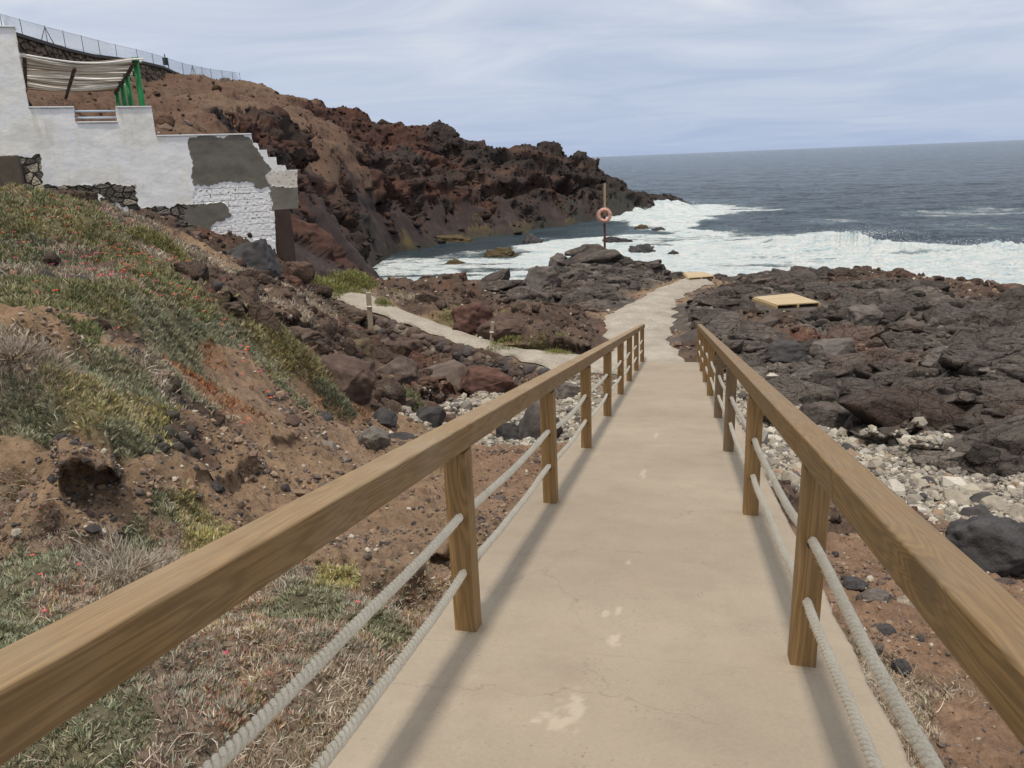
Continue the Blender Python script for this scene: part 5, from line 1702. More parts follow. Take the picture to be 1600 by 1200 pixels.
boulder(168, -5.991, 6.904, 0.17, 0.14, 0.16, (.05, .045, .042), 'dark stone showing under the overhanging plants at the left', group='dark stones under the overhanging plants', name='stone', cat='stone', rough=0.08, sub=3)
boulder(169, -17.179, 91.542, 2.71, 2.32, 2.32, DK, 'low dark rock awash at the mouth of the cove', name='sea_rock', cat='sea rock', rough=.22, sink=0, zadd=0)
SEA_ROCKS.append('low dark rock awash at the mouth of the cove')
boulder(170, -28.327, 94.787, 7.18, 2.51, 1.76, (.085, .062, .032), 'long ochre weedy reef along the far side of the cove', name='sea_rock', cat='sea rock', rough=.22, sink=0, zadd=0)
SEA_ROCKS.append('long ochre weedy reef along the far side of the cove')
boulder(171, -17.853, 78.864, 4.08, 2.03, 2.03, (.085, .062, .032), 'ochre brown reef just breaking the water in the middle of the cove', name='sea_rock', cat='sea rock', rough=.22, sink=0, zadd=0)
SEA_ROCKS.append('ochre brown reef just breaking the water in the middle of the cove')
boulder(172, -3.931, 79.928, 3.21, 1.98, 1.98, DK, 'jagged dark rock in the white surf behind the lifebuoy pole', name='sea_rock', cat='sea rock', rough=.22, sink=0, zadd=0)
SEA_ROCKS.append('jagged dark rock in the white surf behind the lifebuoy pole')
boulder(173, -0.644, 78.494, 1.63, 0.96, 0.96, DK, 'smaller dark rock in the surf right of the jagged one', name='sea_rock', cat='sea rock', rough=.22, sink=0, zadd=0)
SEA_ROCKS.append('smaller dark rock in the surf right of the jagged one')
boulder(174, -5.161, 107.937, 2.06, 1.13, 1.13, (.085, .062, .032), 'brown rock standing in foam off the far point', name='sea_rock', cat='sea rock', rough=.22, sink=0, zadd=0)
SEA_ROCKS.append('brown rock standing in foam off the far point')
boulder(175, -7.041, 91.295, 3.68, 1.29, 1.29, DK, 'flat dark reef in the cove mouth left of the surf', name='sea_rock', cat='sea rock', rough=.22, sink=0, zadd=0)
SEA_ROCKS.append('flat dark reef in the cove mouth left of the surf')
boulder(176, -2.656, 102.838, 2.45, 1.26, 1.26, DK, 'low dark rock washed by foam beyond the cove', name='sea_rock', cat='sea rock', rough=.22, sink=0, zadd=0)
SEA_ROCKS.append('low dark rock washed by foam beyond the cove')
boulder(177, -21.383, 73.253, 2.23, 1.09, 1.09, (.085, .062, .032), 'small ochre rock in the foamy inner cove', name='sea_rock', cat='sea rock', rough=.22, sink=0, zadd=0)
SEA_ROCKS.append('small ochre rock in the foamy inner cove')
boulder(178, -6.512, 155.922, 3.20, 2.71, 2.71, DK, 'dark rock poking through the splash at the far point', name='sea_rock', cat='sea rock', rough=.22, sink=0, zadd=0)
SEA_ROCKS.append('dark rock poking through the splash at the far point')
bpy.context.view_layer.update()
for o in COL.objects:
    if o.get('label') in SEA_ROCKS: o.location.z = -o.dimensions.z * .5


# ------------------------------------------------------------------ scattered stones, one object each
protos = [rock_mesh(900 + i, (1, random.uniform(.7, 1), random.uniform(.5, .8)), 3, 14, .05, .55, (1, 1, 1)) for i in range(7)]
for m_ in protos: m_.polygons.foreach_set('use_smooth', np.zeros(len(m_.polygons), bool))
for i, m_ in enumerate(protos): m_.name = 'stone_shape'
stone_mats = {'dark': simple('dark_stone', (.060, .055, .055), .85, .45, 4, .6, .02, fine=25), 'brown': simple('brown_stone', (.105, .07, .055), .9, .45, 4, .8, .03, fine=25),
              'pale': simple('pale_stone', (.30, .265, .215), .85, .35, 4, .5, .02, fine=25), 'grey': simple('grey_stone', (.19, .17, .15), .9, .4, 4, .6, .02, fine=25)}
smesh = {}
for k, mm in stone_mats.items():
    smesh[k] = []
    for p in protos:
        c_ = p.copy(); c_.materials.append(mm); smesh[k].append(c_)


def stones(poly, n, kind, smin, smax, label, group, seed, name='stone', cat='stone'):
    r_g = np.random.default_rng(seed); P = np.array(poly); c = 0; lo, hi = P.min(0), P.max(0); tries = 0
    while c < n and tries < 20000:
        tries += 1
        p = r_g.uniform(lo, hi)
        inside = False; j = len(P) - 1
        for i in range(len(P)):
            if (P[i, 1] > p[1]) != (P[j, 1] > p[1]) and p[0] < (P[j, 0] - P[i, 0]) * (p[1] - P[i, 1]) / (P[j, 1] - P[i, 1]) + P[i, 0]: inside = not inside
            j = i
        if not inside: continue
        if -1.25 < p[0] < .95 and p[1] < 20.5: continue
        if min(float(path_field(np.array([p[0]]), np.array([p[1]]), q9)[0][0]) for q9 in PATHS) < .22: continue
        s = smin * (smax / smin) ** (r_g.random() ** 1.7)
        kk_ = kind if isinstance(kind, str) else kind[int(r_g.integers(len(kind)))]
        o = bpy.data.objects.new(name, smesh[kk_][int(r_g.integers(7))]); COL.objects.link(o)
        o.location = (p[0], p[1], float(gz(p[0], p[1])) - s * .32); o.scale = (s, s, s * r_g.uniform(.8, 1.2))
        o.rotation_euler = (r_g.uniform(-.35, .35), r_g.uniform(-.35, .35), r_g.uniform(0, 6.28))
        tag(o, label, cat, group); c += 1


stones([(2.055, 16.929), (3.023, 13.943), (4.756, 11.561), (3.098, 7.253), (2.632, 9.475), (1.785, 11.927)], 80, ('pale', 'pale', 'grey', 'grey', 'dark'), 0.060, 0.300, 'pale or grey cobble on the beach beyond the right handrail', 'cobbles on the right hand beach', 1)
stones([(3.337, 10.929), (4.531, 10.944), (3.329, 7.769), (2.981, 8.371)], 18, ('pale', 'grey', 'pale', 'dark'), 0.150, 0.420, 'large cobble near the big black boulder', 'large cobbles near the black boulder', 2)
stones([(-4.258, 11.383), (-4.509, 16.311), (-4.308, 19.551), (-2.476, 18.660), (-1.789, 13.365), (-2.241, 8.529)], 34, ('pale', 'grey', 'dark', 'brown'), 0.050, 0.260, 'loose stone on the cobble patch left of the ramp', 'stones on the left hand cobble patch', 3)
stones([(-4.861, 8.549), (-5.284, 11.850), (-4.967, 14.113), (-3.125, 8.270), (-3.381, 6.783), (-3.973, 6.907)], 34, ('dark', 'brown', 'dark', 'grey'), 0.050, 0.240, 'loose dark stone on the soil slope below the red plants', 'dark stones on the soil slope', 4)
stones([(-8.865, 22.226), (-6.561, 21.281), (-3.622, 19.611), (-4.027, 18.216), (-5.855, 15.877), (-5.522, 12.435)], 40, ('brown', 'dark', 'brown'), 0.120, 0.500, 'brown lava block fallen below the side path', 'lava blocks below the side path', 5)
stones([(-7.573, 11.536), (-10.343, 21.138), (-9.406, 21.539), (-6.075, 10.926), (-6.444, 9.903)], 30, ('brown', 'dark', 'brown'), 0.080, 0.400, 'brown lava stone on the rough bank above the green plants', 'lava stones on the rough bank', 6)
stones([(-1.594, 4.877), (-1.967, 11.006), (-2.751, 11.351), (-2.330, 4.375), (-2.843, 4.335), (-3.254, 6.268), (-2.563, 6.738)], 16, ('brown', 'dark', 'grey'), 0.015, 0.070, 'small stone lying on the bare soil left of the ramp', 'small stones on bare soil left', 7)
stones([(1.226, 5.898), (2.983, 6.831), (1.536, 3.242), (1.104, 3.110)], 14, ('brown', 'dark', 'grey'), 0.015, 0.070, 'small stone lying on the red soil right of the ramp', 'small stones on the red soil right', 8)
stones([(-5.500, 21.757), (-2.737, 27.994), (-2.147, 21.881), (-4.226, 21.036)], 14, ('brown', 'brown', 'dark'), 0.100, 0.400, 'reddish lava lump between the side path and the mound', 'lava lumps left of the main path', 9)


# ------------------------------------------------------------------ gravel, twigs and plants spread over the ground
VX = np.stack([x, y, z], 1)
quads = np.stack([I[:-1, :-1], I[1:, :-1], I[1:, 1:], I[:-1, 1:]], -1).reshape(-1, 4); quads = quads[(quads >= 0).all(1)]
qa = .5 * np.linalg.norm(np.cross(VX[quads[:, 2]] - VX[quads[:, 0]], VX[quads[:, 3]] - VX[quads[:, 1]]), axis=1)
qd = dcam[quads[:, 0]]; qaz = np.arctan2(x[quads[:, 0]], y[quads[:, 0]])
inview = (qaz > R_(-62)) & (qaz < R_(40)) & (qd > 1.2)
pd_ = pathd[quads[:, 0]]
offr = ~((x[quads[:, 0]] > -1.12) & (x[quads[:, 0]] < .78) & (y[quads[:, 0]] < 20.1)) & (pd_ > -.05)


def sample(dens, rng, cap):
    lam = dens * qa * inview * offr
    tot = lam.sum(); n = int(min(tot, cap))
    print('sample', int(tot), n)
    cdf = np.cumsum(lam); r = rng.random(n) * cdf[-1]; k = np.searchsorted(cdf, r)
    u, v = rng.random(n)[:, None], rng.random(n)[:, None]
    Q = quads[k]; P = (VX[Q[:, 0]] * (1 - u) + VX[Q[:, 1]] * u) * (1 - v) + (VX[Q[:, 3]] * (1 - u) + VX[Q[:, 2]] * u) * v
    nr = np.cross(VX[Q[:, 1]] - VX[Q[:, 0]], VX[Q[:, 3]] - VX[Q[:, 0]]); nr /= np.linalg.norm(nr, axis=1)[:, None] + 1e-9
    nr *= np.sign(nr[:, 2:3] + 1e-9)
    return P, nr, Q[:, 0]


def q_(a_): return a_[quads[:, 0]]


# ------------------------------------------------------------------ lava blocks that make up the rocky ground
def block_shape(seed, sub, box=.58, planes=20, cut=.56, rough=.045):
    v, f = ico(sub); r_g = np.random.default_rng(seed); v = v.astype(np.float64)
    v = np.sign(v) * np.abs(v) ** box; v /= np.abs(v).max()
    for k_ in range(planes):
        n_ = r_g.normal(0, 1, 3); n_ /= np.linalg.norm(n_); c_ = cut + r_g.uniform(0, .45)
        d = v @ n_ - c_; v -= np.clip(d, 0, None)[:, None] * n_
    o = seed * 2.3
    lay = v[:, 2] * 5 + .8 * n3(v[:, 0] * 1.5 + o, v[:, 1] * 1.5, v[:, 2], seed + 2)
    d = rough * n3(v[:, 0] * 3 + o, v[:, 1] * 3, v[:, 2] * 4, seed) + rough * .6 * n3(v[:, 0] * 8 + o, v[:, 1] * 8, v[:, 2] * 9, seed + 1) \
        + rough * .8 * (np.abs(lay - np.floor(lay) - .5) - .25)
    # one or two clefts across the block
    for k_ in range(3):
        n_ = r_g.normal(0, 1, 3) * (1, 1, .4); n_ /= np.linalg.norm(n_); q0 = v @ n_ - r_g.uniform(-.4, .4) + .10 * n3(v[:, 0] * 2.5, v[:, 1] * 2.5, v[:, 2] * 2.5, seed + 9 + k_)
        d -= .13 * np.exp(-(q0 / .05) ** 2)
    return (v * (1 + d)[:, None]).astype(F32), f


def rockfield(name, parts, m, pale=1.0):
    Vs, Fs, Cs, o_ = [], [], [], 0
    for P, dims, rot, tilt, col, pool in parts:
        r_g = np.random.default_rng(len(P)); pick = r_g.integers(0, len(pool), len(P))
        for j, (v, f) in enumerate(pool):
            k_ = pick == j; n_ = int(k_.sum())
            if not n_: continue
            D_ = dims[k_]; V = v[None] * D_[:, None, :] * .5
            tx, ty = tilt[k_, 0], tilt[k_, 1]
            c_, s_ = np.cos(tx)[:, None], np.sin(tx)[:, None]; V = np.stack([V[..., 0], V[..., 1] * c_ - V[..., 2] * s_, V[..., 1] * s_ + V[..., 2] * c_], -1)
            c_, s_ = np.cos(ty)[:, None], np.sin(ty)[:, None]; V = np.stack([V[..., 0] * c_ + V[..., 2] * s_, V[..., 1], -V[..., 0] * s_ + V[..., 2] * c_], -1)
            c_, s_ = np.cos(rot[k_])[:, None], np.sin(rot[k_])[:, None]; V = np.stack([V[..., 0] * c_ - V[..., 1] * s_, V[..., 0] * s_ + V[..., 1] * c_, V[..., 2]], -1)
            V = V + P[k_][:, None]
            Vs.append(V.reshape(-1, 3)); Fs.append((f[None] + (np.arange(n_) * len(v))[:, None, None]).reshape(-1, 3) + o_); Cs.append(np.repeat(col[k_], len(v), 0)); o_ += n_ * len(v)
    V = np.concatenate(Vs); print(name, len(V))
    return link(name, npmesh(name, V, np.concatenate(Fs), True, np.concatenate(Cs), {'pale': np.full(len(V), pale)}), m)


pool4 = [block_shape(40 + i, 4) for i in range(8)]
pool3 = [block_shape(60 + i, 3) for i in range(10)]
pool2 = [block_shape(80 + i, 2, .7, 12, .5, .08) for i in range(10)]
rgr = np.random.default_rng(77)
PLATS = [(3.599, 27.700, 1.300), (0.767, 34.978, 1.200), (-3.900, 41.819, 0.300)]


def blockset(w, dens, smed, ssig, smin, smax, flat, sink, pool, cap, clear=.38, orient=None, tl=.22, dmax=400, colv=.25):
    P, nr, k = sample(w * dens * (q_(dcam) < dmax), rgr, cap)
    n_ = len(P); L_ = np.clip(smed * np.exp(rgr.normal(0, ssig, n_)), smin, smax)
    ok = (pathd[k] > clear + L_ * .42) & ~((P[:, 1] < 20.3) & (P[:, 0] > -1.15 - L_ * .5) & (P[:, 0] < .82 + L_ * .5))
    for px_0, py_0, pr_0 in PLATS: ok &= np.hypot(P[:, 0] - px_0, P[:, 1] - py_0) > pr_0 + L_ * .3
    P, L_, k = P[ok], L_[ok], k[ok]; n_ = len(P)
    W_ = L_ * rgr.uniform(.5, .85, n_); H_ = L_ * rgr.uniform(flat[0], flat[1], n_)
    rot = rgr.uniform(0, math.tau, n_) if orient is None else orient + rgr.normal(0, .35, n_)
    P = P - np.array([0, 0, 1.0]) * (H_ * (sink - .5))[:, None]
    col = Cc[k] * rgr.uniform(1 - colv, 1 + colv, (n_, 1))
    return P, np.stack([L_, W_, H_], 1), rot, rgr.normal(0, tl, (n_, 2)), col, pool


blk_m, t, b_ = mat('lava_rock_surface')
at = nd(t, 'ShaderNodeAttribute', attribute_name='Col').outputs[0]
co = nd(t, 'ShaderNodeTexCoord').outputs['Object']
f_a = noise(t, co, 4, 8, .68); f_b = noise(t, co, 30, 6, .65)
r_ = ramp(t, [(.3, .55), (.5, 1.0), (.72, 1.55)]); t.links.new(math_(t, 'ADD', math_(t, 'MULTIPLY', f_a, .55), math_(t, 'MULTIPLY', f_b, .45)), r_.inputs[0])
f_c = noise(t, co, 1.7, 7, .7); sl_ = ramp(t, [(.58, 0.0), (.68, .55)]); t.links.new(f_c, sl_.inputs[0])
bs_ = mixc(t, 1.0, at, r_.outputs[0], 'MULTIPLY')
t.links.new(mixc(t, math_(t, 'MULTIPLY', sl_.outputs[0], nd(t, 'ShaderNodeAttribute', attribute_name='pale').outputs['Fac']), bs_, (.22, .195, .165)), b_.inputs['Base Color'])
wv2 = nd(t, 'ShaderNodeVectorMath', operation='ADD'); nz2 = nd(t, 'ShaderNodeTexNoise', i_Scale=2.0, i_Detail=5.0); t.links.new(co, nz2.inputs[0])
sc2 = nd(t, 'ShaderNodeVectorMath', operation='SCALE'); sc2.inputs['Scale'].default_value = .5; t.links.new(nz2.outputs['Color'], sc2.inputs[0]); t.links.new(co, wv2.inputs[0]); t.links.new(sc2.outputs[0], wv2.inputs[1])
mpc = nd(t, 'ShaderNodeMapping'); mpc.inputs['Scale'].default_value = (1.0, 1.6, 2.4); mpc.inputs['Rotation'].default_value = (.2, 0, .2); t.links.new(wv2.outputs[0], mpc.inputs[0])
hs_ = []
for scl, wd_ in ((1.5, .035), (4.2, .06)):
    v2 = nd(t, 'ShaderNodeTexVoronoi', feature='DISTANCE_TO_EDGE', i_Scale=scl); t.links.new(mpc.outputs[0], v2.inputs[0])
    rc_ = ramp(t, [(0.0, 0.0), (wd_, 1.0)]); t.links.new(v2.outputs[0], rc_.inputs[0]); hs_.append(rc_.outputs[0])
bb = bump(t, None, hs_[0], 1.0, .10); bb = bump(t, None, hs_[1], .8, .04, bb)
bb = bump(t, None, f_a, .8, .12, bb); bump(t, b_, f_b, .8, .02, bb)
b_.inputs['Roughness'].default_value = .9; b_.inputs['Specular IOR Level'].default_value = .22
wG, wB, wC, wF = q_(Wt['G']) ** 2, q_(Wt['B']) ** 2, q_(np.clip(Wt['C'] + Wt['K'], 0, 1)) ** 2, q_(Wt['F'])
farq = sstep(26, 40, qd)
parts = [blockset(wG, 1.1, 1.15, .40, .6, 2.6, (.30, .5), .55, pool4, 900, orient=.15),
         blockset(wG, 3.2, .55, .35, .25, 1.0, (.35, .65), .5, pool3, 2600, orient=.15),
         blockset(wG * (qd < 34), 7.0, .22, .35, .1, .4, (.4, .8), .45, pool2, 3500),
         blockset(wB * (qd < 60), 1.5, .55, .45, .25, 1.4, (.45, .8), .5, pool3, 1000),
         blockset(wB * (qd < 45), 6.0, .20, .4, .08, .5, (.5, .9), .4, pool2, 3500)]
tag(rockfield('lava_rocks', parts, blk_m), kind='structure')
parts = [blockset(wC * (qd > 40), .02, 1.8, .40, 1.0, 3.5, (.35, .6), .70, pool3, 250, tl=.3, colv=.3),
         blockset(wC * (qd > 40), 1.3, .55, .40, .3, 1.3, (.4, .8), .55, pool2, 13000, tl=.4, colv=.4),
         blockset(q_(Wt['H']) * (qd > 34) * (.2 + sstep(0, .5, n2(q_(x) / 6, q_(y) / 6, 750))), .35, .45, .5, .2, 2.0, (.5, .9), .5, pool2, 3500, tl=.4, colv=.4),
         blockset(q_(Wt['H']) * (qd > 34), 1.6, .20, .4, .1, .5, (.5, .9), .4, pool2, 6000, tl=.4, colv=.4),
         blockset(q_(Wt['F'] + Wt['O']) * (qd > 36), .12, 1.0, .5, .4, 3.0, (.2, .4), .6, pool2, 900, tl=.1)]
tag(rockfield('cliff_rocks', parts, blk_m, .15), kind='structure')

rng = np.random.default_rng(11)
# pebbles
dens = q_(Wt['P']) ** 1.5 * 900 * np.clip(7 / qd, .1, 1.0) ** 1.2
P, nr, k = sample(dens, rng, 26000)
s = .018 * np.exp(rng.normal(0, .55, len(P))) * (.8 + dcam[k] * .05)
tones = np.array([(.34, .305, .25), (.27, .24, .20), (.19, .17, .15), (.46, .43, .375), (.11, .10, .09), (.29, .21, .15), (.31, .29, .26)])
cc_ = tones[rng.choice(7, len(P), p=[.25, .22, .16, .14, .10, .05, .08])] * rng.uniform(.8, 1.2, (len(P), 1))
tag(link('gravel', scatter_mesh('gravel', P + nr * s[:, None] * .3, s, rng, ICO1, (1, 1, .75), .25, cc_), simple('gravel_stone', (.4, .4, .4), .85, .2, 30, .3, .005, attr=True)),
    'pale beach pebbles and cobble gravel beside the ramp', 'gravel', kind='stuff')
# soil crumbs
dens = (q_(Wt['S']) + q_(Wt['R']) + .5 * q_(Wt['H']) * (qd < 45) + .5 * q_(Wt['d']) + .7 * q_(Wt['B'])) * 520 * np.clip(5 / qd, .05, 1) ** 1.5
dens *= .25 + 1.5 * sstep(-.1, .5, n2(q_(x) / .9, q_(y) / .9, 700))
P, nr, k = sample(dens, rng, 42000)
s = .007 * np.exp(rng.normal(0, .6, len(P))) * (.7 + dcam[k] * .10)
t2 = np.array([(.10, .08, .07), (.16, .11, .085), (.24, .17, .12), (.40, .36, .30), (.05, .045, .045)])
cc_ = t2[rng.choice(5, len(P), p=[.28, .27, .25, .07, .13])] * rng.uniform(.8, 1.2, (len(P), 1))
tag(link('soil_rubble', scatter_mesh('soil_rubble', P + nr * s[:, None] * .3, s, rng, ICO1, (1, 1, .8), .3, cc_), simple('rubble_stone', (.4, .4, .4), .9, .2, 30, .3, .005, attr=True)),
    'small loose lava crumbs littering the bare soil', 'rubble', kind='stuff')


def blades(P, nr, Ln, Wd, rng, tiltmax, bend, nseg=2, outw=None):
    n = len(P)
    an = rng.uniform(0, math.tau, n); ti = rng.uniform(.05, 1, n) * tiltmax
    hor = np.stack([np.cos(an), np.sin(an), np.zeros(n)], 1)
    if outw is not None: hor = outw
    upv = nr * .5 + np.array([0, 0, .5]); upv /= np.linalg.norm(upv, axis=1)[:, None]
    d0 = upv * np.cos(ti)[:, None] + hor * np.sin(ti)[:, None]
    sv_ = np.cross(d0, rng.normal(0, 1, (n, 3))); sv_ /= np.linalg.norm(sv_, axis=1)[:, None] + 1e-9
    bd = rng.normal(0, 1, (n, 3)) * bend
    rows = []; p = P - d0 * (Ln * .15)[:, None]; d = d0.copy()
    for s_ in range(nseg + 1):
        w_ = Wd * (1.0 if s_ < nseg else .25) * (.75 if s_ == 0 else 1)
        rows += [p - sv_ * w_[:, None] / 2, p + sv_ * w_[:, None] / 2]
        p = p + d * (Ln / nseg)[:, None]; d = d + bd; d /= np.linalg.norm(d, axis=1)[:, None]
    V = np.stack(rows, 1); m_ = V.shape[1]
    i0 = (np.arange(n) * m_)[:, None]; F_ = []
    for s_ in range(nseg):
        F_.append(i0 + np.array([[2 * s_, 2 * s_ + 1, 2 * s_ + 3, 2 * s_ + 2]]))
    return V.reshape(-1, 3), np.concatenate(F_), m_


leaf_m, t, b_ = mat('leaf_material')
at = nd(t, 'ShaderNodeAttribute', attribute_name='Col').outputs[0]; t.links.new(at, b_.inputs['Base Color'])
b_.inputs['Roughness'].default_value = .6; b_.inputs['Specular IOR Level'].default_value = .35
vcol = {'g': [(.185, .205, .085), (.15, .18, .085), (.26, .245, .11), (.27, .225, .12), (.21, .215, .12), (.34, .29, .18)],
        'b': [(.20, .215, .135), (.25, .255, .175), (.17, .185, .115), (.30, .29, .19), (.27, .23, .15)],
        'y': [(.33, .28, .11), (.26, .26, .115), (.38, .30, .15), (.21, .22, .11), (.42, .36, .24)],
        'd': [(.38, .32, .24), (.48, .42, .34), (.30, .235, .17), (.26, .195, .14), (.24, .24, .17)],
        'p': [(.25, .175, .15), (.22, .235, .18), (.30, .225, .175), (.28, .30, .24), (.32, .17, .13), (.31, .27, .14), (.46, .40, .33)],
        'r': [(.30, .10, .045), (.25, .13, .06), (.22, .15, .08), (.34, .13, .05), (.24, .2, .13)]}
kinds = 'gbydpr'
wv_ = np.stack([Wt[k_] * (.6 if k_ == 'r' else 1) for k_ in kinds], 1)
cl_ = sstep(-.35, .15, n2(x / .45, y / .45, 720) + .5 * n2(x / .15, y / .15, 721))


def pickcol(k, rng, patch):
    w_ = wv_[k] ** 1.2 + 1e-9; w_ /= w_.sum(1)[:, None]; c_ = np.cumsum(w_, 1); r = rng.random(len(k))[:, None]; ki = (r > c_).sum(1).clip(0, 5)
    C_ = np.zeros((len(k), 3)); near = (1 + .35 * sstep(10, 4, dcam[k]))[:, None]
    for j, kn in enumerate(kinds):
        m_ = ki == j; pc = np.array(vcol[kn]); nn_ = len(pc)
        # neighbouring leaves share a tone
        base_ = (patch[m_] * nn_ + rng.normal(0, .9, m_.sum())).astype(int) % nn_
        C_[m_] = pc[base_]
    return C_ * near * rng.uniform(.7, 1.25, (len(k), 1)), ki


vegq = q_(np.clip(sum(Wt[k_] * (.4 if k_ == 'r' else 1) for k_ in kinds), 0, 1)) ** 1.6
dens = vegq * (.45 + .75 * q_(cl_)) * 24000 * np.clip(3.2 / qd, .02, 1.0) ** 1.75
P, nr, k = sample(dens / 8, rng, 190000)
P, nr, k = (np.repeat(v_, 8, 0) for v_ in (P, nr, k))
dk = dcam[k]; sc = np.clip(dk / 3.5, 1, 4.5) ** .8
patch = (n2(P[:, 0] / .5, P[:, 1] / .5, 730) + 1) * .5 + .3 * n2(P[:, 0] / .12, P[:, 1] / .12, 731)
patch = patch % 1
cj = rng.normal(0, 1, (len(P), 3)) * np.array([1, 1, .15]); cj /= np.linalg.norm(cj, axis=1)[:, None]
P = P + cj * (.010 * sc * rng.uniform(.2, 1, len(P)))[:, None]
C_, ki = pickcol(k, rng, patch)
Ln = rng.uniform(.016, .038, len(P)) * sc; Wd = rng.uniform(.0040, .0065, len(P)) * sc
V, Fb, m_ = blades(P, nr, Ln, Wd, rng, .95, .16, 2, cj)
tag(link('ground_cover', npmesh('ground_cover', V, Fb, True, np.repeat(C_, m_, 0)), leaf_m),
    'low mat of fleshy grey green leaves covering the slope left of the ramp', 'ground cover', kind='stuff')
# straw
dens = (q_(Wt['d']) * 1.6 + q_(Wt['p']) * sstep(-.1, .5, q_(n2(x / .6, y / .6, 735))) * 1.3 + .15 * vegq) * 1500 * np.clip(3.2 / qd, .02, 1) ** 1.5
P, nr, k = sample(dens, rng, 130000)
dk = dcam[k]; sc = np.clip(dk / 3.5, 1, 4.5) ** .6
C_ = np.array([(.54, .47, .38), (.42, .36, .28), (.64, .58, .49), (.32, .25, .18)])[rng.integers(0, 4, len(P))] * rng.uniform(.8, 1.15, (len(P), 1))
V, Fb, m_ = blades(P + nr * .006, nr, rng.uniform(.04, .10, len(P)) * sc, rng.uniform(.0018, .0030, len(P)) * sc, rng, 1.55, .55, 4)
tag(link('dry_straw', npmesh('dry_straw', V, Fb, True, np.repeat(C_, m_, 0)), leaf_m),
    'tangled dry grey straw among the low plants', 'dry straw', kind='stuff')
# flowers
fl = [(-11.079, 12.993, 1.200, 35.000), (-10.217, 12.358, 1.000, 30.000), (-10.404, 11.233, 1.300, 22.000), (-8.831, 11.416, 0.600, 30.000), (-7.213, 9.530, 0.500, 25.000), (-6.533, 9.073, 0.500, 25.000), (-9.630, 10.007, 1.000, 22.000), (-6.884, 7.767, 0.800, 17.000), (-5.849, 6.252, 0.900, 15.000), (-11.742, 12.216, 0.800, 12.000), (-3.068, 2.766, 0.250, 2.000), (-3.101, 2.897, 0.300, 2.000), (-2.919, 2.577, 0.150, 2.000), (-9.325, 12.943, 0.500, 17.000), (-7.112, 8.664, 0.600, 10.000), (-3.055, 3.173, 0.200, 2.000), (-1.539, 3.114, 0.300, 2.000), (-1.661, 2.344, 0.300, 2.000), (-6.261, 8.783, 0.500, 12.000)]
FP = []
for fx0, fy0, r0, n0 in fl:
    FP.append(np.stack([fx0 + rng.normal(0, r0, int(n0)), fy0 + rng.normal(0, r0, int(n0))], 1))
FP = np.concatenate(FP); fz = gz(FP[:, 0], FP[:, 1]); dk = np.hypot(FP[:, 0], FP[:, 1])
nf = len(FP); pet = 9
base3 = np.stack([FP[:, 0], FP[:, 1], fz + .03 + .012 * np.clip(dk / 3, 1, 5)], 1)
R0 = np.clip(.012 * dk / 4, .012, .038)
P = np.repeat(base3, pet, 0); an = np.tile(np.arange(pet) * math.tau / pet, nf) + rng.normal(0, .15, nf * pet)
dv = np.stack([np.cos(an), np.sin(an), rng.uniform(.15, .6, nf * pet)], 1); dv /= np.linalg.norm(dv, axis=1)[:, None]
sdv = np.cross(dv, np.array([0, 0, 1.0])); RR = np.repeat(R0, pet)[:, None]
V = np.stack([P, P + dv * RR * .7 - sdv * RR * .22, P + dv * RR * 1.05, P + dv * RR * .7 + sdv * RR * .22], 1).reshape(-1, 3)
Fq = np.arange(nf * pet * 4).reshape(-1, 4)
fc = np.array([(.62, .05, .06), (.70, .10, .12), (.60, .04, .14), (.75, .12, .05)])[rng.integers(0, 4, nf)]
tag(link('flowers', npmesh('flowers', V, Fq, False, np.repeat(np.repeat(fc, pet, 0), 4, 0)), leaf_m), 'small red and pink daisy flowers dotted over the green slope', 'flowers', kind='stuff')


# single tufts and shrubs
def shrub(gx_, gy_, r, h, n, tones, label, seed, name='shrub', ln=.09, wd=.012, straw=.1):
    r_g = np.random.default_rng(seed)
    root = empty(name, (gx_, gy_, float(gz(gx_, gy_)))); tag(root, label, 'shrub')
    a_ = r_g.uniform(0, math.tau, n); rad = r * np.sqrt(r_g.random(n)); lump = 1 + .3 * n2(np.cos(a_) * 2 + seed, np.sin(a_) * 2, 9)
    hh_ = h * (1 - (rad / r) ** 2 * .8) * r_g.uniform(.25, 1, n) ** .6 * lump
    P = np.stack([rad * np.cos(a_) * lump, rad * np.sin(a_) * lump, hh_], 1)
    P[:, 2] += gz(gx_ + P[:, 0], gy_ + P[:, 1]) - root.location.z
    nr_ = P / (np.linalg.norm(P, axis=1)[:, None] + 1e-6) * .8 + np.array([0, 0, .5])
    nr_ /= np.linalg.norm(nr_, axis=1)[:, None]
    V, Fb, m_ = blades(P, nr_, r_g.uniform(.6, 1.3, n) * ln, r_g.uniform(.7, 1.2, n) * wd, r_g, .9, .3)
    C_ = np.array(tones)[r_g.integers(0, len(tones), n)] * r_g.uniform(.75, 1.25, (n, 1))
    link('foliage', npmesh('foliage', V, Fb, True, np.repeat(C_, m_, 0)), leaf_m, root)
    nb = 26; Vs, Fs, o_ = [], [], 0
    for i in range(nb):
        a0 = r_g.uniform(0, math.tau); rr0 = r_g.uniform(.3, .9) * r; t_ = np.linspace(0, 1, 5)
        pts = np.stack([rr0 * t_ * math.cos(a0), rr0 * t_ * math.sin(a0) + .1 * r * np.sin(t_ * 3), h * .75 * t_ * (1.3 - .6 * rr0 / r)], 1)
        v_, f_ = tube(pts, np.linspace(.008, .003, 5), 4); Vs.append(v_); Fs.append(f_ + o_); o_ += len(v_)
    link('stems', npmesh('stems', np.concatenate(Vs), np.concatenate(Fs), True), simple('stem_bark', (.20, .15, .10), .9, .3, 20, 0) if 'stem_bark' not in bpy.data.materials else bpy.data.materials['stem_bark'], root)


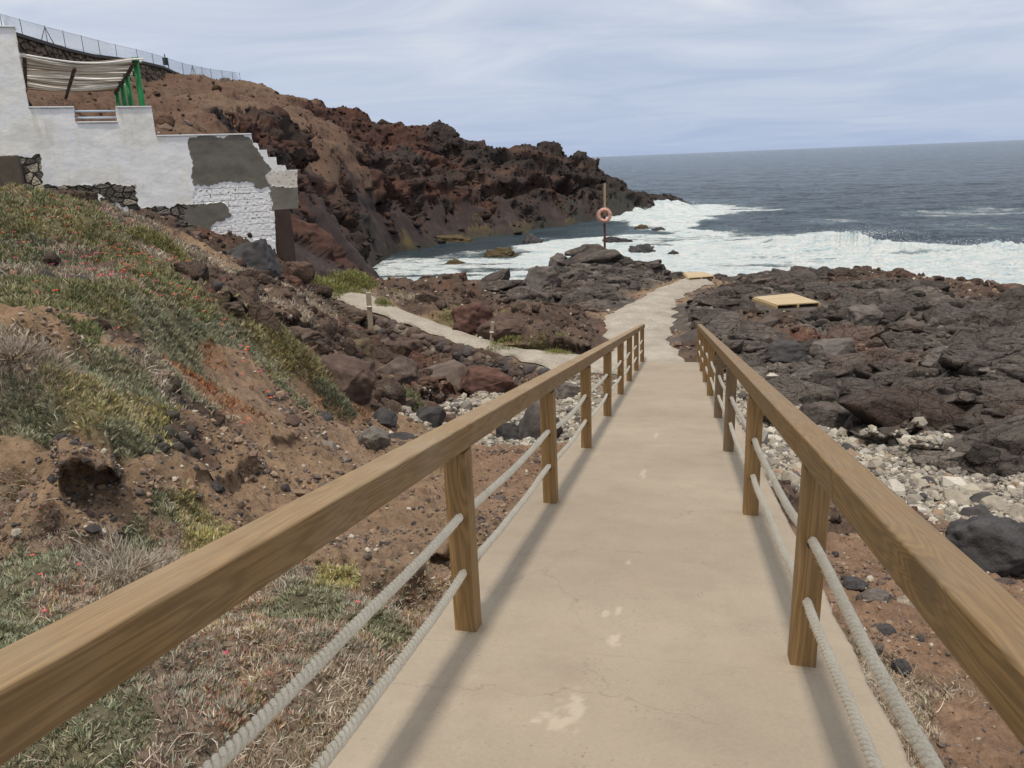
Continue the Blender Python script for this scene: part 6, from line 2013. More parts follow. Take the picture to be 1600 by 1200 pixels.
shrub(-5.275, 13.959, 0.38, 0.38, 2600, [(.15, .17, .075), (.20, .21, .10), (.11, .14, .07), (.28, .26, .16)], 'bright green tuft growing on the cobbles left of the handrail', 179)
shrub(-5.269, 10.934, 0.30, 0.24, 1300, [(.14, .17, .11), (.18, .19, .13), (.10, .13, .08), (.22, .20, .13)], 'grey green tuft beside the strip of red plants on the soil slope', 180)
shrub(-9.233, 23.297, 0.32, 0.28, 900, [(.24, .24, .07), (.19, .21, .07), (.30, .27, .11), (.15, .17, .06)], 'small green cushion between the two marker posts on the side path', 181)
shrub(-11.871, 24.362, 1.30, 0.42, 5000, [(.24, .24, .07), (.19, .21, .07), (.30, .27, .11), (.15, .17, .06)], 'low yellow green bush left of the bend in the side path', 182, ln=0.13, wd=0.02)
shrub(-12.366, 27.833, 1.00, 0.55, 4500, [(.24, .24, .07), (.19, .21, .07), (.30, .27, .11), (.15, .17, .06)], 'rounded yellow green bush behind the side path bend', 183, ln=0.13, wd=0.02)
shrub(-4.817, 21.221, 0.60, 0.20, 1300, [(.24, .24, .07), (.19, .21, .07), (.30, .27, .11), (.15, .17, .06)], 'dry green fringe on the seaward edge of the side path', 184, ln=0.1)
shrub(-3.296, 20.897, 0.50, 0.16, 1000, [(.24, .24, .07), (.19, .21, .07), (.30, .27, .11), (.15, .17, .06)], 'dry green fringe near where the side path meets the ramp', 185, ln=0.1)
shrub(-5.869, 11.092, 0.50, 0.20, 2200, [(.24, .19, .08), (.20, .18, .09), (.15, .15, .08), (.30, .24, .12)], 'yellowing bush at the right end of the green bank', 186, ln=0.1)
shrub(-9.819, 13.490, 0.50, 0.35, 2600, [(.22, .20, .08), (.16, .17, .06), (.28, .24, .10)], 'leafy yellow green shrub among red flowers below the white wall', 187, ln=0.1)
shrub(-4.210, 4.103, 0.36, 0.12, 2600, [(.30, .25, .20), (.24, .18, .15), (.36, .31, .25)], 'dead grey straw cushion at the left edge of the slope', 188, ln=0.06, wd=0.004)
shrub(-2.825, 3.203, 0.24, 0.05, 1500, [(.42, .37, .31), (.34, .29, .23), (.50, .45, .38)], 'dead pale straw clump above the left handrail', 189, ln=0.08, wd=0.003)

# ------------------------------------------------------------------ terrace building
WP = np.array([-15.04, 16.73]); WU = np.array([.7706, .6373]); WN = np.array([.6373, -.7706])   # origin, along, outward (towards the ramp)


def inpoly(px, py, poly):
    r = np.zeros(px.shape, bool); n = len(poly); j = n - 1
    for i in range(n):
        xi, yi = poly[i]; xj, yj = poly[j]
        k = ((yi > py) != (yj > py)) & (px < (xj - xi) * (py - yi) / ((yj - yi) + 1e-12) + xi); r ^= k; j = i
    return r


def wall_relief(name, outline, colour_fn, parent, m, step=.014, thick=.4, off=0.0, back=None):
    O = np.array(outline); u0, z0 = O.min(0) - .03; u1, z1 = O.max(0) + .03
    us = np.arange(u0, u1, step); zs = np.arange(z0, z1, step); U_, Z_ = np.meshgrid(us, zs)
    wob = .010 * n2(U_ * 5, Z_ * 5, 801); ins = inpoly(U_ + wob, Z_ + .010 * n2(U_ * 5, Z_ * 5, 802), O)
    c_, rel = colour_fn(U_, Z_)
    rel = rel + off
    nu = len(us); I_ = np.arange(U_.size).reshape(U_.shape)
    cellin = ins[:-1, :-1] & ins[1:, 1:] & ins[1:, :-1] & ins[:-1, 1:]
    q_f = np.stack([I_[:-1, :-1], I_[:-1, 1:], I_[1:, 1:], I_[1:, :-1]], -1)[cellin]
    def w3(u, z_, o): return np.stack([WP[0] + WU[0] * u + WN[0] * o, WP[1] + WU[1] * u + WN[1] * o, z_], -1)
    Vf = w3(U_, Z_, rel).reshape(-1, 3); Vb = w3(U_, Z_, -thick + 0 * rel).reshape(-1, 3); n_ = len(Vf)
    # rim faces
    ci = np.pad(cellin, 1); rim = []
    A_ = cellin & ~ci[:-2, 1:-1]; rim.append(np.stack([I_[:-1, :-1][A_], n_ + I_[:-1, :-1][A_], n_ + I_[:-1, 1:][A_], I_[:-1, 1:][A_]], -1))
    A_ = cellin & ~ci[2:, 1:-1]; rim.append(np.stack([I_[1:, 1:][A_], n_ + I_[1:, 1:][A_], n_ + I_[1:, :-1][A_], I_[1:, :-1][A_]], -1))
    A_ = cellin & ~ci[1:-1, :-2]; rim.append(np.stack([I_[1:, :-1][A_], n_ + I_[1:, :-1][A_], n_ + I_[:-1, :-1][A_], I_[:-1, :-1][A_]], -1))
    A_ = cellin & ~ci[1:-1, 2:]; rim.append(np.stack([I_[:-1, 1:][A_], n_ + I_[:-1, 1:][A_], n_ + I_[1:, 1:][A_], I_[1:, 1:][A_]], -1))
    Fa = np.concatenate([q_f] + rim)
    used = np.unique(Fa); mp_ = np.full(2 * n_, -1); mp_[used] = np.arange(len(used))
    Vv = np.concatenate([Vf, Vb])[used]; cc2 = np.concatenate([c_.reshape(-1, 3), c_.reshape(-1, 3)])[used]
    return link(name, npmesh(name, Vv, mp_[Fa], False, cc2), m, parent)


WALL = [(-0.986, 12.857), (0.029, 12.895), (-0.001, 11.115), (0.943, 11.110), (0.926, 10.766), (1.834, 10.761), (1.847, 11.112), (2.659, 11.123), (2.656, 10.420), (4.992, 10.420), (5.008, 10.216), (5.131, 10.205), (5.142, 10.025), (5.351, 10.019), (5.362, 9.836), (5.565, 9.830), (5.566, 9.621), (5.789, 9.613), (5.809, 9.494), (6.095, 9.483), (6.020, 8.429), (5.356, 8.435), (5.234, 6.832), (3.027, 7.045), (-2.022, 7.531)]
RUB_MAIN = [(-0.038, 9.358), (0.975, 9.325), (2.008, 9.292), (1.981, 8.740), (2.031, 8.673), (3.264, 8.712), (4.057, 8.649), (3.875, 7.906), (3.727, 6.804), (-2.051, 7.383), (-1.682, 9.279)]
RUB_LEFT = [(-1.520, 10.115), (-0.392, 10.036), (0.032, 10.052), (0.008, 9.311), (-0.093, 8.743), (-1.766, 8.848)]
WREM = [(0.371, 9.050), (1.077, 9.089), (1.474, 8.880), (1.815, 8.623), (1.712, 8.534), (1.021, 8.751), (0.490, 8.937)]
BLK = [(3.386, 9.243), (4.958, 9.219), (5.297, 9.086), (5.328, 7.621), (3.617, 7.807), (3.679, 8.256), (3.920, 8.240), (4.160, 8.442), (4.063, 8.699), (3.309, 8.693)]
CEM1 = [(3.396, 10.405), (4.981, 10.396), (5.021, 10.126), (5.144, 9.909), (5.256, 9.724), (5.387, 9.552), (5.320, 9.421), (5.207, 9.325), (5.363, 9.066), (5.289, 9.019), (4.970, 9.051), (4.889, 9.206), (4.134, 9.224), (3.377, 9.178), (3.406, 9.820)]
CEM2 = [(3.094, 8.624), (3.576, 8.678), (3.983, 8.703), (4.089, 8.647), (4.174, 8.424), (3.936, 8.239), (3.695, 8.138), (3.640, 7.974), (3.031, 8.185)]
CEM3 = [(5.309, 9.043), (6.059, 9.006), (6.065, 8.356), (5.283, 8.405)]
CREAM = [(5.341, 9.454), (6.119, 9.456), (6.069, 9.014), (5.346, 9.067), (5.209, 9.342)]
COPS = [(-0.986, 0.029, 12.857), (0.012, 0.930, 11.115), (0.940, 1.820, 10.766), (1.862, 2.644, 11.112), (2.671, 4.976, 10.420)]
STEPS = [(5.016, 10.205), (5.236, 10.019), (5.450, 9.830), (5.674, 9.613), (5.980, 9.483)]
wm = simple('wall_surface', (.8, .8, .8),   .9, .10, 3.5, .2, .012, attr=True, fine=30)
WHT = np.array((.86, .855, .83)); CEM = np.array((.150, .138, .115)); RUB = np.array((.13, .115, .095))


def wcol(u, z_):
    wu = u + .07 * n2(u * 2.5, z_ * 2.5, 811) + .04 * n2(u * 9, z_ * 9, 812); wz = z_ + .07 * n2(u * 2.5, z_ * 2.5, 813) + .04 * n2(u * 9, z_ * 9, 814)
    c_ = np.ones(u.shape + (3,)) * WHT; bigv = fbm(u * 1.1, z_ * 1.1, 815, 4); c_ *= (1 + .10 * bigv)[..., None]
    yel = sstep(.1, .7, fbm(u * .8 + 4, z_ * .8, 816, 3) + .25 * (u < .6)); c_ = c_ * (1 - .35 * yel[..., None]) + np.array((.56, .53, .45)) * .35 * yel[..., None]
    rel = .006 * fbm(u * 2.0, z_ * 2.4, 817, 5)
    streak = sstep(.25, .7, n2(u * 7, z_ * .9, 818) + .3 * n2(u * 20, z_ * 3, 819)) * .22
    c_ = c_ * (1 - streak[..., None] * np.array((.5, .6, .8)))
    # rubble masonry
    def rubble(k, pale, sc):
        f1, f2, h, dx, dy = worley(u / sc / 1.5, z_ / sc, 820)
        st = sstep(.05, .16, f2 - f1); pk = rnd(h, 3)
        base_ = RUB * (.55 + .9 * pk)[..., None]
        base_ = np.where((pk > 1 - pale)[..., None], np.array((.42, .37, .28)) * (.6 + .6 * rnd(h, 4))[..., None], base_)
        cc3 = np.where((st > .5)[..., None], base_, RUB * .75)
        c_[k] = cc3[k]; rel[k] = (-.05 + .05 * st * (.4 + rnd(h, 5)) + .01 * n2(u * 20, z_ * 20, 821))[k]
    rubble(inpoly(wu, wz, RUB_MAIN), .10, .16)
    rubble(inpoly(wu, wz, RUB_LEFT), .40, .17)
    k = inpoly(wu, wz, WREM) & (n2(u * 4, z_ * 7, 822) > -.15)
    c_[k] = (WHT * .92); rel[k] = -.02
    # white painted block courses
    k = inpoly(wu, wz, BLK)
    row = np.floor(z_ / .165); fz_ = z_ / .165 - row; fu = (u + .19 * (row % 2)) / .38; bu = np.floor(fu); fu = fu - bu
    wobz = .03 * n2(u * 6, row * 3.1, 823)
    jt = (np.abs(fz_ - .5 + wobz) > .46) & (n2(u * 3, row * 7.7, 824) > -.35) | ((np.abs(fu - .5) > .485) & (n2(bu * 5.1, row * 3.3, 825) > .1))
    cb_ = np.where(jt[..., None], WHT * .72, np.array((.82, .82, .82)) * (1 + .08 * n2(u * 8, z_ * 8, 826))[..., None])
    pit = n2(u * 14, z_ * 14, 827) > .62; cb_[pit] = CEM
    c_[k] = cb_[k]; rel[k] = (-.015 - .02 * jt + .006 * n2(u * 12, z_ * 12, 828))[k]
    for pol, m_ in ((CEM1, 1), (CEM2, .95), (CEM3, 1.15)):
        k = inpoly(wu, wz, pol); c_[k] = (CEM * m_ * (1 + .25 * fbm(u * 2, z_ * 3, 829, 5))[..., None])[k]; rel[k] = (.004 + .003 * fbm(u * 3, z_ * 4, 830, 4))[k]
    k = inpoly(wu, wz, CREAM); c_[k] = (np.array((.60, .56, .49)) * (1 - .5 * (n2(u * 10, z_ * 16, 831) > .45))[..., None])[k]
    return np.clip(c_, .02, .8), rel


hroot = empty('terrace_building', (WP[0], WP[1], 8.0))
tag(hroot, 'whitewashed terrace building with grey cement patches and a stepped end wall, above the shore', 'building')
hroot_off = Matrix.Translation(hroot.location).inverted()


def reparent(o):
    o.data.transform(hroot_off)


o = wall_relief('wall', WALL, wcol, hroot, wm); reparent(o)
# coping edges, terrace slab behind the parapet, blue bars
m_ = MB()
def wpt(u, z_, o=0.0): return Vector((WP[0] + WU[0] * u + WN[0] * o, WP[1] + WU[1] * u + WN[1] * o, z_))
ang = math.atan2(WU[1], WU[0]); rotw = Matrix.Rotation(ang, 4, 'Z')
cop = simple('coping_lime', (.66, .67, .67), .85, .12, 5, .3, .01)
for ua, ub, zt in COPS:
    m_ = MB(); m_.box(wpt((ua + ub) / 2, zt + .012, -.19), (ub - ua + .02, .44, .035), .006, rotw)
    o = m_.build('coping', cop, hroot); reparent(o)
m_ = MB(); m_.box(wpt(-1.5, 10.0, -4.6), (9.2, 8.4, .35), 0, rotw)
o = m_.build('terrace_slab', simple('terrace_concrete', (.33, .30, .27), .9, .2), hroot); reparent(o)
blue = simple('pale_blue_paint', (.42, .50, .60), .5, .1, 4, 0)
for zb in (11.045, 10.895):
    m_ = MB(); m_.bar(wpt(.90, zb, -.2), wpt(1.88, zb, -.2), .022, 10)
    o = m_.build('rail_bar', blue, hroot, True); reparent(o)
# stair flight behind the stepped edge
for i, (us_, zt) in enumerate(STEPS):
    m_ = MB(); m_.box(wpt(us_, zt - .30, -.95), (.235, 1.1, .58), .008, rotw)
    o = m_.build('step', cop, hroot); reparent(o)
# dark pier at the far left
pier = MB(); pier.box(wpt(-.86, 9.0, .22), (.95, .5, 2.1), .02, rotw); pier.box(wpt(-.62, 8.35, .5), (1.0, .6, 1.3), .03, rotw)
o = pier.build('stone_pier', simple('pier_stone', (.105, .085, .065), .95, .35, 3, .7, .03)); tag(o, 'dark brown stone pier at the left end of the white building', 'pier')
# brown plastered pillar right of the building
px_, py_ = -12.466, 23.385
bp = MB(); bp.box((px_, py_, 6.05), (.50, .6, 4.7), .02, rotw)
o = bp.build('pillar', simple('brown_plaster', (.070, .048, .041), .92, .25, 2, .5, .02)); tag(o, 'plain brown pillar standing right of the white building, against the red cliff', 'pillar')

# ------------------------------------------------------------------ pergola
groot = empty('pergola', tuple(wpt(.2, 10.2, -1.0)))
tag(groot, 'pergola on the terrace with four green posts and a sagging roof of pale canes', 'pergola')
goff = Matrix.Translation(groot.location).inverted()
green = simple('green_paint', (.012, .16, .045), .45, .2, 5, .1, .004)
CA, CB_, CCn, CD_ = [Vector(p) for p in ((-15.258, 17.004, 12.339), (-13.343, 18.587, 12.277), (-18.739, 24.790, 12.277), (-20.945, 23.163, 12.339))]     # near left, near right, far right, far left corners of the roof
for tpar in (0.02, .40, .66, .97):
    p = CB_.lerp(CCn, tpar); m_ = MB(); m_.bar((p.x, p.y, 10.1), (p.x, p.y, p.z + .04), .072, 14); m_.bar((p.x, p.y, p.z - .06), (p.x, p.y, p.z + .05), .09, 14)
    o = m_.build('post', green, groot, True); o.data.transform(goff)
    for pl in o.data.polygons: pl.use_smooth = abs(pl.normal.z) < .5
    o.name = 'green_post'
dwood = simple('dark_timber', (.055, .035, .028), .85, .3, 6, .5, .01)
for s_ in (.035, .44, .985):
    pa_ = CA.lerp(CB_, s_); pb_ = CD_.lerp(CCn, s_); m_ = MB()
    sag = -.10 * math.sin(math.pi * s_) * 2
    for k in range(6):
        a_ = pa_.lerp(pb_, k / 6); b2 = pa_.lerp(pb_, (k + 1) / 6); j = random.uniform(-.02, .02)
        m_.bar(a_ + Vector((0, 0, sag - .09 + j)), b2 + Vector((0, 0, sag - .09 - j)), .045, 8)
    o = m_.build('roof_beam', dwood, groot, True); o.data.transform(goff)
r_g = np.random.default_rng(3); Vs, Fs, Cs, o_ = [], [], [], 0
for i in range(104):
    t_ = (i + r_g.uniform(-.4, .4)) / 104; s_ = np.linspace(-.03 + r_g.uniform(-.02, .02), 1.05 + r_g.uniform(-.04, .03), 14); t2 = t_ + r_g.normal(0, .006)
    A1 = np.array(CA.lerp(CD_, max(0, t_))); B1 = np.array(CB_.lerp(CCn, min(1, max(0, t2))))
    pts = A1[None] * (1 - s_[:, None]) + B1[None] * s_[:, None]
    pts[:, 2] += -.13 * np.sin(np.clip(s_, 0, 1) * math.pi) * (.6 + .5 * math.sin(t_ * 9 + 1)) + r_g.normal(0, .018) + .012 * np.sin(s_ * 7 + i)
    if r_g.random() < .10: continue
    v_, f_ = tube(pts, r_g.uniform(.016, .034), 6); tone = np.array((.70, .68, .64)) if r_g.random() < .55 else np.array((.30, .24, .18)) * r_g.uniform(.5, 1.2)
    Vs.append(v_); Fs.append(f_ + o_); Cs.append(np.tile(tone, (len(v_), 1))); o_ += len(v_)
o = link('cane_roof', npmesh('cane_roof', np.concatenate(Vs), np.concatenate(Fs), True, np.concatenate(Cs)), simple('cane', (.5, .5, .5), .6, .12, 8, 0, attr=True), groot)
o.data.transform(goff)

# ------------------------------------------------------------------ stone retaining wall and wire fence on the hill
RT = np.array([(-48.635, 53.091, 19.902, 4.500), (-49.556, 54.956, 19.992, 4.200), (-49.670, 57.523, 19.778, 4.200), (-50.931, 61.693, 19.775, 4.000), (-51.967, 65.996, 19.855, 3.600), (-52.968, 70.273, 20.154, 3.000), (-52.389, 73.180, 20.075, 2.600), (-53.608, 78.430, 20.181, 2.200), (-54.358, 82.742, 19.718, 0.800)])          # x, y, top z, height
def wallstrip(name, T, m, mcap, label, cat):
    n_ = 900; R0_ = np.stack([np.interp(np.linspace(0, 1, n_), np.linspace(0, 1, len(T)), T[:, k]) for k in range(4)], 1)
    Hn = 60; tz = np.linspace(0, 1, Hn)
    d_ = np.gradient(R0_[:, :2], axis=0); L_ = np.concatenate([[0], np.cumsum(np.linalg.norm(np.diff(R0_[:, :2], axis=0), axis=1))])
    nrm = np.stack([d_[:, 1], -d_[:, 0]], 1); nrm /= np.linalg.norm(nrm, axis=1)[:, None]
    nrm *= np.sign(-(nrm * R0_[:, :2]).sum(1))[:, None]
    U_ = np.repeat(L_[:, None], Hn, 1); Zd = R0_[:, 3:4] * tz[None]
    f1, f2, h_, _, _ = worley(U_ / .55, Zd / .42 + 0 * U_, 841); st = sstep(.03, .2, f2 - f1)
    off = .22 * st * (.5 + rnd(h_, 2)) + Zd * .12
    V_ = np.stack([R0_[:, 0:1] + nrm[:, 0:1] * off, R0_[:, 1:2] + nrm[:, 1:2] * off, R0_[:, 2:3] - Zd], -1).reshape(-1, 3)
    ii = np.arange(n_ - 1)[:, None] * Hn + np.arange(Hn - 1)[None]; Fq_ = np.stack([ii, ii + 1, ii + Hn + 1, ii + Hn], -1).reshape(-1, 4)
    c3 = np.array((.13, .102, .075)) * (.75 + .5 * rnd(h_, 3))[..., None]; c3 = np.where((st > .4)[..., None], c3, np.array((.07, .06, .048)))
    root = empty(name, tuple(R0_[0, :3])); tag(root, label, cat)
    of = -R0_[0, :3]
    link('masonry', npmesh('masonry', V_ + of, Fq_, False, c3.reshape(-1, 3)), m, root)
    k = np.arange(0, n_, 20); Q = R0_[k, :3] + of; nk = nrm[k]; cs = []
    for oo, zz_ in ((.42, -.08), (.42, .17), (-.35, .17), (-.35, -.08)): cs.append(np.stack([Q[:, 0] + nk[:, 0] * oo, Q[:, 1] + nk[:, 1] * oo, Q[:, 2] + zz_], 1))
    V4 = np.stack(cs, 1).reshape(-1, 3); i4 = np.arange(len(k) - 1)[:, None] * 4; F4 = np.concatenate([i4 + np.array([[a_, a_ + 4, (a_ + 1) % 4 + 4, (a_ + 1) % 4]]) for a_ in range(4)])
    link('coping', npmesh('coping', V4, F4, False), mcap, root)

    return root


wallstrip('stone_retaining_wall', RT, simple('hill_wall_stone', (.12, .1, .08), .95, .3, 4, .6, .03, attr=True), simple('dark_coping', (.075, .07, .068), .9, .2),
          'rough stone retaining wall with a dark coping along the hilltop under the wire fence', 'retaining wall')
FP_ = np.array([(-48.635, 53.091, 19.902), (-49.550, 54.962, 20.037), (-49.651, 57.539, 19.919), (-50.891, 61.726, 20.075), (-51.925, 66.029, 20.175), (-52.954, 70.284, 20.267), (-52.971, 73.993, 20.193), (-53.608, 78.430, 20.181), (-54.060, 82.937, 19.915), (-56.283, 92.175, 20.273), (-57.334, 100.841, 20.690)])
froot = empty('wire_fence', tuple(FP_[0])); tag(froot, 'long wire mesh fence on thin metal posts along the hilltop', 'fence')
fo_ = Vector(-FP_[0]); metal = simple('fence_metal', (.10, .11, .12), .5, .1, 4, 0); wire = simple('fence_wire', (.17, .18, .19), .5, .1, 4, 0)
FL = np.concatenate([[0], np.cumsum(np.linalg.norm(np.diff(FP_, axis=0), axis=1))])
FH = 1.25
fs = [0.0]
while fs[-1] < FL[-1] - 1: fs.append(fs[-1] + 3.1)
fpt = lambda s_: np.array([np.interp(s_, FL, FP_[:, k]) for k in range(3)])
for i, s_ in enumerate(fs):
    p = Vector(fpt(s_)) + fo_; m_ = MB(); m_.bar(p - Vector((0, 0, .3)), p + Vector((0, 0, FH + .05)), .028, 6)
    if i in (2, 11, 17):
        for k in (-1, 1):
            q3 = Vector(fpt(max(0, min(FL[-1], s_ + k * 1.1)))) + fo_; m_.bar(p + Vector((0, 0, FH * .95)), q3, .03, 6)
    m_.build('post', metal, froot, True)
Vs, Fs, o_ = [], [], 0
def strip(p, q2, w):
    global o_
    d_ = q2 - p; s2 = np.cross(d_, p + np.array(FP_[0]) - np.array([0, 0, CAMZ])); s2 /= np.linalg.norm(s2) + 1e-9; s2 = s2 * w / 2
    Vs.append(np.stack([p - s2, p + s2, q2 + s2, q2 - s2])); Fs.append(np.arange(4) + o_); o_ += 4
stp = .11; hh2 = FH
for s_ in np.arange(0, FL[-1] - hh2, stp):
    a_ = fpt(s_) - FP_[0]; b2 = fpt(s_ + hh2) - FP_[0]; a2 = a_ + np.array([0, 0, hh2]); b3 = b2 + np.array([0, 0, hh2])
    strip(a_, b3, .007); strip(a2, b2, .007)
for s_ in np.arange(0, FL[-1] - 3, 3.0):
    for hq in (0.03, FH - .02): strip(fpt(s_) - FP_[0] + np.array([0, 0, hq]), fpt(s_ + 3) - FP_[0] + np.array([0, 0, hq]), .02)
link('mesh_panel', npmesh('mesh_panel', np.concatenate(Vs), np.array(Fs), False), wire, froot)
# small dark board tied to the fence
m_ = MB(); p = Vector(fpt(np.interp(.56, [0, 1], [0, FL[-1]])))
m_.box(p + Vector((0, 0, .85)), (.55, .06, .75), .02, rotw); m_.bar(p + Vector((-.3, 0, -.1)), p + Vector((0, 0, 1.6)), .03, 6); m_.bar(p + Vector((.35, 0, -.1)), p + Vector((0, 0, 1.6)), .03, 6)
o = m_.build('warning_board', simple('dark_board', (.03, .035, .05), .6, .1)); tag(o, 'small dark board on a brace by the hilltop wire fence', 'board')

# ------------------------------------------------------------------ lifebuoy on its pole
bx, by, bz = -3.900, 41.819, 4.522
pr = empty('pole', (bx, by, bz - .2)); tag(pr, 'tall thin pole on the rock mound, rusty brown below and pale timber above', 'pole')
m_ = MB(); m_.box((0, 0, .75), (.11, .11, 2.9), .008); m_.build('lower_shaft', simple('rust_paint', (.115, .045, .030), .75, .3, 5, .3, .01), pr)
m_ = MB(); m_.box((.012, .03, 2.95), (.115, .09, 1.75), .008); m_.build('upper_shaft', w_pole, pr)
lr = empty('lifebuoy', (bx, by - .13, bz + 2.02)); lr.rotation_euler = (R_(90), 0, R_(6)); tag(lr, 'faded orange pink lifebuoy ring hung halfway up the pole', 'lifebuoy')
bm = bmesh.new(); nU, nVv = 48, 16
vs = [[bm.verts.new(((.285 + .088 * math.cos(v_ * math.tau / nVv)) * math.cos(u_ * math.tau / nU), (.285 + .088 * math.cos(v_ * math.tau / nVv)) * math.sin(u_ * math.tau / nU), .062 * math.sin(v_ * math.tau / nVv))) for v_ in range(nVv)] for u_ in range(nU)]
for i in range(nU):
    for j in range(nVv): bm.faces.new((vs[i][j], vs[(i + 1) % nU][j], vs[(i + 1) % nU][(j + 1) % nVv], vs[i][(j + 1) % nVv]))
me = bpy.data.meshes.new('ring'); bm.to_mesh(me); bm.free(); link('ring', me, simple('faded_orange', (.60, .31, .24), .6, .2, 9, .1, .003), lr, True)
Vs, Fs, o_ = [], [], 0
for k in range(4):
    a0 = k * math.pi / 2 + .4
    u_ = np.linspace(0, math.tau, 20); R1 = .285
    pts = np.stack([(R1 + .094 * np.cos(u_)) * math.cos(a0), (R1 + .094 * np.cos(u_)) * math.sin(a0), .068 * np.sin(u_)], 1); v_, f_ = tube(pts, .011, 6); Vs.append(v_); Fs.append(f_ + o_); o_ += len(v_)
    u_ = np.linspace(a0, a0 + math.pi / 2, 14); rr2 = .385 + .02 * np.sin((u_ - a0) * 2); pts = np.stack([rr2 * np.cos(u_), rr2 * np.sin(u_), 0 * u_ - .01], 1); v_, f_ = tube(pts, .008, 6); Vs.append(v_); Fs.append(f_ + o_); o_ += len(v_)
link('grab_line', npmesh('grab_line', np.concatenate(Vs), np.concatenate(Fs), True), simple('pale_cord', (.62, .55, .48), .8, .1, 5, 0), lr)

# ------------------------------------------------------------------ timber platforms on the rocks
def platform(corners, nb, label, legs=True):
    Pc = [Vector(c) for c in corners]; c0 = sum(Pc, Vector()) / 4; zt = c0.z
    root = empty('timber_platform', tuple(c0)); tag(root, label, 'platform', 'timber sun platforms on the rocks')
    A_, B_, C2, D2 = [Vector((p.x - c0.x, p.y - c0.y, 0)) for p in Pc]    # A-B near edge, D-C far edge
    for i in range(nb):
        t0, t1 = i / nb, (i + 1) / nb - .0; g = .006 / max((D2 - A_).length, .1)
        a_, b2 = A_.lerp(D2, t0 + g), B_.lerp(C2, t0 + g); d_, c_ = A_.lerp(D2, t1 - g), B_.lerp(C2, t1 - g)
        m_ = MB(); bm = m_.bm; j = random.uniform(-.003, .003)
        tv = [bm.verts.new(v + Vector((0, 0, z_ + j))) for z_ in (0.0, -.035) for v in (a_, b2, c_, d_)]
        for f in ((0, 1, 2, 3), (7, 6, 5, 4), (0, 4, 5, 1), (1, 5, 6, 2), (2, 6, 7, 3), (3, 7, 4, 0)): bm.faces.new([tv[k] for k in f])
        bmesh.ops.recalc_face_normals(bm, faces=bm.faces)
        m_.build('board', w_deck, root)
    for e0, e1 in ((A_, D2), (B_, C2), ((A_ + B_) / 2, (C2 + D2) / 2)):
        m_ = MB(); dd_ = e1 - e0; m_.box((e0 + e1) / 2 + Vector((0, 0, -.095)), (dd_.length, .07, .11), .004, dd_.to_track_quat('X', 'Z').to_matrix().to_4x4()); m_.build('joist', w_deck, root)
    for p in (A_ * .93, B_ * .93, C2 * .93, D2 * .93):
        wz_ = float(gz(c0.x + p.x, c0.y + p.y)) - zt - .1
        if wz_ < -.16:
            m_ = MB(); m_.box((p.x, p.y, (wz_ - .15) / 2), (.08, .08, abs(wz_ + .15)), .004); m_.build('leg', w_deck, root)


platform(((0.377, 33.880, 4.420), (1.447, 34.371, 4.420), (1.055, 35.645, 4.420), (0.168, 35.605, 4.420)), 14, 'pale timber platform at the seaward end of the path')
platform(((3.150, 26.624, 4.600), (4.551, 27.082, 4.600), (3.911, 28.859, 4.600), (2.524, 28.096, 4.600)), 14, 'larger pale timber platform set among the dark rock slabs right of the path')

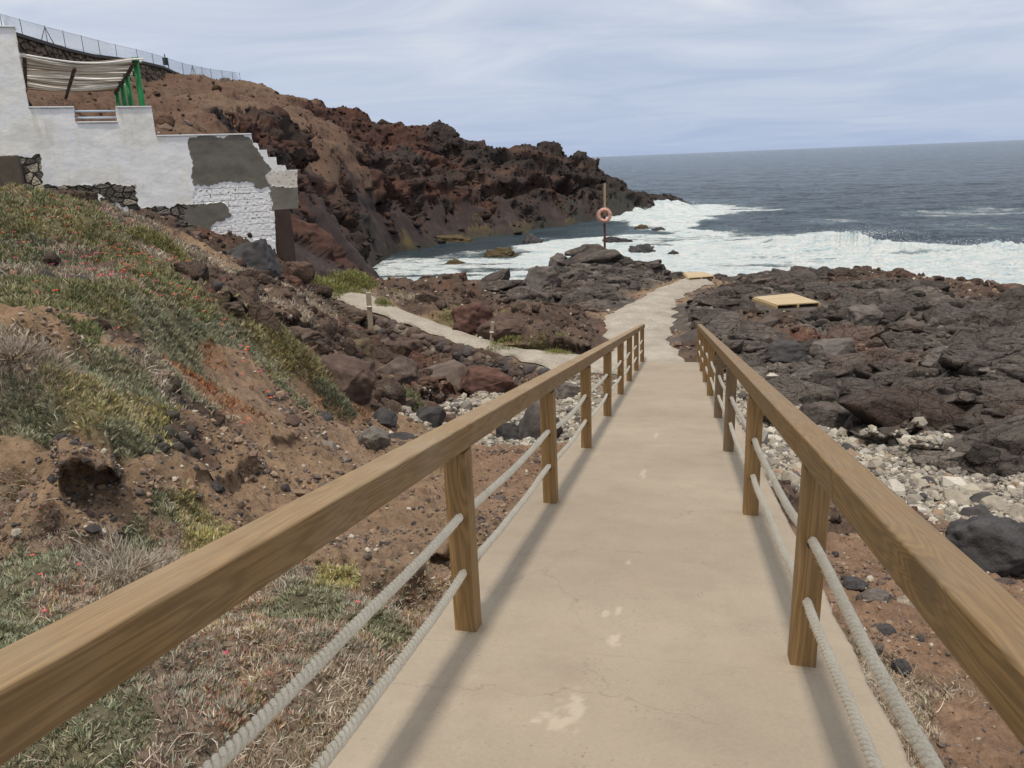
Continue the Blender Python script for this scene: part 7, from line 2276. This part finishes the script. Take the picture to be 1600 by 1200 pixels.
# ------------------------------------------------------------------ marker posts along the side path
def marker(x_, y_, h_, w_, lean, label, m_mat, cord=False, zb=None):
    z0_ = float(gz(x_, y_)) - .12
    root = empty('marker_post', (x_, y_, z0_)); root.rotation_euler = (lean[0], lean[1], .4); tag(root, label, 'post')
    m_ = MB(); m_.box((0, 0, (h_ + .12) / 2), (w_, w_, h_ + .12), .008, None, 2); m_.build('shaft', m_mat, root)
    if cord:
        s_ = np.linspace(0, 1, 20); v_, f_ = tube(np.stack([.05 + .55 * s_, .05 * np.sin(s_ * 4), h_ * .9 - .75 * s_ + .25 * s_ * s_], 1), .011, 6)
        link('cord', npmesh('cord', v_, f_, True), rope_m, root)
    else:
        m_ = MB(); m_.bar((0, 0, h_ * .72), (0, 0, h_ * .72 + .035), w_ * .74, 10); m_.build('cord_loop', rope_m, root, True)
marker(-9.213, 22.051, 1.16, 0.157, (0, 0.02), 'tallest squared marker post on the near edge of the side path', w_grey, False)
marker(-12.318, 24.650, 0.54, 0.142, (0, -0.03), 'far marker post behind the yellow green bush with a slack rope', w_grey, True)
marker(-9.359, 24.304, 0.59, 0.068, (0.1, -0.22), 'thin leaning marker post on the seaward side of the path bend', w_grey, False)
marker(-5.282, 21.371, 0.70, 0.101, (0, 0.1), 'pale weathered marker post leaning by the brown lava hump', w_grey, False)
# white stained rock crest beside the side path is a boulder (see above)
# ------------------------------------------------------------------ dry stone wall under the side path
DSH = .75
A_ = resample(PATHS['side'][0], 400)
r_g = np.random.default_rng(21); cen, siz = [], []
for i in range(900):
    t_ = r_g.random() * .97 + .015; p = A_[int(t_ * 399)]; q3 = A_[min(399, int(t_ * 399) + 1)]; d_ = (q3 - p)[:2]
    if np.linalg.norm(d_) < 1e-6: continue
    d_ /= np.linalg.norm(d_); nv_ = np.array([d_[1], -d_[0]]); nv_ *= np.sign(-(nv_ @ p[:2]))
    dz = r_g.uniform(0.0, 1.0) ** 1.0 * DSH; off = .08 + dz * .42 + r_g.uniform(0, .10)
    cen.append((p[0] + nv_[0] * off, p[1] + nv_[1] * off, p[2] - .12 - dz)); siz.append(r_g.uniform(.09, .21) * (1 + .3 * (dz > .5)))
cen = np.array(cen); siz = np.array(siz)
t4 = np.array([(.085, .062, .055), (.11, .078, .062), (.07, .06, .058), (.14, .11, .09), (.20, .17, .14)])
cc_ = t4[r_g.choice(5, len(cen), p=[.3, .3, .2, .14, .06])]
o = link('dry_stone_wall', scatter_mesh('dry_stone_wall', cen, siz, r_g, ICO2, (1, 1, .8), .10, cc_), rock_m)
tag(o, 'low dry stone wall of brown lava stones holding up the side path', 'stone wall')

print('script done')
